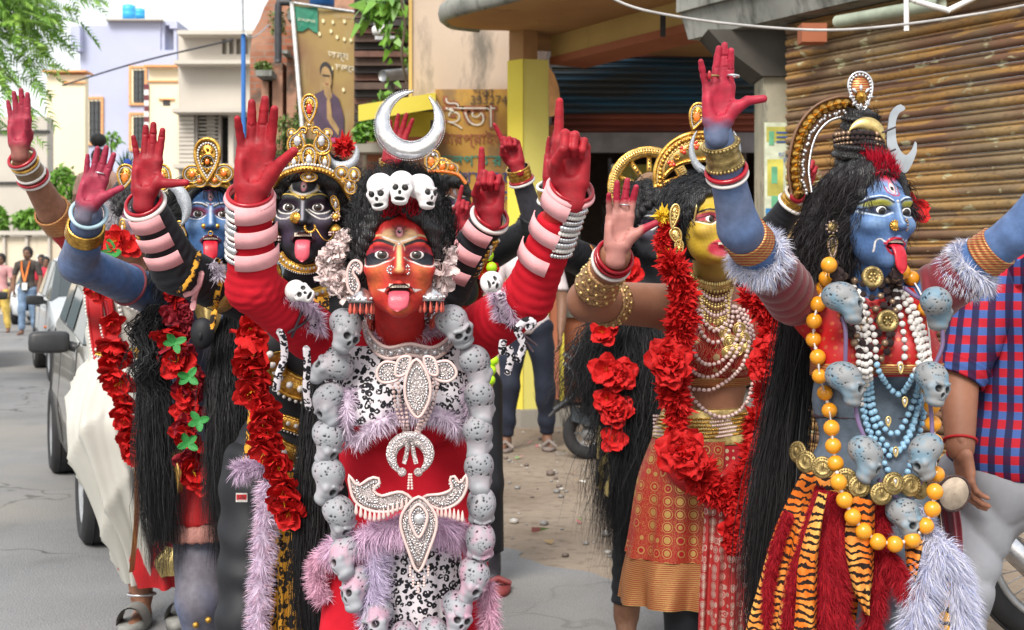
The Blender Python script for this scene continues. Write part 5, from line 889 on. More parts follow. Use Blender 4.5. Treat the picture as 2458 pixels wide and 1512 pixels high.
# skull garland
gk = [(828, 788, 40, 20, 25), (800, 880, -70, -30, 20), (790, 966, -60, 35, -20), (786, 1057, 75, 45, 0), (787, 1147, 60, 40, 10), (815, 1238, 70, 40, -20), (832, 1330, -60, 20, -35), (858, 1405, -45, 5, -15), (905, 1482, -20, 0, -20), (968, 1540, 0, 10, 0)]; gk2 = [(1090, 778, 35, 20, -30), (1142, 878, 140, 30, 15), (1152, 962, 170, 40, 10), (1147, 1047, 160, 40, 0), (1150, 1132, 190, 50, 0), (1155, 1218, 10, 62, 0), (1152, 1303, 12, 60, 0), (1135, 1388, 45, 40, 25), (1097, 1465, 25, 10, 15), (1040, 1530, 35, 15, 20)]
cp = [P(x, y, 2.76) for x, y, *_ in gk]+[P(x, y, 2.76) for x, y, *_ in gk2[::-1]]; gr = tube_obj('skull_garland', [P(880, 720, 2.9)]+cp+[P(1045, 710, 2.9)], .004, m_cord, f.r, res=120)
mpk = skullmat('skull_pinkish', (.3, .31, .34), (.46, .28, .36))
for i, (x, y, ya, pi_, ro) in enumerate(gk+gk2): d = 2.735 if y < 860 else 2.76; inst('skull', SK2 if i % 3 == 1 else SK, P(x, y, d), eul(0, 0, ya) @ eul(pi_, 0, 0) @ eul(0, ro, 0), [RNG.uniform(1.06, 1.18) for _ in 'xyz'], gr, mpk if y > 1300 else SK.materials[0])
# silver set
g = Geo(); q = drape(on, [(878, 772), (893, 820), (930, 846), (985, 838), (1040, 846), (1080, 818), (1096, 765)], .014); g.tube(q, .012, 8, 0, sx=.5, up=(0, 1, .01)); g.tube(q+A(0, -.004, .011), .004, 8, 2); g.tube(q+A(0, -.004, -.012), .0042, 8, 2); g.beads(q[::4]+A(0, -.008, 0), .006, 1); 
def pxp(g, o, pts, d, **k): c = np.mean(np.array(pts, float), 0); q = (np.array(pts, float)-c)*A(1, -1)*d/FPX; plate(g, path(q, 36, True)[::-1] if k.pop('rev', 0) else path(q, 36, True), P(*c, d), (1, 0, 0), (0, 0, 1), **k)
kw = dict(th=.004, rim=.0032, bead=.0026, mi=0, mr=2, mb=1, inset=.72)
for p_, d in (([(1000, 862), (1030, 910), (1030, 960), (1003, 1002), (975, 960), (975, 905)], 2.665), ([(910, 880), (930, 868), (965, 880), (955, 910), (920, 918), (905, 902)], 2.68), ([(1090, 880), (1070, 866), (1035, 878), (1045, 908), (1075, 915), (1095, 900)], 2.68), ([(958, 862), (985, 858), (975, 895), (950, 900)], 2.675), ([(1042, 862), (1018, 858), (1027, 893), (1050, 898)], 2.675)): pxp(g, None, p_, d, **kw)
g.build('silver_necklace', [m_seq, m_gem, m_pearl], f.r)
g = Geo(); q = drape(on, [(882, 742), (895, 768), (930, 785), (975, 790), (1015, 780), (1040, 755), (1045, 735)], .02); g.tube(q, .011, 8, 0, sx=.5, up=(0, 1, .01)); g.beads(q[::3]+A(0, -.006, 0), .0045, 0); r_ = q+A(0, -.004, -.018)
for c in r_[2:-2:3]: g.lathe([(.001, .012), (.002, .008), (.0036, -.004), (.0024, -.009), (.0005, -.011)], c, n=8, mi=1); 
g.tube(r_+A(0, 0, .012), .003, 6, 1); g.build('choker', [m_silver, mat('coral_bead', (.5, .07, .05), .3)], f.r)
for i, (x0, y0) in enumerate(((940, 930), (955, 930), (972, 925), (1042, 930), (1055, 925), (1030, 930))): x1 = 985+(x0-990)*.16; beadstring(f.r, 'pearl_strand', drape(on, [(x0, y0-20), (lerp(x0, x1, .35), 985), (x1, 1055)], .028, sm=False)[::1], .0042, m_pearl, each=True, nu=8, bead='pearl')
g = Geo(); d = 2.66; c = P(985, 1088, d); q = crescent(.048, .024, 46, 44, -90, .006); strip(g, q*A(1, .92), c, (1, 0, 0), (0, 0, 1), .007, 0); rr_ = .036; a = np.linspace(R(-50), R(230), 30); g.beads(c+np.stack([np.cos(a)*.038, np.full(30, -.006), np.sin(a)*.036], 1), .0026, 1, 7, 5)
for s_ in (-1, 1): g.ball(c+A(s_*.016, -.004, -.037), .009, 12, 8, 0); g.tube(c+np.stack([s_*np.array([.012, .007, .003]), np.full(3, -.004), np.array([-.02, .0, .03])], 1), .005, 6, 0)
for s_ in (-1, 1): g.beads(c+np.array([[s_*.002+s_*.0003*i, -.004, -.042-.0055*i] for i in range(6)]), .0028, 2, 7, 5)
g.build('omega_pendant', [m_seq, m_gem, m_pearl], f.r)
g = Geo(); d = 2.69; pxp(g, 0, [(838, 1140), (858, 1165), (885, 1150), (905, 1145), (912, 1160), (895, 1172), (915, 1190), (960, 1180), (988, 1196), (985, 1210), (930, 1228), (880, 1222), (848, 1195)], d, **kw); pxp(g, 0, [(1118, 1140), (1105, 1160), (1090, 1142), (1080, 1150), (1085, 1172), (1060, 1185), (1020, 1190), (1022, 1206), (1060, 1222), (1100, 1205), (1120, 1170)], d+.01, **kw); pxp(g, 0, [(1005, 1192), (1040, 1225), (1048, 1262), (1030, 1320), (1004, 1372), (980, 1320), (962, 1262), (970, 1225)], d-.02, **kw); pxp(g, 0, [(1005, 1210), (1026, 1240), (1005, 1290), (984, 1240)], d-.026, **kw); g.ball(P(1006, 1245, d-.03), (.011, .006, .011), 12, 8, 1)
for x, y in [(855+11*i, 1212+16*math.sin(i*.4)) for i in range(12)]+[(1030+10*i, 1225-6*math.sin(i*.5)) for i in range(9)]: q = P(x, y+10, d-.004); g.lathe([(.0006, .012), (.002, .008), (.0042, -.006), (.003, -.01), (.0005, -.012)], q, n=7, mi=2)
for x, y in ((985, 1360), (992, 1385), (1004, 1400), (1018, 1385), (1028, 1360)): g.beads([P(x, y+7*i, d-.012) for i in range(4)], .003, 2, 7, 5)
g.build('silver_belt', [m_seq, m_gem, m_pearl], f.r)
g = Geo(); pxp(g, 0, [(855, 625), (868, 635), (866, 655), (858, 648), (852, 642), (848, 655), (858, 672), (862, 690), (850, 708), (836, 690), (834, 655), (842, 632)], 2.67, **kw); g.build('ear_ornament', [m_seq, m_gem, m_pearl], f.r); g = Geo(); pxp(g, 0, [(1040, 640), (1052, 655), (1050, 690), (1042, 705), (1034, 690), (1034, 655)], 2.7, **kw); g.build('ear_ornament', [m_seq, m_gem, m_pearl], f.r)
for x, y in ((868, 716), (1035, 712)):
    g = Geo(); c = P(x, y, 2.68); g.lathe([(.001, .022), (.008, .02), (.02, .01), (.027, -.002), (.027, -.008), (.02, -.004), (.001, -.004)], c, n=22, mi=0)
    for i in range(12): a = i*PI/6; g.lathe([(.0005, .014), (.0012, .008), (.0034, -.004), (.002, -.01), (.0005, -.012)], c+A(.024*math.cos(a), .024*math.sin(a), -.02), n=7, mi=1)
    g.beads(c+np.stack([.027*np.cos(np.linspace(0, 6.1, 14)), .027*np.sin(np.linspace(0, 6.1, 14)), np.full(14, .0)], 1), .0034, 2, 7, 5); g.build('bell_earring', [m_silver, mat('coral_drop', (.55, .1, .07), .3) if 'coral_drop' not in bpy.data.materials else bpy.data.materials['coral_drop'], m_gem], f.r)
X = f.X; g = Geo(); g.beads([X(-.015+.006*math.cos(a), -.11, -.026+.007*math.sin(a)) for a in np.linspace(0, 5.5, 9)]+[X(-.015, -.112, -.026)], .0024, 0); g.build('nose_ring', [m_gem], f.r); g = Geo(); g.beads([X(.015+.003*math.cos(a), -.109, -.026+.009*math.sin(a)) for a in np.linspace(0, 5.5, 8)], .0021, 0); g.build('nose_ring', [m_gem], f.r); inst('forehead_gem', ballmesh(m_gem), X(0, -.097, .029), None, .0032, f.r)
# wig, skulls in hair, moon
ho, W, Nn, V = wigcap(f, 'hair', .02, .068, side=.077, bumps=14, amp=.01, extra=(((0, .0, .13), (.075, .06, .06), .02), ((-.068, .03, .02), (.02, .05, .07), .02), ((.06, .03, .02), (.02, .05, .07), .02)))
g = Geo(); curls(g, W, Nn, 9000, .034, lambda p, n, r: n*.08+A(0, .35, .75),   .45, .0013, 4, V=V); g.build('curls', m_strand, ho)
g = Geo(); i = np.where((np.abs(V[:, 0]) < .035) & (V[:, 2] > .088) & (V[:, 1] < .0) & (V[:, 2] < .118))[0]; i = RNG.choice(i, 260); g.blades(W[i], Nn[i]*.012+A(0, -.004, .014)+RNG.normal(0, .006, (260, 3)), .0035, 2, col=A(.4, .006, .02)*RNG.uniform(.5, 1.2, (260, 1))); g.build('vermilion_streak', m_strand, ho)
for x, y, ya, pi_ in ((912, 455, -12, 8), (963, 448, 2, -6), (1012, 456, 48, 0)):
    o = inst('hair_skull', SKW, P(x, y, 2.585+.02*(x > 1000)), eul(0, 0, ya) @ eul(pi_, 0, 0) @ eul(0, -8 if ya < 0 else 4, 0), .9, f.r)
    for s_ in (-1, 1): inst('eyeball', ballmesh(m_sock, 10), A(*P(x, y, 2.585+.02*(x > 1000)))+eul(0, 0, ya) @ eul(pi_, 0, 0) @ A(s_*.0095, -.0255, -.0055), None, .0056, f.r)
g = Geo(); q = crescent(.069, .034, 30, 50, 70, .003); strip(g, q, P(983, 300, 2.66), (1, 0, 0), (0, .12, 1), .006); o = g.build('silver_moon', m_silver, f.r); g = Geo(); n2_ = len(q)//2
for e in (q[:n2_], q[n2_:]): e = e*.975 if e is q[:n2_] else e*1.03; g.beads([P(983, 300, 2.656)+A(x, .12*y, y) for x, y in path(e, 90)], .0013, 0, 6, 4)
g.build('moon_beading', [m_silver], f.r)['kind'] = 'stuff'
for pts, n_ in (([(845, 575), (815, 590), (798, 615), (793, 645), (805, 672), (832, 695)], 17), ([(1050, 590), (1062, 615), (1062, 650), (1056, 685)], 8)):
    pp = path([P(x, y, 2.715) for x, y in pts], n_)
    for i, c in enumerate(pp): inst('paper_flower', flower('blossom', i % 4), c+RNG.normal(0, .006, 3), eul(*RNG.uniform(-40, 40, 3)), RNG.uniform(.026, .034)*(1 if x < 0 else 1), f.r)
# wrists
for (a, b), sgn, R_ in (((EL, WL), -1, .047), ((ER, WR), 1, .047)):
    ax = nrm(b-a); up = nrm(ax+A(0, -.28, 0)); bangle(f.r, 'red_bangle', b+ax*.012, up, .0425, .0042, m_bang_red); bangle(f.r, 'pink_bangle', b+ax*.003, up, .0445, .0065, m_pinkcl)
    for i in range(3): wrapstrip(f.r, 'pink_tape', a, b, .91-.25*i, .033, .0435+.0025*i, -95 if sgn < 0 else -15, 25 if sgn < 0 else 95, m_pinkcl, skew=.004*sgn)
    g = Geo(); z = nrm(b-a); B = basis(z, (0, -1, 0)); L_ = np.linalg.norm(b-a)
    for j in range(9):
        c = b-z*(.02+.0125*j)
        for i in range(9): an = R((30 if sgn < 0 else -75)+i*7.5); g.ball(c+B @ A(math.sin(an)*(.0425+.0012*j*.6), math.cos(an)*(.0425+.0012*j*.6), 0), .0052 if j % 3 else .0068, 7, 5, (j % 3 == 1)*1)
    g.build('silver_cuff', [m_silver, m_pearlw], f.r)
# arm charms
for x, y, d, ya, ro, tail in ((716, 700, 2.66, 30, -60, [(745, 740, 2.7), (722, 800, 2.62), (690, 830, 2.6)]), (1178, 678, 2.64, 20, 75, [(1205, 720, 2.66), (1225, 780, 2.64), (1228, 820, 2.64)])):
    inst('arm_skull', SKW, P(x, y, d), eul(0, 0, ya) @ eul(0, ro, 0) @ eul(-20, 0, 0), .76, f.r); sgn = -1 if x < 900 else 1
    q = drape(on, [(x-20*sgn*-1, y+8), (x+28*(-sgn if sgn < 0 else 1), y+45), (x+42*(1 if sgn < 0 else 1), y+95)], .008, d); ribbon(f.r, 'leopard_strap', q, .018, m_leobw, .25); fur(f.r, 'fur_tuft', q+A(.012, -.004, 0), .004, .02, 260, (.7, .55, .7), core=False); fur(f.r, 'fur_tuft', q-A(.014, .004, 0), .004, .018, 200, (.7, .55, .7), core=False)
for pts in ([(668, 790), (680, 815), (682, 860), (668, 900), (662, 940)], [(735, 830), (738, 880), (735, 930), (742, 985)], [(1222, 830), (1226, 860), (1218, 900)], [(1208, 815), (1205, 840), (1212, 850)], [(1240, 790), (1262, 770), (1280, 775), (1262, 790)], [(1240, 790), (1255, 830), (1240, 870)]): ribbon(f.r, 'leopard_ribbon', [P(x, y, 2.63+.0004*(y-790)) for x, y in pts], .0075, m_leobw, .4)
for pts in ([(690, 800), (735, 770), (748, 730)], [(700, 810), (720, 760), (735, 720)], [(1200, 740), (1240, 790), (1290, 830)], [(1195, 760), (1245, 800), (1280, 845)]): ribbon(f.r, 'dark_lace', drape(on, pts, .006, 2.66), .003, m_cord, 1)
# ================= blue dancer on the right
D = 2.9; f = Fig('dancer with blue face and red tongue wearing big orange beads and a tiger skirt', P(2090, 1850, D)*A(1, 1, 0), (.11, .2, .4)); fB = f
BL = (.085, .18, .4); WB = (.42, .56, .75)
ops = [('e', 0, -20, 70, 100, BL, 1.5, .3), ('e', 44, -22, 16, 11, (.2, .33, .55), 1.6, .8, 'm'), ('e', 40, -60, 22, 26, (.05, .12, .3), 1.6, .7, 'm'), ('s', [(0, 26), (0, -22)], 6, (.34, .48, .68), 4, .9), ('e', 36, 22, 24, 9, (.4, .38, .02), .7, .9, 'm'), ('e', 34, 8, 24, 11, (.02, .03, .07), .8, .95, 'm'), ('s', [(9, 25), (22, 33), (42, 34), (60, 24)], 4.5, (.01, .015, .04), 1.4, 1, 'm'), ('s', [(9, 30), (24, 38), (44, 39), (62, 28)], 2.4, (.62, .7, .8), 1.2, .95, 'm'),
 ('s', [(12, 1), (30, -6), (50, -3), (64, 8)], 3.2, (.5, .58, .66), 1.2, .95, 'm'), ('s', [(14, 5), (30, -2), (50, 2), (62, 14)], 2.4, BK, 1, 1, 'm'), ('s', [(14, 8), (30, 17), (50, 13), (62, 12)], 2.6, BK, 1, 1, 'm'), ('e', 0, 62, 20, 20, (.3, .42, .62), 1, .4), ('s', [(-17, 64), (-13, 46), (0, 40), (13, 46), (17, 64)], 2.6, (.42, .02, .05), 1, .95), ('s', [(-13, 60), (-9, 49), (0, 45), (9, 49), (13, 60)], 1.6, WH, 1, .8),
 ('p', [(0, 40), (-8, 54), (-7, 66), (0, 82), (7, 66), (8, 54)], (.62, .2, .26), 1.4, 1), ('p', [(0, 45), (-6, 55), (-5, 65), (0, 73), (5, 65), (6, 55)], WH, 1, 1), ('e', 0, 58, 4.4, 5.5, BK, .3, 1), ('e', 0, 92, 30, 16, (.5, .01, .03), 1.2, 1), ('s', [(-25, -66), (-10, -55), (0, -57), (10, -55), (25, -66)], 5.5, (.45, .01, .03), 1.2, 1), ('s', [(-22, -70), (-12, -85), (0, -90), (12, -85), (22, -70)], 5, (.45, .01, .03), 1.5, 1), ('s', [(25, -62), (33, -56), (40, -62), (40, -84)], 2.4, WH, 1.2, 1, 'm'), ('e', 0, 27, 2.6, 2.6, WH, .4, 1)]
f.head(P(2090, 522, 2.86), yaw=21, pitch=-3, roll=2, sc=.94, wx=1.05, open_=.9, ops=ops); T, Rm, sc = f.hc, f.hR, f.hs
f.torso(P(2085, 690, D+.02), P(2092, 1150, D+.06), .15, .135, .095, .066, waist=.93); f.neckto(P(2088, 730, D), P(2084, 610, 2.88), .046)
SL, EL, WL = P(1905, 715, D), P(1774, 548, 2.66), P(1722, 312, 2.56); SR, ER, WR = P(2240, 705, D), P(2440, 560, 2.76), P(2620, 330, 2.64)
f.arm(SL, EL, WL, (.05, .041, .027)); f.arm(SR, ER, WR, (.052, .04, .03)); f.leg(P(2030, 1180, 2.98), P(2010, 1560, 2.92), P(2000, 1850, 3.05)); f.leg(P(2150, 1180, 2.98), P(2140, 1560, 2.9), P(2140, 1850, 3.0))
HC = (.4, .018, .045)
f.hand(P(1722, 300, 2.55), (.04, .05, 1), (.1, -1, .1), 1, L=.162, curl=((6, 8, 6), (2, 4, 4), (4, 5, 4), (10, 10, 6)), spread=(-3, 0, 3, -20), thumb=(52, -30, 10), base=HC, fade=(.1, .13, .22))
f.hand(P(2622, 318, 2.63), (.2, .0, 1), (-.2, -1, .1), -1, L=.162, curl=((6, 8, 6),)*4, thumb=(45, -20, 10), base=HC, fade=(.1, .13, .22), h=.018)
def cb(V): t = sst((V[:, 2]-1.25)/.35)[:, None]*.6+.35*fnoise(V, 5, 4)[:, None]+.3*fnoise(V, 17, 8)[:, None]; bl = np.where((V[:, 2] < 1.14)[:, None] & (np.abs(V[:, 0]-.77) < .2)[:, None], 1., 0); c = A(.075, .17, .4)*(1-t)+A(.16, .17, .22)*t; return c*(1-bl)+A(.13, .17, .22)*bl
f.body(.008, cb); eyes(f.r, T, Rm, sc, (R(-6), R(12)), (.012, .01, .01)); mouth(f.r, T, Rm, sc, .062, .004, .9, m_tongue2, .0155)
def trunk(name, y0, y1, off, m, tl=0): lo, hi = f.bounds(('t',), .03); s = Sdf(lo, hi, .006).run([q for t, q in f.pr if t == 't'], off); s.clip(P(2090, y1, 2.85), (tl, -.1, -1)); s.clip(P(2090, y0, 2.85), (0, -.0, 1)); V, F = s.nets(); return obj(name, mesh(name, V, [F], None, m), f.r)
bl = trunk('blouse', 690, 905, .007, m_blouse); trunk('zari_border', 868, 900, .012, m_border); trunk('waist_cord', 1003, 1006, .003, m_cord); on = surf(bl, f.bo)
f.cloth('sleeve', ('a',), m_maroon2, .009, .006, [(lerp(SL, EL, .62), EL-SL), (lerp(SL, EL, -.32), SL-EL), (P(1990, 700, D), (1, 0, 0))], wrinkle([(SL, EL, 1, 1)], .005, 90)); f.cloth('sleeve', ('a',), m_maroon2, .009, .006, [(lerp(SR, ER, .42), ER-SR), (P(2200, 700, D), (-1, 0, 0))], wrinkle([(SR, ER, 1, 1)], .005, 90))
FC, FT = (.72, .72, .82), (.45, .52, .75)
for (a, b), t, y in (((SL, EL), .66, 0), ((SR, ER), .5, 0)):
    z = nrm(b-a); c = lerp(a, b, t); B = basis(z, (0, 0, 1)); q = [c+B @ A(math.cos(k)*.045, math.sin(k)*.045, .006*math.sin(2*k)) for k in np.linspace(0, 2*PI, 14, endpoint=False)]
    fur(f.r, 'fur_armlet', q, .009, .026, 1500, FC, closed=True, tip=FT, seed=5, droop=.35); fur(f.r, 'fur_armlet', [p-z*.035 for p in q], .008, .022, 900, FC, closed=True, tip=FT, seed=8, droop=.35)
    cuff(f.r, 'gold_armlet', lerp(a, b, t+.12), z, .047, .045, .04, m_border)
cuff(f.r, 'brass_cuff', lerp(EL, WL, .66), nrm(WL-EL), .0335, .031, .048, m_brass); g = Geo()
for tt in (.655, .86): z = nrm(WL-EL); B = basis(z); c = lerp(EL, WL, tt); g.beads([c+B @ A(.0355*math.cos(k), .0355*math.sin(k), 0) for k in np.linspace(0, 6.28, 30, endpoint=False)], .004, 0, 7, 5)
g.build('cuff_beading', m_brass, f.r)['kind'] = 'stuff'; bangle(f.r, 'red_bangle', lerp(EL, WL, .6), nrm(WL-EL)+A(0, -.25, 0), .0385, .005, m_bang_red); bangle(f.r, 'white_bangle', lerp(EL, WL, .55), nrm(WL-EL)+A(0, -.25, 0), .039, .004, m_bang_white)
H = f.ex[1][0]; bangle(f.r, 'finger_ring', P(1712, 183, 2.54), (0, 0, 1), .0105, .002, m_brass); inst('ring_stone', ballmesh(m_bang_red, 10), P(1703, 180, 2.53), None, (.004, .003, .009), f.r); bangle(f.r, 'finger_ring', P(1760, 182, 2.54), (.1, 0, 1), .0105, .0025, m_silver)
# hair, bun, vermilion
ho, W, Nn, V = wigcap(f, 'hair', .012, .064, side=.076, bumps=10, amp=.008, extra=(((-.055, .06, .0), (.05, .07, .09), .02), ((-.06, .07, -.06), (.05, .06, .08), .03), ((.05, .06, -.03), (.04, .06, .08), .02)), mats=m_hair)
g = Geo(); curls(g, W, Nn, 8000, .055, lambda p, n, r: n*.12+A(-.1, .1, -.6), .25, .0012, 14, V=V, tone=(.016, .013, .015)); g.build('curls', m_strand, ho)
g = Geo(); i = np.where((np.abs(V[:, 0]) < .03) & (V[:, 2] > .07) & (V[:, 1] < .0))[0]; i = RNG.choice(i, 900); g.blades(W[i], Nn[i]*.008+A(-.004, .0, .012)+RNG.normal(0, .006, (900, 3)), .0022, 2, col=A(.45, .006, .025)*RNG.uniform(.5, 1.2, (900, 1))); g.build('vermilion_streak', m_strand, ho)
s = Sdf(P(1985, 410, 2.95)-A(.05, .1, .05), P(2140, 250, 2.95)+A(.05, .1, .05), .004); s.ell(P(2062, 368, 2.9), (.056, .055, .045), .02); s.ell(P(2062, 332, 2.9), (.045, .045, .03), .01); s.ell(P(2064, 290, 2.9), (.041, .04, .028), .01); V, F = s.nets(); n_ = vnormals(V, F); V = V+n_*(.004*np.sin(V[:, 2:]*300+np.arctan2(V[:, 1:2]-2.93, V[:, :1]-.75)*4)); obj('topknot', mesh('topknot', V, [F], None, m_hair), f.r); g = Geo(); curls(g, V, n_, 500, .03, lambda p, n, r: np.cross(n, A(0, 0, 1))+r.normal(0, .3, p.shape), .3, .001, 6); g.build('topknot_strands', m_strand, f.r)
m_rud = mat('rudraksha_bead', (.06, .03, .03), .7, var=.5, sc=200, bump=1, bsc=160, bd=.004); m_dkp = mat('bronze_pearl', (.3, .2, .13), .3, .5)
for k, y in enumerate((328, 340, 352)): c = P(2062, y, 2.9); beadstring(f.r, 'bun_beads', [c+A(math.cos(a)*.051, math.sin(a)*.051, .008*math.sin(a+2)-.01*math.cos(a)) for a in np.linspace(0, 2*PI, 18, endpoint=False)], .0062-.001*k, [m_rud, m_dkp, m_rud, m_dkp, m_rud, m_dkp], closed=True, nu=9)
g = Geo(); q = crescent(.04, .03, 180, 24, -90, .002); strip(g, q, P(2080, 325, 2.86), (.95, 0, -.25), (.25, 0, .95), .004); g.build('bun_crescent', m_goldl, f.r)
locks(f.r, 'long_hair', [([P(1960, 560, 3.0), P(1935, 660, 3.05), P(1915, 800, 3.1), P(1888, 1000, 3.12), P(1855, 1250, 3.1), P(1836, 1560, 3.1), P(1832, 1700, 3.1)], [.035, .035, .03, .042, .045, .04, .03], 1500), ([P(2000, 480, 2.98), P(1970, 560, 2.98), P(1945, 640, 3.0), P(1940, 720, 3.05)], [.03, .05, .045, .03], 600)], seed=20, frizz=.02, w_=.0022)
# halo arc, leaf shaped finial, sickle
g = Geo(); ap = path([(1915, 465), (1908, 400), (1925, 320), (1965, 268), (2015, 248), (2050, 252)], 44); d = 2.9; W3 = np.array([P(x, y, d) for x, y in ap]); tn = nrm(np.gradient(W3, axis=0)); nn = np.stack([-tn[:, 2], 0*tn[:, 0], tn[:, 0]], 1); outer = W3+nn*.014; inner = W3-nn*.03
g.grid(np.stack([outer, outer+A(0, .006, 0), inner+A(0, .006, 0), inner], 1), 0, False, True); g.tube(outer, .0035, 6, 0); 
for c in path(W3-nn*.001, 17): g.lathe([(.001, -.02), (.003, -.018), (.006, -.012), (.0095, -.006), (.013, 0), (.0, .002)], c, (0, 1, 0), 14, 1)
for c in path(W3-nn*.017, 34): g.ball(c+A(RNG.normal(0, .002), -.002, RNG.normal(0, .002)), .0038, 7, 5, 2)
g.beads(path(inner+A(0, -.002, 0), 70), .0036, 3, 7, 5); g.build('halo_arc', [mat('brown_lacquer', (.14, .065, .03), .5), m_gold, m_gem, m_silver], f.r)
g = Geo(); q = tear(40, .5, 1., .9)*A(.066, .088); plate(g, q, P(2066, 222, 2.87), (1, 0, .08), (-.08, 0, 1), .005, .0025, .0034, 0, 3, 2, .86); c = P(2067, 232, 2.865); g.lathe([(.0, -.012), (.004, -.01), (.009, -.004), (.013, 0), (0, .001)], c, (0, 1, 0), 16, 1)
for k in range(8): a = k*PI/4; plate(g, tear(12, .5, 1)*A(.009, .014), c+A(math.sin(a)*.019, 0, math.cos(a)*.019), A(math.cos(a), 0, -math.sin(a)), A(math.sin(a), 0, math.cos(a)), .002, 0, 0, 2)
g.build('leaf_finial', [m_border, m_gold, m_gem, m_silver], f.r)
g = Geo(); q = path(np.array([(2132, 300), (2140, 268), (2160, 250), (2174, 262), (2158, 272), (2150, 300), (2154, 345), (2172, 372), (2188, 362), (2199, 338), (2200, 365), (2186, 400), (2172, 415), (2150, 400), (2130, 350)], float), 60, True); g.prism([(P(x, y, 2.86)[0], P(x, y, 2.86)[2]) for x, y in q][::-1], (0, 2.86, 0), (1, 0, 0), (0, 0, 1), -.006); g.build('tin_sickle', mat('tin_sheet', (.42, .46, .5), .35, .6, sc=10), f.r, False)
for q in ([(2118, 318), (2150, 305)], [(2115, 372), (2150, 358)]): tube_obj('tie', [P(*q[0], 2.85), P(*q[1], 2.85)], .002, m_cord, f.r)
X = f.X; g = Geo(); c = X(-.015, -.108, -.028); g.lathe([(.0, .006), (.005, .005), (.009, .002), (.011, -.001), (.001, -.002)], c, f.hR @ A(-.5, -1, 0), 16); g.beads([c+f.hR @ A(.01*math.cos(a), -.002, .01*math.sin(a)) for a in np.linspace(0, 6, 12)], .0022, 0, 6, 4); g.build('nose_stud', m_gold, f.r); g = Geo(); g.beads([X(.017+.003*math.cos(a), -.106, -.025+.012*math.sin(a)) for a in np.linspace(-1.6, 2.2, 8)], .0027, 0, 7, 5); g.build('nose_ring', m_dkp, f.r); inst('forehead_gem', ballmesh(m_gem), X(0, -.098, .027), None, .004, f.r)
earjewel(f.r, 'earring', P(1997, 545, 2.83), 1.15, m_brass, ('disc', 'leaf')); inst('red_hibiscus', flower('hibiscus', 1), P(2188, 505, 2.9), basis((.5, -.7, .1)), .04, f.r)
# necklaces
for i, (dx, y0, yb) in enumerate(((2, 632, 690), (5, 640, 715), (-2, 648, 742), (6, 652, 770), (0, 656, 800), (8, 660, 832), (3, 664, 862))): beadstring(f.r, 'rudraksha_necklace', drape(on, [(2008-dx, y0), (2025-dx*.5, (y0+yb)/2), (2070, yb-10), (2100, yb), (2128, yb-15), (2150+dx*.3, (y0+yb)/2-15), (2152+dx, y0)], .016+.006*(i % 2), 2.78), .0094-.0006*(i % 2), (m_rud, m_rud, m_rud, m_dkp), nu=9, jit=.25)
for x, y, s_ in ((2094, 665, 1), (2130, 770, 1.05)): g = Geo(); c = P(x, y, 2.715); g.lathe([(.001, .004), (.012, .004), (.014, .007), (.02, .007), (.023, .003), (.023, -.002), (.001, -.002)], c, (.1, -1, .15), 24); g.beads([c+A(.0175*math.cos(a), -.006, .0175*math.sin(a)) for a in np.linspace(0, 6.28, 20, endpoint=False)], .0024, 0, 6, 4); g.beads([c+A(.007*math.cos(a), -.005, .007*math.sin(a)) for a in np.linspace(0, 6.28, 6, endpoint=False)], .0036, 0, 6, 4); g.build('locket', m_brass, f.r)
m_pblue = mat('pearl_blue', (.28, .5, .68), .22, var=.15)
for i, q in enumerate(([(2050, 690), (2066, 800), (2072, 900), (2078, 1000), (2098, 1050), (2140, 1095), (2176, 1050), (2200, 990), (2222, 900), (2208, 790), (2165, 690)], [(2060, 700), (2084, 800), (2090, 920), (2104, 1000), (2146, 1042), (2180, 995), (2212, 890), (2196, 790), (2158, 695)], [(2070, 720), (2098, 800), (2106, 880), (2135, 930), (2162, 945), (2190, 905), (2208, 850), (2185, 770)], [(2046, 690), (2058, 800), (2066, 950), (2086, 1040), (2122, 1110), (2158, 1165), (2190, 1100), (2216, 1000), (2232, 890), (2216, 790), (2170, 690)], [(2064, 705), (2076, 800), (2082, 930), (2100, 1020), (2130, 1070), (2158, 1082), (2186, 1040), (2206, 960), (2218, 860), (2200, 770)], [(2150, 700), (2166, 780), (2172, 850), (2160, 875)])):
    beadstring(f.r, 'pearl_necklace', drape(on, q, .014+.005*(i % 3), 2.8), .0072, [m_pearlw, m_pearlw, m_pblue, m_pblue, m_pblue, m_pearlw, m_pearlw] if i < 5 else m_pearlw, nu=9, bead='pearl', gap=1.06)
for x, y in ((2162, 885), (2172, 965), (2132, 1012), (2150, 1085), (2150, 1158)): g = Geo(); plate(g, tear(14)*A(.012, .02), P(x, y, 2.7), (1, 0, 0), (0, 0, 1), .003, .0018, 0, 1, 0); g.build('crystal_drop', [m_goldl, m_gem], f.r)
m_amber = mat('amber_bead', (.74, .3, .015), .2, var=.12, sc=30, spec=.6); ob = [(1990, 636), (1984, 668), (1974, 694), (1963, 730), (1954, 770), (1953, 815), (1963, 857), (1968, 902), (1980, 943), (1991, 985), (1996, 1027), (2000, 1070), (2006, 1112), (2013, 1157), (2027, 1200), (2047, 1240), (2073, 1275), (2107, 1300), (2148, 1306), (2190, 1295), (2222, 1262), (2238, 1222), (2244, 1180), (2248, 1138), (2243, 1060), (2240, 1017), (2237, 975), (2232, 932), (2236, 890), (2222, 740), (2188, 668), (2166, 652)]
o = tube_obj('amber_garland', [P(x, y, on(x, y, .03, 2.83)[1] if 650 < y < 1000 else 2.76) for x, y in ob], .002, m_bang_white, f.r, res=100); pr = None
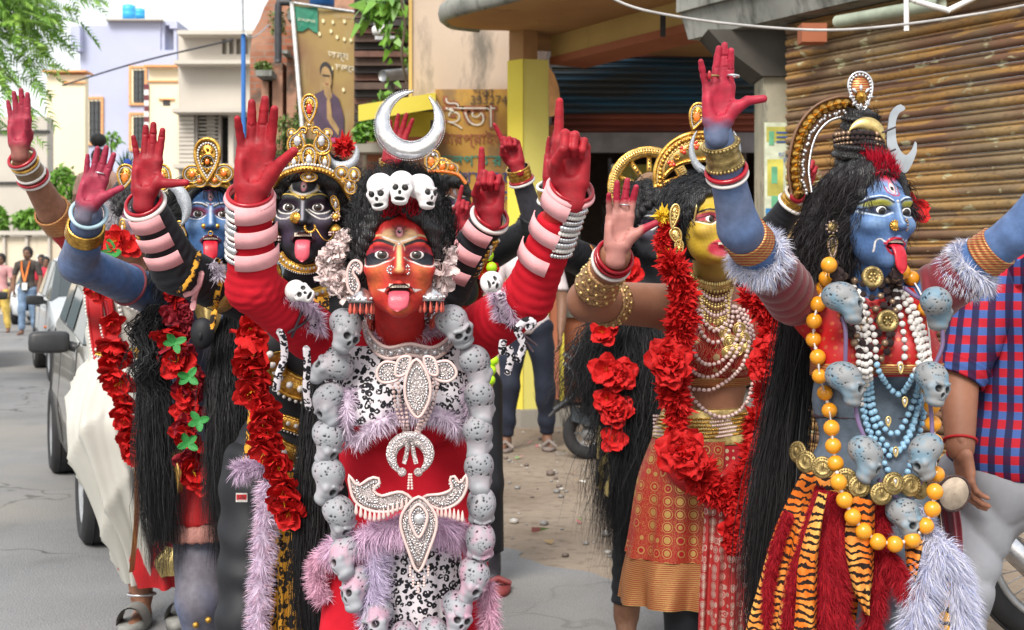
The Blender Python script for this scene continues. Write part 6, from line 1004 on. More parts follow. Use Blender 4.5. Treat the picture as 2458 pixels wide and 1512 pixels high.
for x, y in ob:
    c = on(x, y, .022, 2.83) if 650 < y < 1000 else P(x, y, 2.76 if y < 1150 else 2.71); inst('amber_bead', ballmesh(m_amber, 20), c, None, .0172, o)
    if pr is not None and np.linalg.norm(c-pr) < .06: inst('spacer_bead', ballmesh(m_pearlw, 9), (c+pr)/2, None, .0042, o)
    pr = c
# skulls joined by tubes
sk = [(2024, 722, 70, 0, 10), (2248, 735, 150, 10, 0), (2030, 915, 62, 10, 0), (2238, 915, 25, 10, 10), (2078, 1097, 70, 35, 10), (2222, 1090, -75, 30, -10), (2172, 1240, 28, 5, -6)]; m_tubep = mat('purple_tube', (.16, .11, .22), .3); gr = tube_obj('skull_garland', [P(2022, 760, 2.76), P(2030, 800, 2.75), P(2029, 870, 2.76)], .0045, m_tubep, f.r)
for q in ([(2262, 785), (2262, 830), (2246, 872)], [(2052, 965), (2060, 1010), (2074, 1048)], [(2232, 965), (2236, 1000), (2238, 1045)], [(2108, 1150), (2135, 1180), (2165, 1204)], [(2218, 1140), (2200, 1175), (2172, 1204)], [(2170, 690), (2205, 715), (2235, 722)]): tube_obj('tube', [P(x, y, 2.74) for x, y in q], .0045, m_tubep, gr)
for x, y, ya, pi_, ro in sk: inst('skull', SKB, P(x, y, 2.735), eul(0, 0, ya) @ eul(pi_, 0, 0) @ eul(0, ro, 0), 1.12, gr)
# skirt of tiger cloth strips and fur
skirt(f.r, 'tiger_skirt', [(2080, 1120, 145, 2.95, .75), (2066, 1250, 190, 2.95, .7), (2052, 1400, 214, 2.96, .7), (2030, 1560, 225, 2.98, .7), (2030, 1700, 225, 3.0, .7)], m_tiger, 9, .02, a0=R(150), a1=R(262)); skirt(f.r, 'tiger_skirt_back', [(2090, 1120, 150, 2.98, .8), (2080, 1650, 200, 3.02, .8)], m_tiger, 9, .02, a0=R(-10), a1=R(160))
m_jean = mat('pale_denim', (.3, .36, .43), .8, sc=10, bump=.3, bsc=60); f.cloth('jeans', ('l',), m_jean, .008, .009)
RF = (.3, .006, .016)
for i, q in enumerate(([(1893, 1230, 2.92), (1868, 1300, 2.92), (1846, 1400, 2.93), (1840, 1540, 2.95)], [(1968, 1170, 2.84), (1930, 1300, 2.82), (1902, 1400, 2.82), (1885, 1560, 2.83)], [(1985, 1180, 2.79), (1985, 1300, 2.76), (1982, 1400, 2.76), (1985, 1560, 2.76)], [(2015, 1185, 2.78), (2012, 1310, 2.76), (2010, 1420, 2.76), (2030, 1560, 2.77)], [(2125, 1200, 2.79), (2112, 1270, 2.77), (2108, 1340, 2.77), (2105, 1430, 2.77), (2085, 1560, 2.77)], [(2130, 1330, 2.75), (2165, 1390, 2.73), (2185, 1425, 2.73), (2205, 1390, 2.73), (2238, 1320, 2.75)])): fur(f.r, 'red_fur_strip', [P(*p) for p in q], [.018, .022, .026, .026] if i in (2, 3) else [.012, .013] if i < 2 else [.014, .02], .022 if i > 1 else .013, 2000, RF, seed=40+i, droop=.7, tip=(.42, .012, .02))
for i, (q, m_) in enumerate((([((2040, 1185), (2100, 1195)), ((2028, 1300), (2100, 1300)), ((2045, 1400), (2095, 1400)), ((2072, 1470), (2080, 1470))], m_tiger), ([((2170, 1290), (2225, 1290)), ((2175, 1350), (2205, 1350)), ((2183, 1385), (2187, 1385))], m_tiger), ([((1965, 1180), (1985, 1180)), ((1920, 1330), (1965, 1330)), ((1910, 1450), (1962, 1450)), ((1900, 1600), (1960, 1600))], m_tiger), ([((2260, 1330), (2285, 1330)), ((2248, 1400), (2282, 1400)), ((2246, 1480), (2280, 1480)), ((2240, 1580), (2285, 1580))], m_tigery))): sheetgrid(f.r, 'tiger_strip', [(P(*a, 2.74), P(*b, 2.74)) for a, b in q], m_, .006, 2)
FU = (.68, .68, .8)
for i, q in enumerate(([(2190, 1225, 2.78), (2225, 1285, 2.74), (2270, 1320, 2.72), (2295, 1380, 2.73), (2312, 1460, 2.75), (2318, 1560, 2.78)], [(2260, 1330, 2.72), (2225, 1380, 2.72), (2205, 1450, 2.72), (2185, 1560, 2.73)], [(2290, 1400, 2.73), (2300, 1480, 2.73), (2295, 1580, 2.75)])): fur(f.r, 'white_fur_strip', [P(*p) for p in q], .02, .036, 2000, FU, seed=60+i, droop=.6, tip=(.42, .46, .72))
for i, (x, y, d, ya) in enumerate(((1915, 1085, 2.84, -55), (1935, 1108, 2.8, -35), (1975, 1122, 2.77, -20), (2030, 1150, 2.74, -5), (2062, 1168, 2.73, 0), (2115, 1185, 2.72, 5), (2145, 1160, 2.72, 5), (2185, 1165, 2.73, 10), (2208, 1172, 2.75, 25))):
    g = Geo(); B = eul(0, 0, ya); c = P(x, y, d); g.lathe([(0, .006), (.006, .0055), (.011, .003), (.013, .005), (.016, .005), (.018, .002), (.021, .0035), (.0235, .001), (.0235, -.002), (0, -.002)], c, B @ A(0, -1, .1), 24); g.beads([c+B @ A(.0195*math.cos(a), -.003, .0195*math.sin(a)) for a in np.linspace(0, 6.28, 22, endpoint=False)], .0017, 0, 6, 4); g.ball(c+B @ A(0, -.005, .003), (.004, .003, .008), 8, 6); g.build('belt_medallion', m_brass, f.r)
sheetgrid(f.r, 'red_side_scarf', [(P(2240, 1130, 2.92), P(2290, 1150, 2.92)), (P(2260, 1250, 2.94), P(2310, 1260, 2.94)), (P(2275, 1400, 2.96), P(2310, 1380, 2.96))], m_maroon2, .01, 3)
t = thing('hand_drum', 'small two headed hand drum with pale skin hanging at the blue dancer\'s hip', 'drum', P(2290, 1185, 2.86)); g = Geo(); g.lathe([(.036, 0), (.039, .008), (.036, .016), (.02, .05), (.036, .085), (.039, .093), (.036, .1)], P(2290, 1185, 2.84), (-.25, .95, .1), 28); g.build('shell', mat('drum_wood', (.2, .12, .08), .6), t); g = Geo(); g.lathe([(.001, -.003), (.035, -.001), (.037, .003)], P(2290, 1185, 2.838), (-.25, .95, .1), 28); g.build('drum_head', mat('drum_skin', (.52, .42, .32), .6, var=.3, sc=40), t); g = Geo(); g.torus(P(2290, 1185, 2.841), .038, .003, (-.25, .95, .1), 30, 6); g.build('hoop', m_rud, t)
# ---------------- shared make-up and crown helpers
def makeup(lid, line=WH, brow=BK, hi=None, wing=12, low=-8):
    o = [('e', 34, 12, 26, 13, lid, .8, .9, 'm'), ('s', [(12, 2), (30, low), (50, low+4), (62, wing)], 2.6, line, 1.2, .95, 'm'), ('s', [(14, 5), (30, -3), (50, 1), (62, 13)], 2.6, BK, 1.2, 1, 'm'), ('s', [(14, 8), (30, 17.5), (48, 14), (62, 13)], 3, BK, 1.2, 1, 'm'), ('s', [(9, 25), (22, 32), (42, 33), (58, 24)], 5, brow, 1.4, 1, 'm')]
    return o+([('s', [(8, 29), (24, 37.5), (44, 38), (62, 27)], 3, hi, 1.2, .95, 'm')] if hi else [])
def third(z, c=(.7, .28, .32), s=1.): return [('e', 0, z, 6*s, 13*s, c, .4, 1), ('e', 0, z, 4*s, 5*s, WH, .4, 1), ('e', 0, z, 3*s, 3.6*s, BK, .4, 1)]
def lips(c, w_=4.5): return [('s', [(-25, -66), (-10, -55), (0, -57), (10, -55), (25, -66)], w_, c, 1.4, 1), ('s', [(-22, -70), (-12, -85), (0, -90), (12, -85), (22, -70)], w_, c, 1.6, .9)]
def lipsc(c): return [('e', 0, -63, 24, 9, c, .35, 1)]
def jewels(par, name, d, items, mats=None, ux=(1, 0, 0), uy=(0, 0, 1)):
    """flat goldwork set out in frame px at depth d: ('t' tear|'p' paisley|'c' disc, x, y, w, h, turn, gem)"""
    g = Geo()
    for k, x, y, w_, h, rot, gem in items:
        q = tear(30, .5, 1)*A(w_, h) if k == 't' else paisley(1 if w_ > 0 else -1, 30)*A(abs(w_), h) if k == 'p' else circ(.5, 26)*A(w_, h); c_, s_ = math.cos(R(rot)), math.sin(R(rot)); q = (q @ np.array([[c_, -s_], [s_, c_]]))*d/FPX
        if np.cross(q[1]-q[0], q[2]-q[1]) < 0 and k == 'p': q = q[::-1]
        m_ = max(abs(w_), h)*d/FPX; plate(g, q, P(x, y, d), ux, uy, .004, .045*m_, .03*m_, 0, 0, 1, .8); 
        if m_ > .025: T = P(x, y, d)+q[::3, :1]*.52*A(*ux)+q[::3, 1:]*.52*A(*uy)+A(0, -.003, 0); g.beads(T, .04*m_, 0, 7, 5)
        if gem: g.ball(P(x, y, d)+A(0, -.003, 0), (abs(w_)*d/FPX*.17, .004, h*d/FPX*.2), 10, 7, gem)
    return g.build(name, mats or [m_gold, m_pearlw, m_ruby, m_gem, m_orgem], par)
# ================= black faced dancer with the tall gold crown
D = 3.25; f = Fig('dancer with glossy black face, tongue out and tall gold crown with a red stone', P(720, 1800, D)*A(1, 1, 0), (.022, .022, .028)); fD = f; GR = (.13, .115, .16)
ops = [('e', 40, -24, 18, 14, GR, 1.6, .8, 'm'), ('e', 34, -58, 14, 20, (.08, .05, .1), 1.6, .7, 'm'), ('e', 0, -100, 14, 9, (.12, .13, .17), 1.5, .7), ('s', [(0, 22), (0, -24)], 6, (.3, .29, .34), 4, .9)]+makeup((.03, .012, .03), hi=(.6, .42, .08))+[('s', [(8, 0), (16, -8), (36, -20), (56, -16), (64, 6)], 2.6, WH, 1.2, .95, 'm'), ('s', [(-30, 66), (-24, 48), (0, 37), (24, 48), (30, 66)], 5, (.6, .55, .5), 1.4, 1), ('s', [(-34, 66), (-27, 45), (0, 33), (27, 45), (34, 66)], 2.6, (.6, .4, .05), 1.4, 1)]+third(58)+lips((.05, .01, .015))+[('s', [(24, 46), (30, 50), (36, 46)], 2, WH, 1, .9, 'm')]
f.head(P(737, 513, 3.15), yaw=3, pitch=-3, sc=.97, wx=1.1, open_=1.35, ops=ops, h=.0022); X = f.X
f.torso(P(735, 690, D), P(700, 1090, D+.08), .155, .13, .095, .05); f.neckto(P(733, 720, D), P(735, 600, 3.2), .05)
SL, EL, WL = P(645, 742, D), P(425, 646, 2.98), P(349, 492, 2.87); SR, ER, WR = P(845, 735, D), P(1075, 690, 3.16), P(1175, 525, 3.05)
f.arm(SL, EL, WL, (.052, .047, .034)); f.arm(SR, ER, WR, (.05, .045, .033)); f.leg(P(620, 1130, 3.3), P(590, 1500, 3.2), P(600, 1760, 3.35), (.085, .06, .04)); f.leg(P(770, 1130, 3.3), P(750, 1500, 3.3), P(750, 1780, 3.4))
f.hand(P(347, 466, 2.85), (.1, 0, 1), (.05, -1, .05), 1, L=.158, curl=((2, 5, 4),)*3+((6, 8, 5),), spread=(4, -1, -2, -12), thumb=(84, 2, 0), base=(.34, .012, .024)); f.hand(P(1178, 512, 3.03), (.0, 0, 1), (-.2, -1, .05), -1, L=.165, curl=((2, 4, 2), (75, 92, 60), (74, 95, 60), (60, 85, 50)), spread=(-2, -2, -6, -10), thumb=(2, 30, 60), base=(.34, .012, .024))
f.body(.016); eyes(f.r, f.hc, f.hR, f.hs, (0, 0)); mouth(f.r, f.hc, f.hR, f.hs, .05, 0, 1.35)
fo = wrinkle([(SL, EL, .4, 1), (EL, WL, 1, .3), (SR, ER, .5, 1), (ER, WR, 1, .3)], .0035, 150); top = f.cloth('black_top', ('t', 'a'), m_black, .006, .006, [(WL-(WL-EL)*.08, WL-EL), (WR-(WR-ER)*.08, WR-ER)], fo); f.cloth('black_trousers', ('l',), m_black, .008, .009, (), lambda V: .004*np.sin(V[:, 2]*60+3*fnoise(V, 8))); on = surf(top)
ho, W, Nn, V = wigcap(f, 'hair', .02, .052, side=.072, bumps=14, amp=.01, extra=(((-.08, .0, .01), (.018, .04, .06), .02), ((.08, .0, .01), (.02, .04, .06), .02))); g = Geo(); curls(g, W, Nn, 5000, .05, lambda p, n, r: n*.1+A(0, 0, -.4)+np.sign(p[:, :1]-f.hc[0])*A(.5, 0, 0), .35, .0014, 4, V=V, tone=(.014, .014, .015)); g.build('curls', m_strand, ho)
g = Geo(); i = np.where((np.abs(V[:, 0]) < .02) & (V[:, 2] > .07) & (V[:, 1] < -.03))[0]; i = RNG.choice(i, 200); g.blades(W[i], A(0, -.002, .016)+RNG.normal(0, .005, (200, 3)), .003, 2, col=A(.3, .006, .03)); g.build('vermilion_streak', m_strand, ho)
jewels(f.r, 'gold_crown', 3.03, [('t', 743, 262, 46, 70, 0, 2), ('p', 48, 0, 0, 0, 0, 0)][:1]+[('p', 714, 338, -52, 66, 8, 3), ('p', 772, 338, 52, 66, -8, 3), ('t', 742, 385, 48, 74, 0, 3), ('t', 706, 390, 36, 50, 10, 3), ('t', 780, 390, 36, 50, -10, 3), ('c', 820, 415, 34, 34, 0, 3), ('p', 838, 445, 36, 44, -30, 3), ('c', 850, 420, 30, 36, 0, 1), ('c', 742, 300, 22, 16, 0, 1), ('c', 700, 320, 24, 24, 0, 1), ('c', 786, 320, 24, 24, 0, 1), ('c', 742, 425, 40, 22, 0, 1)])
g = Geo(); q = np.array([P(x, y, d) for x, y, d in ((650, 470, 3.12), (668, 428, 3.06), (700, 410, 3.03), (742, 404, 3.02), (785, 412, 3.03), (820, 438, 3.06), (840, 478, 3.12))]); p_ = path(q, 50); g.tube(p_, .009, 8, 0, sx=.8); g.beads(path(p_+A(0, -.008, .008), 46), .0035, 1, 7, 5); g.beads(path(p_+A(0, -.01, -.002), 40), .004, 0, 7, 5); g.build('crown_band', [m_gold, m_pearlw], f.r)
g = Geo(); strip(g, crescent(.039, .022, 120, 30, 90, .002), P(822, 372, 3.05), (1, 0, .1), (-.1, 0, 1), .005); g.build('silver_moon', m_silvg, f.r); inst('red_tassel_flower', flower('pom', 0), P(826, 352, 3.1), eul(80, 0, 0), .03, f.r)
for x, y in ((836, 470), (834, 505), (832, 540), (826, 575), (820, 610), (815, 650), (800, 690), (822, 705), (835, 680), (786, 715)): inst('red_flower', flower('rose' if y > 600 else 'pom', y % 4), P(x, y, 3.22), basis((.1, -1, .2), yaw=x), .032, f.r)
for x in (652, 806): earjewel(f.r, 'earring', P(x, 520, 3.08), 1.15 if x < 700 else .9, m_gold, ('disc', 'bell')); jewels(f.r, 'ear_ornament', 3.08, [('t', x, 492, 22, 46, 10 if x < 700 else -20, 3)])
g = Geo(); g.lathe([(0, .002), (.012, .001), (.014, -.001), (0, -.002)], X(-.015, -.116, -.02), f.hR @ A(-.3, -1, .1), 22); g.beads([X(-.015, -.118, -.02)+.009*A(math.cos(a), 0, 1.1*math.sin(a)) for a in np.linspace(0, 6, 12)], .0016, 0, 6, 4); g.build('nose_disc', m_gold, f.r); g = Geo(); c = X(.017, -.112, -.042); g.tube([c+A(.011*math.cos(a), -.002, .011*math.sin(a)) for a in np.linspace(-3.6, .6, 20)], .0022, 6); g.beads([c+A(.0125*math.cos(a), -.003, .0125*math.sin(a)) for a in np.linspace(-3.2, 0, 10)], .0024, 0, 6, 4); g.tube(path([c+A(.011, 0, 0), P(778, 575, 3.03), P(795, 572, 3.05), P(806, 545, 3.08)], 24), .0014, 5); g.build('nose_ring', m_gold, f.r); inst('forehead_bead', ballmesh(m_gold), X(0, -.1, .028), None, .0055, f.r)
def goldband(par, name, pts, wd, off, d, gems=1, m=m_gold, sx=.35, on=on):
    q = drape(on, pts, off, d); g = Geo(); t = nrm(np.gradient(q, axis=0)); n = nrm(np.cross(t, A(0, -1, 0))); g.tube(q, wd, 8, 0, sx=sx, up=(0, 1, .02)); 
    for s_ in (-.8, .8): g.tube(q+n*wd*s_+A(0, -wd*sx*.6, 0), wd*.16, 6, 0)
    L = plen(q)
    if gems: g.beads(path(q+A(0, -wd*sx, 0), int(L/(wd*.8))), wd*.3, 1, 8, 6)
    g.beads(path(q+n*wd*1.05+A(0, -wd*sx*.5, 0), int(L/(wd*.4))), wd*.17, 1, 6, 4); return g.build(name, [m, m_pearlw], par)
goldband(f.r, 'gold_choker', [(670, 608), (690, 632), (725, 645), (760, 640), (792, 612)], .011, .016, 3.1); goldband(f.r, 'gold_collar', [(655, 640), (672, 680), (710, 705), (750, 708), (800, 690)], .017, .012, 3.15, 1); goldband(f.r, 'gold_necklace', [(650, 850), (665, 895), (700, 925), (750, 940)], .03, .012, 3.12, 1); goldband(f.r, 'gold_belt', [(640, 1005), (680, 1012), (730, 1028)], .019, .012, 3.16, 1); goldband(f.r, 'gold_belt_drop', [(655, 1060), (675, 1080), (720, 1100)], .026, .012, 3.16, 1)
def patch(par, name, pts, m, on, off=.01, d=3.2): q = np.array([on(x, y, off, d) for x, y in pts]); g = Geo(); g.add(q, [list(range(len(q)))]); return g.build(name, m, par)
sheetgrid(f.r, 'leopard_yoke', [(P(690, 712, 3.13), P(790, 712, 3.14)), (P(700, 742, 3.12), P(790, 742, 3.13))], m_leog, .002, 2); sheetgrid(f.r, 'leopard_sash', [(P(596, 985, 3.14), P(640, 985, 3.14)), (P(588, 1060, 3.14), P(650, 1060, 3.14)), (P(580, 1125, 3.14), P(660, 1125, 3.13))], m_leog, .004, 2); sheetgrid(f.r, 'leopard_panel', [(P(650, 1130, 3.16), P(730, 1130, 3.15)), (P(650, 1350, 3.14), P(730, 1350, 3.14)), (P(645, 1560, 3.14), P(735, 1560, 3.15))], m_leog, .01, 3)
fur(f.r, 'lilac_fur_trim', [P(x, y, 3.1) for x, y in ((566, 1132), (600, 1120), (650, 1122))], .014, .028, 600, (.6, .46, .62)); fur(f.r, 'lilac_fur_trim', [P(x, y, 3.08) for x, y in ((645, 1160), (632, 1300), (625, 1400), (612, 1580))], .022, .024, 1900, (.68, .56, .72), tip=(.74, .5, .62))
garland(f.r, 'red_flower_garland', [P(x, y, 3.02) for x, y in ((600, 775), (612, 840), (612, 905), (625, 975), (640, 1045), (660, 1110), (685, 1180), (690, 1235))], .042, .02, 'hibiscus', seed=3, face=(-.1, -1, -.5), jit=.3)
for (a, b), s_ in (((EL, WL), 1), ((ER, WR), -1)):
    bangle(f.r, 'red_bangle', b+(b-a)*.05, (b-a)+A(0, -.05, 0), .04, .0042, m_bang_red); bangle(f.r, 'white_bangle', b, (b-a)+A(0, -.05, 0), .0425, .006, m_bang_white)
    for i in range(3): wrapstrip(f.r, 'pink_tape', a, b, .86-.26*i, .034, .046+.0035*i, -35, 50, m_pinkcl)
    z = nrm(b-a); B = basis(z, (0, -1, 0)); g = Geo()
    for j in range(10):
        for i in range(4): an = R(58*s_+i*9*s_); g.ball(a+(b-a)*(.3+.06*j)+B @ A(math.sin(an)*.043, math.cos(an)*.043, 0), .0055, 7, 5, int((i+j) % 4 == 0))
    g.build('gold_cuff', [m_gold, m_pearlw], f.r)
m_brasscl = mat('gold_cloth', (.5, .3, .08), .4, .5, sc=60, bump=.4, bsc=120, bd=.004); wrapstrip(f.r, 'gold_armlet', EL, SL, .42, .045, .05, -60, 50, m_brasscl)
on2 = surf(top)
for pts, m_ in (([(478, 605), (468, 640), (455, 670), (440, 690), (425, 700)], m_leog), ([(520, 620), (535, 650), (525, 690), (517, 730), (508, 790)], m_leog), ([(485, 650), (478, 680), (468, 705), (462, 745)], m_pinkcl), ([(480, 680), (462, 700), (440, 708)], m_pinkcl)): ribbon(f.r, 'tie_ribbon', drape(on2, pts, .006, 2.98), .007, m_, .4)
fur(f.r, 'fur_tuft', drape(on2, [(508, 632), (522, 650), (526, 668)], .006, 3.0), .008, .02, 300, (.72, .66, .76))
g = Geo(); o = P(580, 1194, on(580, 1194, .004, 3.14)[1]-.008); part_ = g.box(o, (.027, .0015, .021)); tagp = g.build('garment_tag', m_bang_white, f.r, False); g = Geo(); g.box(o+A(0, -.001, .001), (.024, .001, .012)); g.build('tag_panel', m_redcl, tagp, False); text('Lila', tagp, o+A(-.009, -.0018, -.003), sx, sz, .013, m_dark, th=.0004); text('Garments XL', tagp, o+A(-.011, -.001, -.009), sx, sz, .0042, m_dark, th=.0004)
locks(f.r, 'long_hair', [([P(772, 880, 3.2), P(760, 1000, 3.12), P(750, 1200, 3.05), P(745, 1400, 3.05), P(742, 1620, 3.08)], [.035, .026, .026, .028, .03, .03], 1200)], seed=50, frizz=.016, w_=.002)
# ================= blue faced dancer with dark locks
D = 3.72; f = Fig('dancer with blue face, dark red tongue and a pointed gold tiara', P(480, 1760, D)*A(1, 1, 0), (.17, .19, .27)); fE = f; BE = (.07, .17, .38)
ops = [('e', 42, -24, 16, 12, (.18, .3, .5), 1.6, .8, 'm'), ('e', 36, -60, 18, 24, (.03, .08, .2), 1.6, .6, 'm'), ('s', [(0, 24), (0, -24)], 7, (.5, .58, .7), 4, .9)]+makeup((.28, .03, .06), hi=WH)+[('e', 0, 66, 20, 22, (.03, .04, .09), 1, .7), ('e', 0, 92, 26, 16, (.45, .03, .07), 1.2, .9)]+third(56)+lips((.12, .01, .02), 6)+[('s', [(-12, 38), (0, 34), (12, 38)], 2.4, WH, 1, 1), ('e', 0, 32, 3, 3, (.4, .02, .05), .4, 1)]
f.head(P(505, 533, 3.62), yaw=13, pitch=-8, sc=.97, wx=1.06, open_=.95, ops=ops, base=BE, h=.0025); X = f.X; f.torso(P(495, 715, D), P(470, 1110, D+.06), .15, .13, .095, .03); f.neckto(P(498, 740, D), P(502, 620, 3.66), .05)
SL, EL, WL = P(375, 712, D), P(190, 632, 3.42), P(213, 512, 3.28); SR, ER, WR = P(600, 720, D), P(690, 900, D), P(680, 1080, D-.1)
f.arm(SL, EL, WL, (.056, .05, .035)); f.arm(SR, ER, WR); f.leg(P(470, 1150, 3.75), P(478, 1440, 3.66), P(520, 1730, 3.8), (.075, .062, .042)); f.leg(P(560, 1150, 3.8), P(560, 1440, 3.78), P(570, 1730, 3.9), (.07, .06, .042))
f.hand(P(208, 498, 3.26), (.3, 0, 1), (.05, -1, .1), 1, L=.163, curl=((4, 6, 5),)*4, spread=(6, 0, -4, -10), thumb=(44, -6, 4), base=(.38, .035, .075), fade=(.14, .13, .18))
def ce(V): b = np.clip(.5+.5*fnoise(V, 7, 9)+.3*fnoise(V, 22, 3), 0, 1)[:, None]**1.6; return A(.15, .14, .17)*(1-b)+A(.09, .17, .36)*b
f.body(.012, ce); eyes(f.r, f.hc, f.hR, f.hs, (0, 0)); mouth(f.r, f.hc, f.hR, f.hs, .055, 0, .95, m_tongue2, .0185); on = surf(f.bo)
ho, W, Nn, V = wigcap(f, 'hair', .018, .055, side=.07, bumps=9, amp=.004, extra=(((-.075, .02, -.04), (.03, .05, .09), .03), ((.08, .03, -.05), (.03, .05, .1), .03), ((-.085, .04, -.1), (.035, .05, .1), .03))); g = Geo(); curls(g, W, Nn, 4500, .07, lambda p, n, r: A(0, 0, -.5)+np.sign(p[:, :1]-f.hc[0])*A(.45, 0, 0)+n*.05, .12, .0015, 4, V=V, tone=(.014, .014, .015)); g.build('curls', m_strand, ho); g = Geo(); i = np.where((np.abs(V[:, 0]) < .022) & (V[:, 2] > .07) & (V[:, 1] < -.03))[0]; i = RNG.choice(i, 260); g.blades(W[i], A(0, -.002, .018)+RNG.normal(0, .006, (260, 3)), .0035, 2, col=A(.45, .008, .02)); g.build('vermilion_streak', m_strand, ho)
jewels(f.r, 'gold_tiara', 3.5, [('t', 498, 385, 76, 104, 0, 0), ('c', 498, 388, 36, 36, 0, 4), ('c', 462, 418, 46, 42, 0, 4), ('c', 538, 416, 46, 42, 0, 4), ('c', 480, 434, 36, 30, 0, 4), ('c', 516, 433, 36, 30, 0, 4)]); g = Geo(); p_ = path([P(x, y, 3.52) for x, y in ((440, 462), (455, 448), (498, 440), (540, 444), (560, 462))], 40); g.tube(p_, .008, 8, 0); g.beads(path(p_+A(0, -.006, .009), 40), .004, 0, 7, 5); g.build('tiara_band', [m_gold], f.r)
jewels(f.r, 'ear_ornament', 3.55, [('p', 434, 560, 34, 54, 10, 0)]); g = Geo(); [g.ball(X(s_*.017, -.108, -.03), (.007, .005, .007), 10, 7) for s_ in (-1, 1)]; g.torus(X(0, -.106, -.05), .006, .0016, (0, 1, 0), 16, 6); g.build('nose_studs', m_gold, f.r)
g = Geo(); strip(g, crescent(.05, .034, 170, 26, 195, .003)*A(1, 1.15), P(418, 492, 3.5), (.9, 0, .2), (-.2, 0, 1), .004); g.build('glitter_sickle', m_silvg, f.r)
bangle(f.r, 'pale_blue_bangle', WL, WL-EL+A(0, -.06, 0), .042, .0055, mat('pale_blue_bangle_paint', (.42, .6, .68), .4)); cuff(f.r, 'gold_bangle', lerp(EL, WL, .58), nrm(WL-EL+A(0, -.02, 0)), .046, .044, .04, m_gold); bangle(f.r, 'armband', lerp(SL, EL, .38), EL-SL, .056, .004, m_maroon2); bangle(f.r, 'finger_ring', P(240, 415, 3.24), (.25, 0, 1), .0095, .002, m_silver)
g = lambda pts: [P(x, y, 3.56) for x, y in pts]; garland(f.r, 'red_flower_garland', g([(412, 690), (420, 760), (412, 830), (440, 900), (455, 970), (452, 1040), (462, 1110), (480, 1160)]), .048, .03, 'hibiscus', (None, None, m_petdark), 5, (0, -1, 0), .6); garland(f.r, 'rose_garland', g([(425, 700), (440, 790), (445, 850), (455, 910), (470, 1000)]), .036, .048, 'rose', (m_petdark,), 6, (0, -1, .3), .4)
for x, y in ((420, 822), (452, 905), (478, 1010), (450, 1065)): inst('green_leaf', flower('leaf', x % 4), P(x, y, 3.5), basis((.2, -1, .2), yaw=x), .032, f.r)
sheetgrid(f.r, 'gold_bodice', [(P(455, 690, 3.6), P(540, 700, 3.6)), (P(470, 760, 3.6), P(530, 760, 3.6)), (P(500, 800, 3.6), P(515, 800, 3.6))], m_goldl, .005, 2)
sh = f.cloth('red_shorts', ('l',), m_redcl, .028, .01, [(P(470, 1252, 3.7), (0, 0, -1))], lambda V: .006*np.sin(V[:, 0]*70+2*fnoise(V, 6))); f.cloth('shorts_cuff', ('l',), mat('pink_zari', (.4, .18, .15), .6, .2, sc=200, bump=.6, bsc=200), .033, .01, [(P(470, 1290, 3.7), (0, 0, -1)), (P(470, 1250, 3.7), (0, 0, 1))], lambda V: .003*np.sin(V[:, 0]*400)); sheetgrid(f.r, 'gold_sash', [(P(408, 1050, 3.62), P(420, 1050, 3.62)), (P(402, 1110, 3.6), P(455, 1120, 3.58)), (P(430, 1180, 3.6), P(436, 1180, 3.6))], m_brasscl, .004, 2)
locks(f.r, 'long_hair', [([P(375, 735, 3.68), P(368, 900, 3.6), P(375, 1050, 3.58), P(380, 1200, 3.58), P(385, 1330, 3.6), P(382, 1400, 3.6)], [.015, .022, .031, .036, .03, .018], 1300), ([P(560, 730, 3.7), P(545, 850, 3.6), P(545, 1000, 3.52), P(545, 1150, 3.5), P(540, 1280, 3.5), P(535, 1370, 3.52)], [.028, .034, .036, .036, .028, .014], 1700)], seed=30, frizz=.02, w_=.0022); g = Geo(); mane(g, [P(372, 730, 3.6), P(352, 800, 3.55), P(362, 900, 3.55), P(365, 1000, 3.55)], [.02, .03, .03, .02], 110, 3, 40, .005, .012, .014, 15); g.build('wavy_lock', m_strand, f.r)
g = Geo(); c = P(486, 800, 3.5); g.ball(c, (.032, .024, .042), 14, 10); g.ball(c+A(0, -.02, -.006), (.007, .008, .012), 8, 6); g.build('dark_doll_head', [m_black, mat('doll_lip', (.4, .05, .06), .6)], f.r)
for x, y in ((500, 1488), (528, 1496), (470, 1500)): inst('ankle_bell', ballmesh(m_gold), P(x, y, 3.6), None, .009, f.r)
# ================= dancer in white silk at the left
D = 4.85; f = Fig('dancer in draped white silk with red borders and raised bangled arm', P(330, 1500, D)*A(1, 1, 0), (.3, .14, .085)); fF = f
ops = [('e', 0, 20, 70, 90, (.2, .19, .3), 1.2, .8)]+makeup((.2, .05, .1), hi=WH)+lipsc((.35, .02, .04))
f.head(P(325, 525, 4.72), yaw=24, pitch=0, sc=.95, open_=0, ops=ops, h=.0032); f.torso(P(300, 625, D), P(285, 930, D+.05), .17, .14, .1, .04); f.neckto(P(305, 650, D), P(320, 590, 4.78), .05)
SL, EL, WL = P(222, 612, D), P(128, 510, 4.62), P(52, 378, 4.42); SR, ER, WR = P(390, 640, D), P(430, 760, D), P(400, 860, D-.1)
f.arm(SL, EL, WL, (.058, .052, .034)); f.arm(SR, ER, WR); f.leg(P(285, 960, 4.95), P(318, 1180, 4.95), P(340, 1432, 4.93), (.09, .06, .042)); f.leg(P(350, 960, 4.95), P(420, 1200, 4.95), P(450, 1432, 5.0), (.09, .06, .042)); f.foot(P(338, 1462, 4.87), (0, -1, 0)); f.foot(P(450, 1462, 4.95), (0, -1, 0))
f.hand(P(47, 352, 4.4), (.0, 0, 1), (.05, -1, .1), 1, L=.196, curl=((4, 6, 5),)*4, spread=(2, 0, -3, -7), thumb=(14, 4, 50), base=(.36, .03, .06), fade=(.28, .1, .08), h=.018); f.body(.013); eyes(f.r, f.hc, f.hR, f.hs); wigcap(f, 'hair', .02, .05, side=.07)
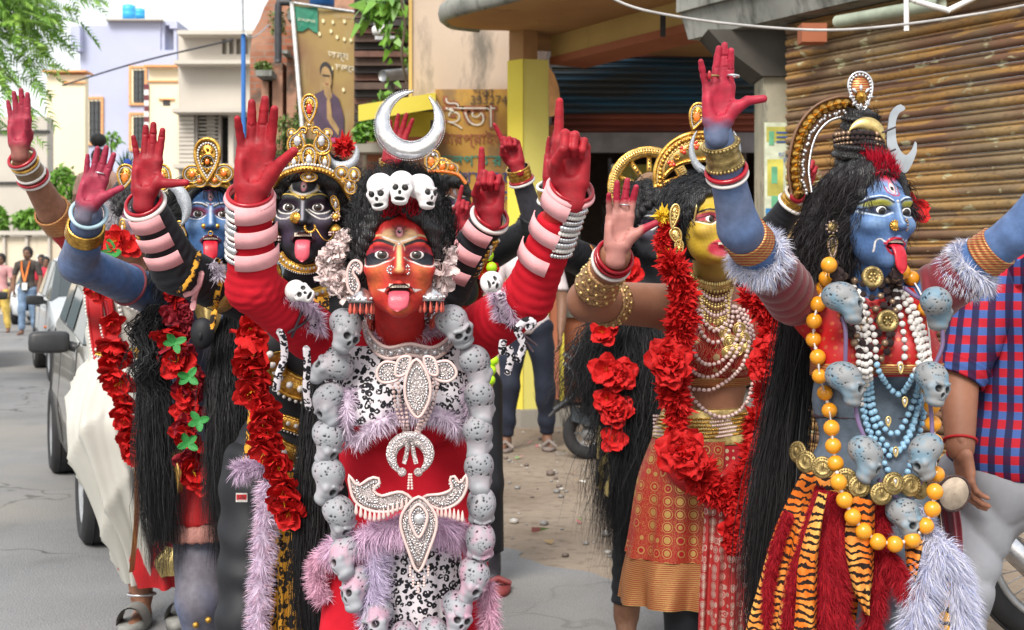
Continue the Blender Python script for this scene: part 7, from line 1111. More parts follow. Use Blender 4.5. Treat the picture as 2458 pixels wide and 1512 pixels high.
f.cloth('red_sleeve', ('a',), m_redcl, .008, .008, [(lerp(SL, EL, .93), EL-SL), (P(330, 620, D), (1, 0, 0))], wrinkle([(SL, EL, 1, 1)], .004, 60)); cuff(f.r, 'zari_cuff', lerp(SL, EL, .8), EL-SL, .066, .062, .07, m_border); bl = f.cloth('white_drape_top', ('t',), m_whitecl, .012, .008, [(P(300, 640, D), (.2, 0, 1))], lambda V: .006*np.sin(V[:, 0]*60+V[:, 2]*30)); on = surf(bl)
for pts, m_, w_ in (([(228, 600), (225, 700), (235, 800), (245, 860)], m_redcl, .03), ([(240, 600), (250, 700), (265, 800), (285, 860)], m_redcl, .028), ([(232, 605), (238, 720), (262, 830)], m_whitecl, .012)): goldband(f.r, 'red_border', pts, w_, .012, 4.72, 0, m_, .2, on)
goldband(f.r, 'gold_belt', [(232, 838), (290, 850), (370, 845)], .022, .02, 4.7, 1, m_gold, .35, on); 
for q in ([(285, 690), (300, 730), (345, 750)], [(278, 700), (300, 780), (345, 800)]): beadstring(f.r, 'pearl_necklace', drape(on, q, .02, 4.7), .008, m_pearlw, nu=8, bead='pearl')
def ring6(q): return [(x, y, w_, d, .75) for x, y, w_, d in q]
skirt(f.r, 'white_dhoti', ring6([(290, 855, 62, 4.85), (262, 930, 78, 4.8), (250, 1010, 82, 4.72), (268, 1100, 80, 4.72), (298, 1200, 70, 4.75), (330, 1300, 55, 4.8), (350, 1395, 42, 4.86)]), m_whitecl, 9, .02, seed=4, dg=1.5); skirt(f.r, 'red_border_skirt', ring6([(360, 870, 60, 4.9), (375, 1000, 70, 4.88), (390, 1200, 75, 4.86), (395, 1330, 82, 4.84), (405, 1400, 70, 4.85)]), m_redcl, 9, .02, seed=6, dg=1.5); sheetgrid(f.r, 'silver_hem', [(P(395, 1310, 4.72), P(450, 1310, 4.72)), (P(370, 1350, 4.7), P(455, 1345, 4.72)), (P(385, 1385, 4.72), P(450, 1370, 4.74))], m_goldl, .01, 2); sheetgrid(f.r, 'gold_edge', [(P(324, 1060, 4.52), P(333, 1060, 4.52)), (P(324, 1230, 4.55), P(334, 1230, 4.55)), (P(312, 1370, 4.68), P(322, 1370, 4.68))], m_border, .004, 3)
garland(f.r, 'red_flower_garland', [P(x, y, 4.58) for x, y in ((243, 690), (255, 730), (262, 770))], .052, .045, 'hibiscus', seed=8, jit=.3, face=(0, -1, -.3)); garland(f.r, 'red_flower_garland', [P(x, y, 4.52) for x, y in ((275, 830), (285, 890), (295, 940), (310, 1000), (325, 1050), (330, 1085))], .062, .036, 'hibiscus', seed=9, jit=.3, face=(0, -1, -.5)); inst('red_hibiscus', flower('hibiscus', 2), P(282, 578, 4.55), basis((-.2, -1, .2)), .055, f.r); inst('red_hibiscus', flower('hibiscus', 3), P(312, 595, 4.55), basis((.3, -1, .2)), .045, f.r); inst('green_leaf', flower('leaf', 1), P(272, 608, 4.53), basis((0, -1, .2)), .05, f.r)
jewels(f.r, 'gold_crown', 4.55, [('t', 300, 425, 50, 60, 10, 4), ('c', 350, 420, 60, 70, 0, 4), ('c', 390, 425, 40, 60, 0, 4)]); jewels(f.r, 'earring', 4.55, [('t', 294, 548, 16, 44, 0, 1)]); fur(f.r, 'white_ear_feathers', [P(276, 490, 4.68), P(268, 530, 4.68), P(270, 560, 4.68)], .018, .04, 700, (.62, .6, .64)); g = Geo(); n_ = 120; t_ = RNG.uniform(-1, 1, n_); g.blades(np.tile(P(302, 415, 4.6), (n_, 1)), np.stack([t_*.05+.005, RNG.normal(0, .01, n_), .1-np.abs(t_)*.05], 1)*RNG.uniform(.6, 1, (n_, 1)), .004, 2, col=np.where(RNG.random((n_, 1)) < .4, A(.02, .12, .2), A(.1, .16, .06))); g.ball(P(306, 392, 4.58), (.014, .004, .016), 10, 7, 0, col=(.02, .06, .3)); g.build('peacock_feather', m_furm, f.r)
z = nrm(WL-EL)
for i, (t_, R_, r_, m_) in enumerate(((1.0, .045, .006, m_bang_red), (.975, .046, .005, m_pearlw), (.9, .044, .005, m_gold), (.86, .044, .004, m_bang_white), (.72, .047, .005, m_pearlw), (.66, .05, .0055, m_bang_red), (.62, .05, .005, m_pearlw))): bangle(f.r, 'bangle', lerp(EL, WL, t_), z+A(.1, 0, 0)*(i-3)*.3, R_, r_, m_)
cuff(f.r, 'brown_glass_bangles', lerp(EL, WL, .72), z, .045, .042, .05, mat('brown_bangle', (.2, .13, .07), .3, .3), 5)
m_slip = mat('grey_rubber', (.2, .2, .185), .6)
for x, d in ((338, 4.87), (450, 4.95)):
    c = P(x, 0, d)*A(1, 1, 0); g = Geo(); g.prism([(c[0]+a*.05, c[1]-.07+b*.13) for a, b in circ(1, 20)], (0, 0, .006), (1, 0, 0), (0, 1, 0), .03); pr = np.array([[c+A(.05*math.cos(k), y, .03+.062*math.sin(k)) for k in np.linspace(0, PI, 12)] for y in (-.14, -.1, -.05)]); g.grid(pr); g.grid(pr*A(1, 1, 1)+A(0, 0, .006)); g.build('slide_sandal', m_slip, f.r); bangle(f.r, 'anklet', c+A(0, .01, .11), (0, .1, 1), .05, .0045, m_silver)
# ================= yellow faced dancer in red brocade
D = 3.52; f = Fig('dancer with yellow face and painted red mouth in a red and gold brocade sari', P(1690, 1800, D)*A(1, 1, 0), (.32, .145, .085)); fC = f; YE = (.5, .34, .03)
ops = [('e', 40, -20, 22, 20, (.56, .36, .08), 1.5, .6, 'm'), ('e', 34, 14, 26, 12, (.45, .06, .1), .9, .9, 'm'), ('e', 0, -72, 38, 24, (.52, .03, .06), .25, 1), ('e', 0, -90, 26, 12, (.62, .12, .16), 1, .6)]+makeup((.4, .05, .09))+[('s', [(-30, -62), (0, -58), (30, -62)], 3, (.2, .01, .03), 1.2, 1), ('s', [(0, 24), (0, -24)], 7, (.6, .5, .2), 4, .7)]
f.head(P(1690, 542, 3.38), yaw=24, pitch=-6, sc=.9, wx=1.06, open_=0, smile=1, ops=ops, base=YE, h=.0025); X = f.X; f.torso(P(1715, 705, D), P(1690, 1075, D+.05), .135, .125, .09, .052); f.neckto(P(1715, 735, D), P(1708, 620, 3.46), .05)
SL, EL, WL = P(1590, 735, D), P(1412, 722, 3.26), P(1478, 612, 3.08); SR, ER, WR = P(1830, 740, D), P(1880, 900, D+.05), P(1885, 1080, D)
f.arm(SL, EL, WL, (.06, .05, .036)); f.arm(SR, ER, WR, (.05, .042, .03)); f.leg(P(1640, 1090, 3.56), P(1650, 1400, 3.5), P(1650, 1720, 3.6)); f.leg(P(1740, 1090, 3.56), P(1750, 1400, 3.52), P(1750, 1720, 3.6))
f.hand(P(1480, 598, 3.06), (.1, 0, 1), (.1, -1, .08), 1, L=.168, curl=((10, 10, 6), (3, 5, 4), (5, 6, 5), (14, 12, 8)), spread=(4, 0, -6, -12), thumb=(48, -10, 6), base=(.46, .2, .17)); hv = f.ex[-1]; tipz = np.clip((hv[0][:, 2]-P(0, 492, 3.06)[2])/.012, 0, 1)[:, None]; th = np.clip((hv[0][:, 0]-P(1535, 0, 3.06)[0])/.01, 0, 1)[:, None]; k = np.maximum(tipz, th); f.ex[-1] = (hv[0], hv[1], hv[2]*(1-k)+A(.36, .015, .04)*k)
def cc(V): t = sst((V[:, 2]-P(0, 690, D)[2])/.04)[:, None]*(np.abs(V[:, 0]-P(1712, 0, D)[0]) < .07)[:, None]; return A(.32, .145, .085)*(1-t)+A(.42, .27, .05)*t
f.body(.01, cc, m_skinb); eyes(f.r, f.hc, f.hR, f.hs, (R(8), 0)); g = Geo()
for i in range(7): g.box(X((i-3)*.0055, -.101+.9*((i-3)*.0055)**2*9, -.062), (.005*.9, .003, .006), f.hR)
g.build('teeth', m_teeth, f.r, False)['kind'] = 'stuff'
lo, hi = f.bounds(('t',), .03)
def trk(name, y0, y1, off, m): s = Sdf(lo, hi, .006).run([q for t, q in f.pr if t == 't'], off); s.clip(P(1700, y1, 3.45), (0, 0, -1)); s.clip(P(1700, y0, 3.45), (0, 0, 1)); V, F = s.nets(); return obj(name, mesh(name, V, [F], None, m), f.r)
bl = trk('blouse', 775, 918, .008, m_brocv); trk('blouse_border', 908, 932, .012, m_border); b2 = trk('gold_waistband', 985, 1072, .016, m_goldl); on = surf(bl, b2, f.bo); f.cloth('black_leggings', ('l',), m_black, .008, .01)
pl = [(P(1650+12*i, 862+4*math.sin(i), 3.34), P(1690+8*i, 920-abs(i-6)*2, 3.31)) for i in range(1)]; g = Geo()
for x, y, r_ in ((1735, 775, .02), (1740, 800, .018), (1775, 790, .02), (1752, 820, .021), (1770, 840, .018), (1785, 812, .018), (1745, 845, .016), (1790, 835, .012)): r_ *= .8; c = on(x, y, .012, 3.38); g.torus(c, r_, .0025, (0, 1, .1), 16, 6); g.torus(c, r_*.66, .003, (0, 1, .1), 14, 6); g.torus(c, r_*.33, .0025, (0, 1, .1), 10, 5); g.ball(c, (r_*.3, .003, r_*.3), 8, 6)
g.build('gold_lace', m_goldl, f.r)
g = Geo(); q = drape(on, [(1655, 648), (1670, 675), (1712, 690), (1755, 680), (1778, 648)], .012, 3.44); g.tube(q, .008, 8, 0, sx=.6, up=(0, 1, .01))
for row in range(6):
    rr = path(drape(on, [(1660+5*row, 662+12*row), (1690, 690+16*row), (1718, 700+19*row), (1748, 692+16*row), (1772-6*row, 662+12*row)], .014+.002*row, 3.42), 26-2*row)
    for c in rr: g.ball(c, (.0042, .003, .0055), 7, 5, row % 2); g.ball(c+A(0, -.002, .0075), .0028, 6, 4, 0)
for c in path(q+A(0, -.006, .006), 34): g.ball(c, (.0035, .004, .008), 7, 5, 0)
g.build('layered_choker', [m_goldl, m_pearl], f.r)
for q in ([(1645, 745), (1640, 800), (1655, 880), (1700, 905), (1745, 880), (1790, 800), (1775, 740)], [(1660, 740), (1655, 800), (1675, 860), (1710, 875), (1750, 850), (1775, 790), (1765, 735)], [(1672, 740), (1680, 790), (1705, 820), (1735, 815), (1755, 780), (1760, 735)], [(1640, 745), (1630, 840), (1640, 900), (1660, 950), (1700, 990), (1745, 1000), (1790, 970), (1810, 900), (1812, 830), (1795, 745)], [(1650, 742), (1642, 830), (1650, 920), (1680, 935), (1720, 930), (1780, 880), (1800, 800), (1785, 742)], [(1680, 745), (1690, 770), (1715, 790), (1738, 780), (1750, 740)], [(1635, 750), (1628, 820), (1632, 880)]): beadstring(f.r, 'pearl_necklace', drape(on, q, .014, 3.42), .0062, m_pearl, nu=8, bead='pearl')
g = Geo(); rows = []
for r_ in range(6):
    q = drape(on, [(1570, 998+9*r_), (1620, 1002+9*r_), (1690, 1006+9*r_), (1760, 998+9*r_), (1812, 988+9*r_)], .006, 3.45); n_ = 64
    for i, c in enumerate(path(q, n_)): g.ball(c, .0036, 6, 4, 1 if (i//9) % 2 == 0 else 0)
g.build('belt_beading', [m_gold, m_pearl], f.r)['kind'] = 'stuff'
rg = lambda q: [(x, y, w_, d, .72) for x, y, w_, d in q]
skirt(f.r, 'brocade_sari', rg([(1686, 1050, 120, 3.54), (1672, 1150, 140, 3.54), (1662, 1280, 150, 3.54), (1655, 1330, 152, 3.54)]), m_broc, 9, .008, seed=2, a0=R(120), a1=R(290)); skirt(f.r, 'sari_border', rg([(1655, 1330, 152, 3.54), (1650, 1390, 155, 3.54), (1648, 1440, 157, 3.54)]), m_border, 9, .012, seed=2, a0=R(120), a1=R(290)); skirt(f.r, 'dotted_sari', rg([(1690, 1060, 120, 3.55), (1680, 1250, 145, 3.55), (1665, 1440, 158, 3.56)]), m_brocd, 11, .012, seed=5, a0=R(270), a1=R(470)); sheetgrid(f.r, 'sari_pleats', [(P(1690, 1130, 3.4), P(1790, 1140, 3.42)), (P(1690, 1250, 3.37), P(1815, 1250, 3.4)), (P(1680, 1400, 3.36), P(1815, 1400, 3.38)), (P(1672, 1600, 3.36), P(1810, 1600, 3.38))], m_brocp, .016, 4, 60)
sheetgrid(f.r, 'red_sash', [(P(1572, 1080, 3.42), P(1582, 1110, 3.42)), (P(1640, 1150, 3.4), P(1640, 1180, 3.4)), (P(1720, 1140, 3.4), P(1725, 1175, 3.4)), (P(1760, 1100, 3.42), P(1765, 1120, 3.42))], m_redcl, .006, 2)
GP = lambda pts, d=3.3: [P(x, y, d) for x, y in pts]
garland(f.r, 'red_pompom_garland', GP([(1606, 628), (1628, 668), (1642, 730), (1636, 800), (1622, 850), (1615, 930), (1630, 1015)]), .042, .014, 'pom', seed=11, jit=1.); garland(f.r, 'red_pompom_garland', GP([(1805, 700), (1850, 760), (1862, 830), (1855, 910), (1835, 980), (1822, 1060), (1800, 1130), (1772, 1180)], 3.32), .042, .015, 'pom', seed=12, jit=1.); garland(f.r, 'red_pompom_garland', GP([(1655, 1115), (1690, 1160), (1730, 1188), (1765, 1195)]), .042, .014, 'pom', seed=13, jit=1.)
for x, y, s_ in ((1604, 862, .06), (1612, 890, .05), (1636, 1085, .068), (1655, 1110, .05), (1846, 850, .05), (1838, 880, .05), (1768, 1228, .026), (1764, 1268, .042), (1762, 1305, .034), (1820, 1060, .03)): inst('red_rose', flower('rose', x % 4), P(x, y, 3.26), basis((-.1, -1, -.3 if y > 1200 else .4), yaw=x), s_, f.r)
for i, (x, y, k) in enumerate(((1592, 520, 1), (1606, 545, 0), (1596, 570, 0), (1595, 600, 0), (1600, 612, 1), (1610, 625, 0), (1600, 545, 0), (1590, 580, 0))): inst('hair_flower', flower('pom', i % 4), P(x, y, 3.33), eul(70, 0, 20*i), .026, f.r, m_yellowfl if k else None)
ho, W, Nn, V = wigcap(f, 'hair', .018, .05, side=.078, bumps=10, amp=.005); g = Geo(); curls(g, W, Nn, 3500, .035, lambda p, n, r: np.cross(n, A(0, 1, .2))*.8+n*.05, .15, .0015, 4, V=V, tone=(.02, .022, .026)); g.build('strands', m_strand, ho); g = Geo(); hl = [X(-.062+.0001*i, -.05-.0006*i, .0+.0016*i) for i in range(28)]
for c in hl[::2]: g.lathe([(.0005, .007), (.002, .003), (.0024, -.003), (.0005, -.008)], c, n=7)
g.build('gold_hairline_drops', m_goldl, f.r)
d = 3.5; g = Geo(); o = crescent(1, .6, 165, 44, -90, .02); n2_ = len(o)//2; strip(g, o*A(.118, .115), P(1680, 425, d), (1, 0, .1), (-.1, 0, 1), .012, 2); ou = o[:n2_]; C3 = lambda q, yy=-.012: P(1680, 425, d)+np.stack([q[:, 0]-q[:, 1]*.1, np.full(len(q), yy), q[:, 1]+q[:, 0]*.1], 1)
g.tube(C3(ou*A(.118, .115), -.004), .007, 6, 0); g.beads(path(C3(ou*A(.106, .103)), 34), .0062, 0, 8, 6); g.beads(path(C3(ou*A(.096, .093)), 60), .0026, 0, 6, 4); g.tube(C3(o[n2_:]*A(.118, .115), -.006), .006, 6, 0)
for a in (150, 118, 92, 62, 30): 
    for k in range(4): aa = R(a)+.05*math.cos(k*PI/2); rr = .083+.007*math.sin(k*PI/2); g.ball(C3(A([rr*math.cos(aa), rr*math.sin(aa)])[None] if False else np.array([[rr*math.cos(aa), rr*math.sin(aa)]]))[0], (.0055, .003, .0055), 8, 6, 3 if k % 2 else 4)
for a in (135, 105, 76, 46): c = C3(np.array([[.08*math.cos(R(a)), .08*math.sin(R(a))]]))[0]; [g.ball(c+A(.006*math.cos(k), 0, .006*math.sin(k)), .0034, 6, 5, 0) for k in np.linspace(0, 6.28, 7, endpoint=False)]
g.build('gold_aureole', [m_gold, m_pearl, m_goldl, m_ruby, m_orgem], f.r); jewels(f.r, 'aureole_finial', 3.48, [('t', 1672, 280, 48, 66, 18, 4)]); g = Geo(); strip(g, crescent(.072, .022, 90, 36, 90, .002)*A(.92, 1), P(1716, 362, 3.38), (1, 0, 0), (0, 0, 1), .006); g.build('silver_moon', m_silvg, f.r)
jewels(f.r, 'ear_ornament', 3.3, [('t', 1618, 520, 26, 60, 10, 0), ('t', 1624, 568, 34, 44, -20, 0), ('t', 1630, 598, 26, 44, 0, 1)], [m_goldl, m_gold, m_ruby, m_gem, m_orgem])
m_lace = mat('gold_lace_cuff', (.5, .3, .14), .45, .5, var=.6, sc=160, bump=.9, bsc=160, bd=.004); z = nrm(WL-EL); cuff(f.r, 'lace_bracelet', lerp(EL, WL, .3), z, .052, .044, .085, m_lace, 4, 3, 14, m_goldl); bangle(f.r, 'red_bangle', lerp(EL, WL, .97), z+A(.1, -.1, 0), .043, .005, m_bang_red); bangle(f.r, 'red_bangle', lerp(EL, WL, .9), z+A(.1, -.1, 0), .044, .0045, m_bang_red); bangle(f.r, 'white_bangle', lerp(EL, WL, .84), z+A(.1, -.1, 0), .046, .005, m_bang_white); cuff(f.r, 'lace_armlet', lerp(SL, EL, .68), EL-SL, .058, .057, .035, m_lace, 2, 2, 18, m_goldl); bangle(f.r, 'finger_ring', P(1499, 492, 3.05), (.1, 0, 1), .01, .002, m_silver)
# ================= dancer with the wheel crown, behind
D = 4.55; f = Fig('black faced dancer in black with a golden wheel behind the head', P(1545, 1600, D)*A(1, 1, 0), (.03, .032, .04)); ops = [('e', 40, -24, 18, 14, GR, 1.6, .8, 'm')]+makeup((.05, .02, .05), hi=(.4, .4, .42))+lipsc((.2, .03, .04))
f.head(P(1558, 545, 4.42), yaw=18, pitch=2, sc=.98, open_=0, ops=ops, h=.0032); f.torso(P(1550, 665, D), P(1545, 980, D+.03), .17, .14, .1, .04); f.neckto(P(1550, 700, D), P(1556, 600, 4.48), .05); SL, EL, WL = P(1440, 640, D), P(1345, 600, 4.3), P(1322, 445, 4.2); SR, ER, WR = P(1660, 640, D), P(1850, 560, 4.42), P(1915, 470, 4.32)
f.arm(SL, EL, WL, (.055, .046, .032)); f.arm(SR, ER, WR, (.052, .042, .032)); f.leg(P(1500, 1010, 4.58), P(1520, 1240, 4.48), P(1503, 1478, 4.55), (.085, .062, .045)); f.leg(P(1600, 1010, 4.6), P(1640, 1240, 4.62), P(1650, 1490, 4.8)); f.foot(P(1503, 1508, 4.5), (-.1, -1, 0)); f.foot(P(1650, 1510, 4.75), (.1, -1, 0))
f.hand(P(1322, 432, 4.18), (.12, 0, 1), (.5, -.8, 0), 1, L=.17, curl=((4, 6, 5),)*4, spread=(2, 0, -2, -8), thumb=(24, 0, 20), base=(.34, .012, .024)); f.hand(P(1920, 455, 4.28), (.35, 0, 1), (-.2, -1, 0), -1, L=.17, curl=((70, 90, 50),)*4, thumb=(0, 30, 60), base=(.34, .012, .024))
def ci(V): k = (V[:, 2] < .5)[:, None]; return A(.03, .032, .04)*(1-k)+A(.2, .1, .06)*k
f.body(.015, ci); eyes(f.r, f.hc, f.hR, f.hs); top = f.cloth('black_top', ('t', 'a'), m_black, .007, .007, [(lerp(EL, WL, .95), WL-EL), (lerp(ER, WR, .93), WR-ER)], wrinkle([(SL, EL, .5, 1), (EL, WL, 1, .4), (ER, WR, 1, .4)], .003, 150)); f.cloth('black_leggings', ('l',), m_black, .006, .008, [(P(1503, 1450, 4.5), (0, 0, -1))], lambda V: .002*np.sin(V[:, 2]*120))
ho, W, Nn, V = wigcap(f, 'hair', .02, .05, side=.07); g = Geo(); curls(g, W, Nn, 2500, .06, lambda p, n, r: n*.1+A(0, 0, -.3), .4, .0018, 4, V=V); g.build('curls', m_strand, ho)
d = 4.62; g = Geo(); c = P(1558, 450, d); th = np.linspace(0, 2*PI, 60, endpoint=False); pr = [(.14, -.01), (.14, .01), (.112, .01), (.112, -.01), (.14, -.01)]; g.lathe(pr, c, (0, -1, .08), 60); g.torus(c, .14, .005, (0, -1, .08), 60, 6, 1); g.torus(c, .111, .005, (0, -1, .08), 60, 6, 1); B = basis((0, -1, .08))
for rr in (.119, .126, .133): g.beads([c+B @ A(rr*math.cos(a), rr*math.sin(a), .011) for a in np.linspace(0, 2*PI, 90, endpoint=False)], .0036, 1, 6, 4)
for k in range(10): a = k*PI/5+.3; B2 = B @ rotm((0, 0, 1), a); g.box(c+B2 @ A(.07, 0, 0), (.09, .016, .01), B2, 1); [g.ball(c+B2 @ A(.04+.013*i, 0, .006), .0035, 6, 4, 2) for i in range(5)]
g.build('gold_wheel', [m_goldl, m_gold, m_dark], f.r); ho = g = Geo(); g.torus(c+A(0, -.03, 0), .035, .016, (0, 1, 0), 20, 8); g.build('rope_coil', mat('jute', (.25, .15, .09), .9, bump=.8, bsc=200), f.r)
for (a, b), k in (((EL, WL), 1), ((ER, WR), 0)):
    z = nrm(b-a); cuff(f.r, 'gold_bangle', lerp(a, b, .82), z, .044, .043, .035, m_gold); bangle(f.r, 'white_bangle', lerp(a, b, .79), z, .046, .006, m_bang_white); bangle(f.r, 'white_bangle', lerp(a, b, 1.0), z, .043, .005, m_bang_white); 
wrapstrip(f.r, 'yellow_armband', EL, SL, .45, .03, .055, -40, 60, m_border)
locks(f.r, 'long_hair', [([P(1490, 740, 4.4), P(1470, 850, 4.35), P(1450, 960, 4.33), P(1455, 1040, 4.33)], [.06, .1, .09, .03], 2000), ([P(1530, 720, 4.4), P(1535, 900, 4.3), P(1520, 1100, 4.28), P(1500, 1250, 4.3), P(1495, 1330, 4.32)], [.06, .085, .075, .05, .02], 2600), ([P(1575, 760, 4.4), P(1560, 950, 4.3), P(1545, 1150, 4.3), P(1540, 1420, 4.35)], [.05, .06, .06, .04], 1500)], seed=70, frizz=.05, w_=.0022)
for x, y, k, s_ in ((1510, 655, 'hibiscus', .055), (1480, 640, 'hibiscus', .05), (1470, 760, 'hibiscus', .05), (1450, 800, 'hibiscus', .05), (1455, 890, 'hibiscus', .06), (1490, 900, 'rose', .06), (1460, 960, 'hibiscus', .05), (1480, 985, 'rose', .06), (1475, 1055, 'hibiscus', .05)): inst('red_flower', flower(k, x % 4), P(x, y, 4.22), basis((-.2, -1, .3), yaw=x), s_, f.r)
inst('green_leaf', flower('leaf', 0), P(1492, 668, 4.24), basis((0, -1, .2)), .05, f.r); sheetgrid(f.r, 'pale_tiger_cloth', [(P(1436, 1020, 4.3), P(1480, 1020, 4.3)), (P(1432, 1100, 4.28), P(1478, 1110, 4.3)), (P(1430, 1165, 4.28), P(1476, 1205, 4.3))], m_tigerp, .012, 2)
# ================= dark dancer with the orange crown, behind the red one
D = 5.4; f = Fig('dark faced dancer in black with an orange and gold crown pointing upward', P(1120, 1400, D)*A(1, 1, 0), (.05, .048, .06)); ops = [('e', 42, -24, 18, 16, (.16, .15, .19), 1.6, .8, 'm'), ('e', 0, 75, 55, 34, (.34, .13, .06), 1, .9), ('s', [(0, 24), (0, -24)], 6, (.4, .4, .44), 4, .9)]+makeup((.05, .02, .06), hi=(.6, .55, .45))+third(56, (.3, .3, .34))+lipsc((.32, .05, .05))
f.head(P(1072, 497, 5.25), yaw=26, sc=1.0, open_=0, ops=ops, h=.0034); f.torso(P(1075, 605, D), P(1100, 900, D+.05), .17, .14, .1, .04); f.neckto(P(1075, 630, D), P(1072, 550, 5.3), .05); SL, EL, WL = P(985, 610, D), P(905, 500, 5.15), P(935, 400, 5.1); SR, ER, WR = P(1165, 620, D), P(1288, 545, 5.1), P(1243, 405, 5.0)
f.arm(SL, EL, WL, (.055, .046, .034)); f.arm(SR, ER, WR, (.055, .048, .034)); S3, E3, W3_ = P(1130, 640, D), P(1115, 700, 5.0), P(1108, 560, 4.85); f.arm(S3, E3, W3_, (.05, .042, .032)); f.leg(P(1060, 930, 5.45), P(1060, 1160, 5.35), P(1060, 1380, 5.5)); f.leg(P(1150, 930, 5.45), P(1165, 1160, 5.38), P(1180, 1370, 5.5)); f.foot(P(1185, 1388, 5.45), (.3, -1, 0)); f.foot(P(1060, 1395, 5.45), (0, -1, 0))
HG = dict(h=.018, base=(.34, .012, .024)); f.hand(P(938, 392, 5.08), (.25, 0, 1), (.1, -1, 0), 1, L=.205, curl=((3, 5, 4),)*4, spread=(8, 2, -4, -9), thumb=(20, 0, 40), **HG); f.hand(P(1240, 395, 4.98), (-.28, 0, 1), (-.3, -1, 0), -1, L=.19, curl=((4, 10, 6), (75, 92, 60), (76, 95, 60), (72, 92, 60)), thumb=(0, 28, 62), **HG); f.hand(P(1106, 548, 4.83), (.15, 0, 1), (.1, -1, 0), -1, L=.17, curl=((0, 5, 5), (70, 90, 50), (70, 90, 50), (10, 20, 10)), spread=(-4, 0, 0, -18), thumb=(20, 20, 60), **HG)
f.body(.016); eyes(f.r, f.hc, f.hR, f.hs, (R(4), 0)); f.cloth('black_top', ('t', 'a'), m_black, .007, .008, [(lerp(EL, WL, .93), WL-EL), (lerp(ER, WR, .9), WR-ER), (lerp(E3, W3_, .93), W3_-E3)], wrinkle([(SR, ER, .5, 1), (ER, WR, 1, .5)], .003, 150)); f.cloth('black_trousers', ('l',), m_black, .012, .01, [(P(0, 1320, 5.5), (0, 0, -1))]); wigcap(f, 'hair', .022, .05, side=.068, extra=(((.07, .03, -.02), (.03, .05, .08), .02),)); g = Geo(); i = RNG.choice(len(fE.bo.data.vertices), 1)
jewels(f.r, 'orange_gold_crown', 5.1, [('t', 1035, 388, 44, 56, 20, 4), ('t', 1062, 400, 44, 40, 0, 4), ('p', 1085, 402, 40, 36, -10, 4), ('c', 1040, 372, 26, 22, 0, 3)]); g = Geo(); q = path([P(x, y, 5.1) for x, y in ((1030, 412), (1065, 412), (1100, 420), (1118, 440))], 20); g.tube(q, .009, 6, 0); g.beads(path(q+A(0, -.01, 0), 22), .006, 1, 7, 5); g.build('crown_band', [m_gold, m_orgem], f.r); jewels(f.r, 'gold_collar', 5.15, [('c', 1085, 570, 60, 30, 0, 0), ('c', 1092, 592, 50, 26, 0, 0)])
for (a, b) in ((ER, WR), (EL, WL)): z = nrm(b-a); cuff(f.r, 'gold_bangle', lerp(a, b, .84), z, .042, .044, .045, m_gold); bangle(f.r, 'red_bangle', lerp(a, b, .82), z, .045, .005, m_bang_red); bangle(f.r, 'white_bangle', lerp(a, b, .78), z, .046, .006, m_bang_white)
m_neon = mat('neon_bead', (.5, .85, .02), .3, var=.05); o = tube_obj('neon_garland', [P(1168, 590, 5.15), P(1182, 640, 5.12), P(1186, 780, 5.1), P(1188, 860, 5.1), P(1180, 930, 5.1)], .004, m_gold, f.r)
for x, y in ((1168, 590), (1172, 613), (1180, 642), (1184, 668), (1186, 700), (1187, 730), (1188, 760), (1180, 778), (1185, 805), (1181, 835), (1184, 865), (1178, 888), (1176, 912)): inst('neon_bead', ballmesh(m_neon, 14), P(x, y, 5.1), None, .0215, o)
garland(f.r, 'red_petal_garland', [P(1140, 600, 5.15), P(1150, 650, 5.12), P(1120, 700, 5.1)], .06, .035, 'hibiscus', seed=17); g = Geo(); 
for x, d in ((1188, 5.42), (1062, 5.42)): g = Geo(); c = P(x, 0, d)*A(1, 1, 0); g.prism([(c[0]+.015+a*.05, c[1]-.05+b*.13) for a, b in circ(1, 20)], (0, 0, .004), (1, 0, 0), (0, 1, 0), .022); g.tube([c+A(-.03, -.02, .03), c+A(.015, -.08, .06), c+A(.06, -.03, .03)], .012, 6); g.build('red_sandal', mat('dark_red_rubber', (.2, .03, .03), .6) if 'dark_red_rubber' not in bpy.data.materials else bpy.data.materials['dark_red_rubber'], f.r)
# ================= bystanders
def plaid():
    n = N('plaid_shirt_cloth'); x, y, z = n.sep(n.co())[:3]; a = n.math('FRACT', n.math('MULTIPLY', n.math('ADD', x, n.math('MULTIPLY', y, -.6)), 23)); b = n.math('FRACT', n.math('MULTIPLY', z, 23)); fa = n.ramp(a, (.45, 0), (.5, 1)); fb = n.ramp(b, (.45, 0), (.5, 1)); c = n.mix(fb, n.mix(fa, (.014, .02, .07), (.05, .1, .3)), n.mix(fa, (.045, .008, .04), (.4, .012, .025))); n.bump(n.noise(300), .15, .001); return n.out(c, .75, 0, .2)
m_plaid = plaid(); m_trou = mat('pale_grey_trouser', (.3, .31, .34), .8, sc=5, bump=.2, bsc=30); m_hairb = mat('short_black_hair', (.012, .01, .01), .6, bump=.6, bsc=180, bd=.004)
D = 3.5; f = Fig('man in red and blue plaid shirt and pale trousers at the right edge', P(2500, 1800, D)*A(1, 1, 0), (.3, .13, .075))
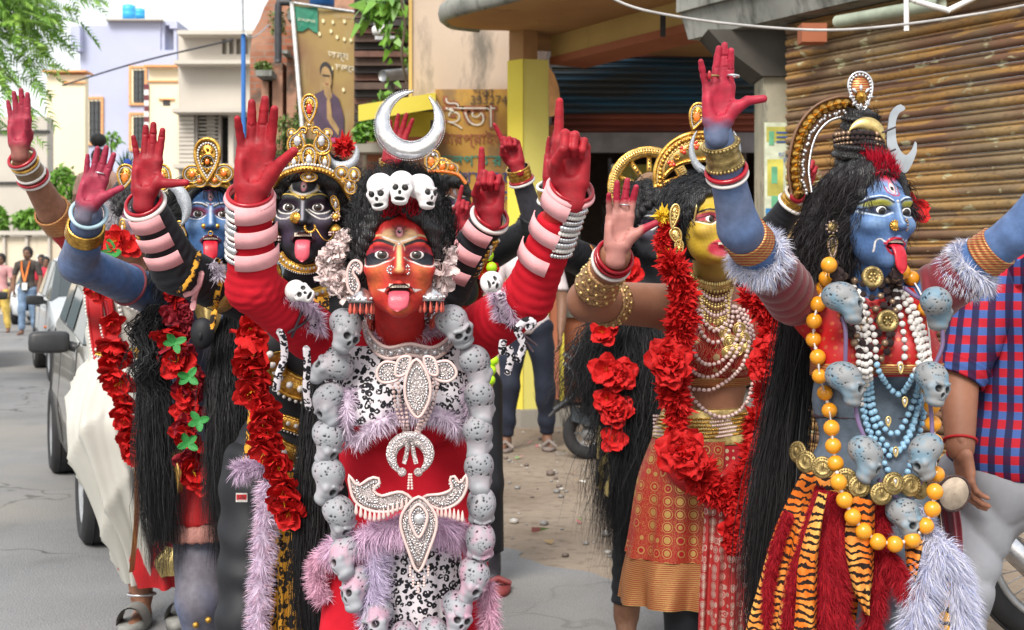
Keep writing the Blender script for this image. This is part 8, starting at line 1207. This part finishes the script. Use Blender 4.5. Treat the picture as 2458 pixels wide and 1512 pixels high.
f.head(P(2610, 490, D), yaw=60, sc=1, open_=0, h=.005, ops=makeup((.25, .1, .06), line=(.25, .1, .06))); f.torso(P(2520, 640, D), P(2440, 1130, D), .19, .16, .11); f.neckto(P(2540, 690, D), P(2600, 570, D), .058); S_, E_, W_ = P(2385, 705, D-.02), P(2300, 900, D-.06), P(2305, 1075, D-.14); f.arm(S_, E_, W_, (.062, .052, .036)); f.arm(P(2650, 705, D), P(2700, 920, D), P(2690, 1100, D-.1), (.06, .05, .034)); f.ell(P(2415, 1150, D+.02), (.155, .115, .11), .04, None, 'l'); f.leg(P(2375, 1165, D), P(2315, 1400, D-.05), P(2270, 1720, D), (.075, .05, .042)); f.leg(P(2415, 1140, D+.04), P(2305, 1400, D+.1), P(2260, 1720, D+.2), (.066, .045, .04))
f.hand(P(2308, 1085, D-.15), (.12, -.1, -1), (1, .2, 0), -1, L=.175, curl=((20, 25, 15),)*4, spread=(2, 0, -2, -5), thumb=(20, 10, 10), base=(.34, .15, .09)); f.hand(P(2690, 1108, D-.1), (.0, -.1, -1), (-1, .2, 0), 1, L=.175, curl=((20, 25, 15),)*4, spread=(2, 0, -2, -5), thumb=(20, 10, 10), base=(.34, .15, .09), h=.02); f.body(.013, None, m_skinb); f.cloth('plaid_shirt', ('t',), m_plaid, .02, .009, [(P(2500, 1142, D), (0, 0, -1))], lambda V: .006*fnoise(V, 9)); f.cloth('sleeve', ('a',), m_plaid, .015, .009, [(lerp(S_, E_, .94), E_-S_)], wrinkle([(S_, E_, .4, 1)], .006, 60)); cuff(f.r, 'rolled_sleeve', lerp(S_, E_, .86), E_-S_, .073, .07, .045, m_plaid, 2); f.cloth('grey_trousers', ('l',), m_trou, .014, .01, (), lambda V: .012*np.abs(np.sin(V[:, 2]*26+V[:, 0]*22+4*fnoise(V, 5)))**.6); wigcap(f, 'hair', .008, .05, side=.07, mats=m_hairb); sheetgrid(f.r, 'collar', [(P(2415, 640, D-.06), P(2470, 600, D-.13)), (P(2435, 690, D-.09), P(2480, 650, D-.15))], m_plaid, 0, 1); bangle(f.r, 'red_wrist_thread', lerp(E_, W_, .9), W_-E_, .04, .0035, m_redcl)
def walker(label, x, yf, h, shirt, trou, d, hair=True, face=0, z0=0, group=None, pose=0):
    """small background figure: feet at frame (x, yf), height h metres"""
    px = FPX/d; F_ = lambda dx, z, dy=0: A((x-1229)/px+dx, d+dy, z+z0); s = h/1.7; f = Fig(label, F_(0, 0), (.2, .1, .06), group)
    f.head(F_(0, 1.57*s), yaw=face, sc=s, open_=0, h=.006, ops=makeup((.1, .05, .03), line=(.1, .05, .03))+[('e', 0, -70, 30, 26, (.03, .02, .015), 1, .6)]*(pose == 1)); f.torso(F_(0, 1.43*s), F_(0, .9*s), .18*s, .15*s, .1*s); f.neckto(F_(0, 1.42*s), F_(0, 1.5*s), .05*s); a1 = (F_(-.19*s, 1.36*s), F_(-.26*s, 1.1*s), F_(-.24*s, .86*s, -.06)); a2 = (F_(.19*s, 1.36*s), F_(.26*s, 1.1*s), F_(.24*s, .86*s, -.1)); f.arm(*a1, (.05, .045, .03)); f.arm(*a2, (.05, .045, .03)); sp = .13 if pose == 2 else .09
    f.leg(F_(-.09*s, .88*s), F_(-sp*s, .48*s, -.05), F_(-sp*s-.02, .09*s, .0)); f.leg(F_(.09*s, .88*s), F_(sp*s, .48*s, .05), F_(sp*s+.02, .09*s, .12)); f.foot(F_(-sp*s-.02, .08*s), (-.2, -1, 0)); f.foot(F_(sp*s+.02, .08*s, .12), (.2, -1, 0)); f.hand(a1[2], (0, -.2, -1), (1, 0, 0), -1, L=.17*s, h=.04, curl=((20, 25, 15),)*4, base=(.2, .1, .06)); f.hand(a2[2], (0, -.2, -1), (-1, 0, 0), 1, L=.17*s, h=.04, curl=((20, 25, 15),)*4, base=(.2, .1, .06)); f.body(.024, None, m_skinb)
    f.cloth('shirt', ('t',), shirt, .016, .02, [(F_(0, .84*s), (0, 0, -1))], lambda V: .004*fnoise(V, 20)); f.cloth('sleeves', ('a',), shirt, .014, .02, [(F_(0, 1.16*s), (0, 0, -1))], lambda V: .004*fnoise(V, 20))['kind'] = 'stuff'; f.cloth('trousers', ('l',), trou, .016, .02, [(F_(0, .1*s), (0, 0, -1)), (F_(0, .95*s), (0, 0, 1))], lambda V: .006*np.sin(V[:, 2]*30+3*fnoise(V, 5)))
    if hair: wigcap(f, 'hair', .01, .05, side=.068, mats=m_hairb, h=.008)
    return f, F_
m_navy = mat('navy_trouser', (.012, .017, .035), .8, sc=5, bump=.2, bsc=30); m_pinkw = mat('pinkish_white_shirt', (.66, .58, .6), .75, var=.1); m_wash = mat('washed_denim', (.16, .24, .36), .8, var=.4, sc=8); m_brn = mat('dark_grey_brown_shirt', (.055, .045, .04), .8)
f, F_ = walker('man in white shirt and navy trousers waiting by the yellow pillar', 1265, 1078, 1.68, m_pinkw, m_navy, 9.55, pose=2, face=-20)
for s_ in (-1, 1): c = F_(s_*.155+.0, .0, -.05+.06*(s_ > 0)); g = Geo(); g.prism([(c[0]+a*.05, c[1]+b*.13) for a, b in circ(1, 18)], (0, 0, .003), (1, 0, 0), (0, 1, 0), .025); g.tube([c+A(-.05, -.03, .03), c+A(0, -.05, .075), c+A(.05, -.03, .03)], .015, 6); g.build('sandal', mat('grey_sandal', (.22, .18, .16), .7) if s_ < 0 else bpy.data.materials['grey_sandal'], f.r)
f, F_ = walker('man with orange lanyard, dark shirt and washed jeans walking up the road', 66, 796, 1.72, m_brn, m_wash, 26, pose=1); g = Geo()
for s_ in (-1, 1): g.tube([F_(s_*.08, 1.45, -.09), F_(s_*.06, 1.3, -.15), F_(0, 1.05, -.15)], .018, 6, sx=.4)
g.build('lanyard', mat('orange_lanyard', (.8, .2, .03), .7), f.r); g = Geo(); g.box(F_(0, .96, -.16), (.1, .01, .14)); g.build('badge', m_white, f.r, False)
m_redsh = mat('red_shirt', (.55, .02, .05), .8); m_paletr = mat('cream_trouser', (.6, .52, .38), .8); m_pksh = mat('dusty_pink_shirt', (.6, .3, .3), .8); m_yelsk = mat('yellow_cloth', (.7, .5, .12), .8)
walker('boy in bright red shirt behind the white car', 110, 786, 1.55, m_redsh, m_paletr, 28.5, face=20); walker('dark clothed man beside the boy in red', 99, 778, 1.62, m_brn, m_navy, 31); walker('woman in dusty pink and yellow at the left edge of the road', 2, 800, 1.6, m_pksh, m_yelsk, 27)
f, F_ = walker('bare shouldered figure with a high black bun in the distance', 236, 0, 1.5, mat('pale_pink_wrap', (.62, .38, .3), .8), m_paletr, 14, z0=1.05); g = Geo(); g.ball(F_(0, 1.6), (.085, .085, .075), 16, 10); g.build('hair_bun', m_hairb, f.r)
t = thing('wooden_stool', 'narrow wooden stool under the figure with the high bun', 'stool', P(236, 0, 14)*A(1, 1, 0)); c = P(236, 0, 14)*A(1, 1, 0); g = Geo(); g.box(c+A(0, 0, 1.03), (.4, .3, .05)); g.build('seat', m_bark, t, False)
for i in (-1, 1):
    for j in (-1, 1): tube_obj('leg', [c+A(i*.15, j*.1, 0), c+A(i*.13, j*.09, 1.01)], .025, m_bark, t)
# ================= cars
def car(label, fw, heading, paint, side=-1, L=3.5, Wd=1.5, H=1.46, group='cars along the road'):
    """fw: ground point under the outer face of the nearer front wheel; heading: unit vector front -> rear"""
    hx, hy = heading; rt = A(hy, -hx)*-side if False else A(abs(hy), -hx*np.sign(hy) if hy else 0); c0 = A(*fw)+rt*(Wd/2-.03)*(-side)-A(hx, hy)*.68; M = lambda v: np.stack([c0[0]+rt[0]*v[..., 0]+hx*v[..., 1], c0[1]+rt[1]*v[..., 0]+hy*v[..., 1], v[..., 2]], -1)
    t = thing('parked_car', label, 'car', (c0[0]+hx*1.7, c0[1]+hy*1.7, 0), group)
    st = [(0, .34, .6, .46, .5, .5, .58, .44), (.05, .24, .74, .58, .64, .62, .66, .52), (.22, .2, .8, .66, .71, .69, .74, .58), (.75, .2, .92, .71, .74, .72, .88, .64), (.98, .2, .97, .71, .745, .72, .92, .66), (1.58, .2, H-.03, .71, .745, .715, .95, .56), (1.66, .2, H-.01, .71, .745, .715, .95, .55), (2.2, .2, H, .71, .745, .715, .97, .55), (2.28, .2, H, .71, .745, .715, .97, .55), (2.85, .2, H-.03, .71, .74, .71, .99, .54), (2.95, .2, H-.05, .71, .74, .71, .99, .53), (3.3, .22, 1.05, .69, .72, .69, .98, .6), (3.44, .26, .9, .64, .68, .66, .85, .55), (L, .36, .7, .5, .55, .54, .65, .45)]
    secs = []
    for y, zb, zt, ws, wm, wb, zbelt, wt in st:
        s_ = Wd/1.5; h = [(0, zb), (ws*s_*.8, zb), (ws*s_, zb+.06), (wm*s_, min(.55, zbelt*.75)), (wb*s_, zbelt-.03), (wb*s_-.015, zbelt), (wt*s_+.02, zt-.05), (wt*s_-.06, zt), (0, zt+.02)]; secs.append([(x, y, z) for x, z in h[::-1]]+[(-x, y, z) for x, z in h[1:]])
    G_ = np.array(secs); n, k = G_.shape[:2]; b = Geo(); gl = Geo(); gi = {}
    for i in range(n-1):
        for j in range(k-1):
            q = M(np.array([G_[i, j], G_[i+1, j], G_[i+1, j+1], G_[i, j+1]])); jj = min(j, k-2-j); glass = (jj == 2 and i in (5, 7-1, 8, 9-0) and i not in (7,)) or (jj in (0, 1, 2) and i == 4) or (jj in (0, 1) and i == 10)
            if jj == 2 and i in (5, 7, 9): glass = False
            if jj == 2 and i in (4, 6, 8): glass = True
            if glass: key = (j < k//2, i) if jj == 2 and i != 4 else ('w', i); gi.setdefault(key, []).append(q)
            b.add(q, [[0, 1, 2, 3]], 1 if glass else 0)
    v = np.concatenate(b.v); key = np.round(v, 4); u, idx = np.unique(key, axis=0, return_inverse=True); F = np.concatenate(b.f); m = mesh('body', u, [idx.reshape(-1)[F]], np.concatenate(b.m), [paint, m_dark], None, True)
    o = obj('body', m, t); cyl = Geo()
    for y in (.68, .68+2.36):
        for sx_ in (-1, 1): cyl.lathe([(.001, -.16), (.315, -.16), (.315, .16), (.001, .16)], M(np.array([sx_*.68, y, .29])), (rt[0], rt[1], 0), 28)
    co = cyl.build('wheel_arch_cutter', m_dark); md = o.modifiers.new('b', 'BOOLEAN'); md.object = co; md.solver = 'FAST'; dg = bpy.context.evaluated_depsgraph_get(); nm = bpy.data.meshes.new_from_object(o.evaluated_get(dg)); o.modifiers.clear(); o.data = nm; bpy.data.objects.remove(co)
    for p in o.data.polygons: p.use_smooth = True
    for ky, qs in gi.items():
        g = Geo()
        for q in qs:
            nn = nrm(np.cross(q[1]-q[0], q[3]-q[0])); nn = nn if nn @ (q.mean(0)-M(np.array([0, 1.7, .9]))) > 0 else -nn; cq = q.mean(0); wsc = .93 if ky[0] != 'w' else 1.0; g.add(cq+(q-cq)*wsc+nn*.006, [[0, 1, 2, 3]])
        g.build('windscreen' if ky[0] == 'w' else 'window', m_carglass, t, True)
    for sx_ in (-1, 1):
        for y in (.68, .68+2.36):
            c = M(np.array([sx_*.655, y, .285])); ax = A(rt[0], rt[1], 0)*sx_; g = Geo(); g.lathe([(.17, -.085), (.25, -.09), (.28, -.07), (.285, -.02), (.285, .02), (.28, .07), (.25, .09), (.19, .085), (.18, .06)], c, ax, 36); [g.torus(c+ax*q, .286, .003, ax, 36, 4) for q in (-.04, 0, .04)]; wh = g.build('wheel', m_tyre, t); g = Geo(); g.lathe([(.001, .05), (.04, .055), (.06, .035), (.15, .05), (.182, .075), (.19, .08)], c, ax, 36)
            B = basis(ax)
            for a in range(7): B2 = B @ rotm((0, 0, 1), a*2*PI/7); g.box(c+B2 @ A(.11, 0, .052), (.11, .035, .02), B2)
            g.build('hub_cap', m_steel, wh)
        c = M(np.array([sx_*(Wd/2+.1), 1.2, .93])); g = Geo(); B = basis((0, 0, 1), (hx, hy, 0)); g.ball(c, (.1, .07, .05), 16, 10, 0, B); g.v = [c+(lambda d_: np.sign(d_ @ B)*np.abs((d_ @ B)/A(.1, .05, .06))**.4*A(.1, .05, .06) @ B.T)(v_-c) for v_ in g.v]; mi_ = g.build('wing_mirror', m_plast, t); g = Geo(); g.tube([M(np.array([sx_*(Wd/2-.03), 1.2, .9])), M(np.array([sx_*(Wd/2+.04), 1.2, .92]))], .025, 8); g.build('mirror_arm', m_plast, mi_)
        g = Geo(); c = M(np.array([sx_*.56, .16, .68])); g.ball(c, (.11, .13, .075), 14, 10, 0, basis((0, 0, 1), (hx, hy, 0))); g.build('headlight', m_lamp, t); g = Geo(); g.box(M(np.array([sx_*.75, 1.02, .62])), (.03, .06, .03), basis((0, 0, 1), (hx, hy, 0))); g.build('indicator', m_orgem, t)
        for y in (1.95, 2.75): g = Geo(); a = M(np.array([sx_*(Wd/2+.002), y, .84])); g.tube([a, M(np.array([sx_*(Wd/2+.02), y+.03, .85])), M(np.array([sx_*(Wd/2+.02), y+.13, .85])), M(np.array([sx_*(Wd/2+.002), y+.16, .84]))], .013, 6); g.build('door_handle', m_plast, t)
        for y in (1.12, 2.24, 3.0): zz = np.linspace(.28, .93, 14); ww = np.interp(zz, [.2, .26, .5, .9, .95], [.71, .71, .745, .72, .7])*Wd/1.5; tube_obj('door_seam', [M(np.array([sx_*(w_+.0005), y, z])) for w_, z in zip(ww, zz)], .004, m_dark, t, n=4)
    g = Geo(); g.box(M(np.array([0, .03, .56])), (.8, .05, .1), basis((0, 0, 1), (hx, hy, 0))); g.build('grille', m_plast, t, False); return t
m_carglass = N('car_glass').out((.05, .07, .075), .05, 0, .9); m_tyre = mat('tyre_rubber', (.022, .022, .024), .85, bump=.3, bsc=60); m_plast = mat('black_plastic', (.03, .031, .034), .45); m_lamp = N('lamp_glass').out((.5, .52, .52), .06, .3, .8)
m_car1 = mat('silver_gold_paint', (.36, .345, .305), .26, .45, var=.08, Coat_Weight=.6, Coat_Roughness=.05); m_car2 = mat('white_paint_car', (.66, .7, .73), .3, 0, var=.05, Coat_Weight=.6, Coat_Roughness=.05); m_car3 = mat('black_paint_car', (.02, .021, .023), .25, 0, Coat_Weight=.6, Coat_Roughness=.05)
car('silver hatchback parked behind the dancer in white silk', (-2.02, 6.3), tuple(nrm(A(-.38, .925))), m_car1); car('pale white hatchback parked behind the silver one', (-5.3, 15.3), tuple(nrm(A(-.4, .92))), m_car2); car('black car just showing at the left edge', (-6.95, 17.8), tuple(nrm(A(-.4, .92))), m_car3, side=1); car('small white car far up the road behind the man with the lanyard', (-11.6, 31), tuple(nrm(A(-.2, .98))), m_car2)
# ================= scooter and bicycle
D = 9.1; t = thing('scooter', 'dark grey scooter parked by the shop, half hidden by black hair', 'scooter', P(1440, 1100, D)); Q = lambda x, y, dd=0: P(x, y, D+dd); m_sc = mat('scooter_grey', (.07, .085, .1), .4, .2)
g = Geo(); c = Q(1412, 1040); r_ = .172; g.torus(c, r_-.04, .045, (.15, 1, 0), 40, 10); wh = g.build('wheel', m_tyre, t); g = Geo(); g.torus(c, .095, .012, (.15, 1, 0), 30, 8); g.lathe([(.001, -.03), (.05, -.03), (.05, .03), (.001, .03)], c, (.15, 1, 0), 16); [g.tube([c, c+A(math.cos(a)*.095, 0, math.sin(a)*.095)], .009, 6) for a in np.linspace(0, 6.28, 6, endpoint=False)]; g.build('rim', m_steel, wh); g = Geo(); g.torus(Q(1560, 1040, .3), .13, .045, (.15, 1, 0), 40, 10); g.build('wheel', m_tyre, t)
g = Geo(); g.hexa([Q(1372, 1010, -.1), Q(1440, 1030, -.1), Q(1440, 1030, .12), Q(1372, 1010, .12)], [Q(1368, 975, -.1), Q(1450, 985, -.1), Q(1450, 985, .12), Q(1368, 975, .12)]); g.hexa([Q(1400, 990, -.12), Q(1540, 1000, -.12), Q(1540, 1000, .2), Q(1400, 990, .14)], [Q(1392, 900, -.15), Q(1540, 880, -.15), Q(1540, 880, .2), Q(1392, 900, .15)]); g.build('rear_body', m_sc, t, False); g = Geo(); g.ball(Q(1470, 880, 0), (.3, .15, .07), 16, 10); g.build('seat', m_plast, t); tube_obj('mudguard', [Q(1330, 985), Q(1350, 970), Q(1372, 955), Q(1384, 935)], .022, m_plast, t); g = Geo(); g.box(Q(1395, 890, -.14), (.1, .05, .08)); g.build('tail_lamp', m_bang_red, t, False)
tube_obj('rack', [Q(1352, 848), Q(1380, 868), Q(1382, 900), Q(1362, 880), Q(1352, 870)], .012, m_steel, t); tube_obj('rack_bar', [Q(1362, 898), Q(1420, 912)], .014, m_steel, t); g = Geo(); g.hexa([Q(1372, 836), Q(1420, 850), Q(1420, 850, .1), Q(1372, 836, .1)], [Q(1374, 828), Q(1420, 838), Q(1420, 838, .1), Q(1374, 828, .1)]); g.build('grab_rail', m_sc, t, False); g = Geo(); g.ball(Q(1410, 870), (.07, .05, .06), 12, 8); g.build('helmet_box', m_steel, t); tube_obj('stand', [Q(1318, 1000), Q(1360, 958), Q(1372, 948)], .012, m_plast, t); tube_obj('handlebar', [Q(1580, 800, .1), Q(1600, 830, .2), Q(1600, 1000, .3)], .02, m_plast, t); tube_obj('floorboard', [Q(1530, 1040, .2), Q(1600, 1045, .3)], .05, m_sc, t)
D = 4.5; t = thing('motorcycle', 'motorcycle with spoked wheel and silver exhaust at the lower right corner', 'motorcycle', P(2620, 1557, D)); c = P(2566, 1330, D); ax = nrm(A(.25, 1, 0)); B = basis(ax, (0, 0, 1)); g = Geo(); g.torus(c, .29, .042, ax, 64, 12); [g.torus(c+ax*q, .33, .006, ax, 64, 4) for q in (-.02, .02)]; wh = g.build('wheel', m_tyre, t); g = Geo(); g.torus(c, .245, .018, ax, 64, 8); g.build('rim', m_steel, wh); g = Geo()
for i in range(36): a = i*PI/18; b = a+(.45 if i % 2 else -.45); g.tube([c+B @ A(.05*math.cos(b), .05*math.sin(b), .035*(-1)**i), c+B @ A(.242*math.cos(a), .242*math.sin(a), 0)], .002, 4)
g.tube([c-ax*.08, c+ax*.08], .055, 16); g.build('spokes', m_steel, wh)['kind'] = 'stuff'; g = Geo(); e0, e1 = P(2398, 1285, D-.14), P(2560, 1440, D-.2); g.tube(path([e0, lerp(e0, e1, .06), lerp(e0, e1, .7), e1], 20), [.03]+[.042]*13+[.04, .036, .03, .025, .022, .02], 16); g.tube([e1, e1+A(.5, 0, -.02)], .02, 10); g.build('exhaust_pipe', m_silver, t)
rx = A(1, -.25, 0); fr = lambda a, b, r_=.02, nm='frame_tube': tube_obj(nm, [a, b], r_, m_plast, t); c2 = c+rx*1.25; hd = c2-rx*.25+A(0, 0, .55); bb = c+rx*.5+A(0, 0, .02)
for a, b in ((c, bb), (c+A(0, 0, .05), c+rx*.3+A(0, 0, .42)), (bb, hd), (hd, c2)): fr(a, b)
g = Geo(); g.torus(c2, .29, .04, ax, 48, 10); g.build('wheel', m_tyre, t); g = Geo(); g.ball(c+rx*.3+A(0, 0, .5), (.34, .12, .07), 18, 10); g.build('seat', m_plast, t); g = Geo(); g.ball(c+rx*.78+A(0, 0, .5), (.24, .13, .13), 18, 10); g.build('fuel_tank', m_car3, t); g = Geo(); g.ball(bb+A(0, 0, .1), (.18, .12, .16), 14, 10); g.build('engine', m_steel, t); tube_obj('handlebar', [hd+A(-.1, -.36, .2), hd+A(0, 0, .16), hd+A(-.1, .36, .2)], .015, m_steel, t)
th = np.linspace(R(35), R(150), 30); g = Geo(); g.grid(np.array([[c+B @ A((.35+.015*math.cos(k)-.015)*math.cos(a), (.35+.015*math.cos(k)-.015)*math.sin(a), .055*math.sin(k)) for k in np.linspace(-1.4, 1.4, 9)] for a in th])); g.build('mudguard', m_car3, t)
o = sheetgrid(None, 'cloth_scrap', [((1.6, 4.75, .02), (1.86, 4.7, .02)), ((1.58, 4.6, .015), (1.86, 4.55, .03))], mat('red_yellow_cloth', (.5, .08, .05), .8, sc=30, col2=(.6, .4, .15)), .01, 3); tag(o, 'crumpled red and yellow cloth on the ground by the motorcycle', 'cloth')
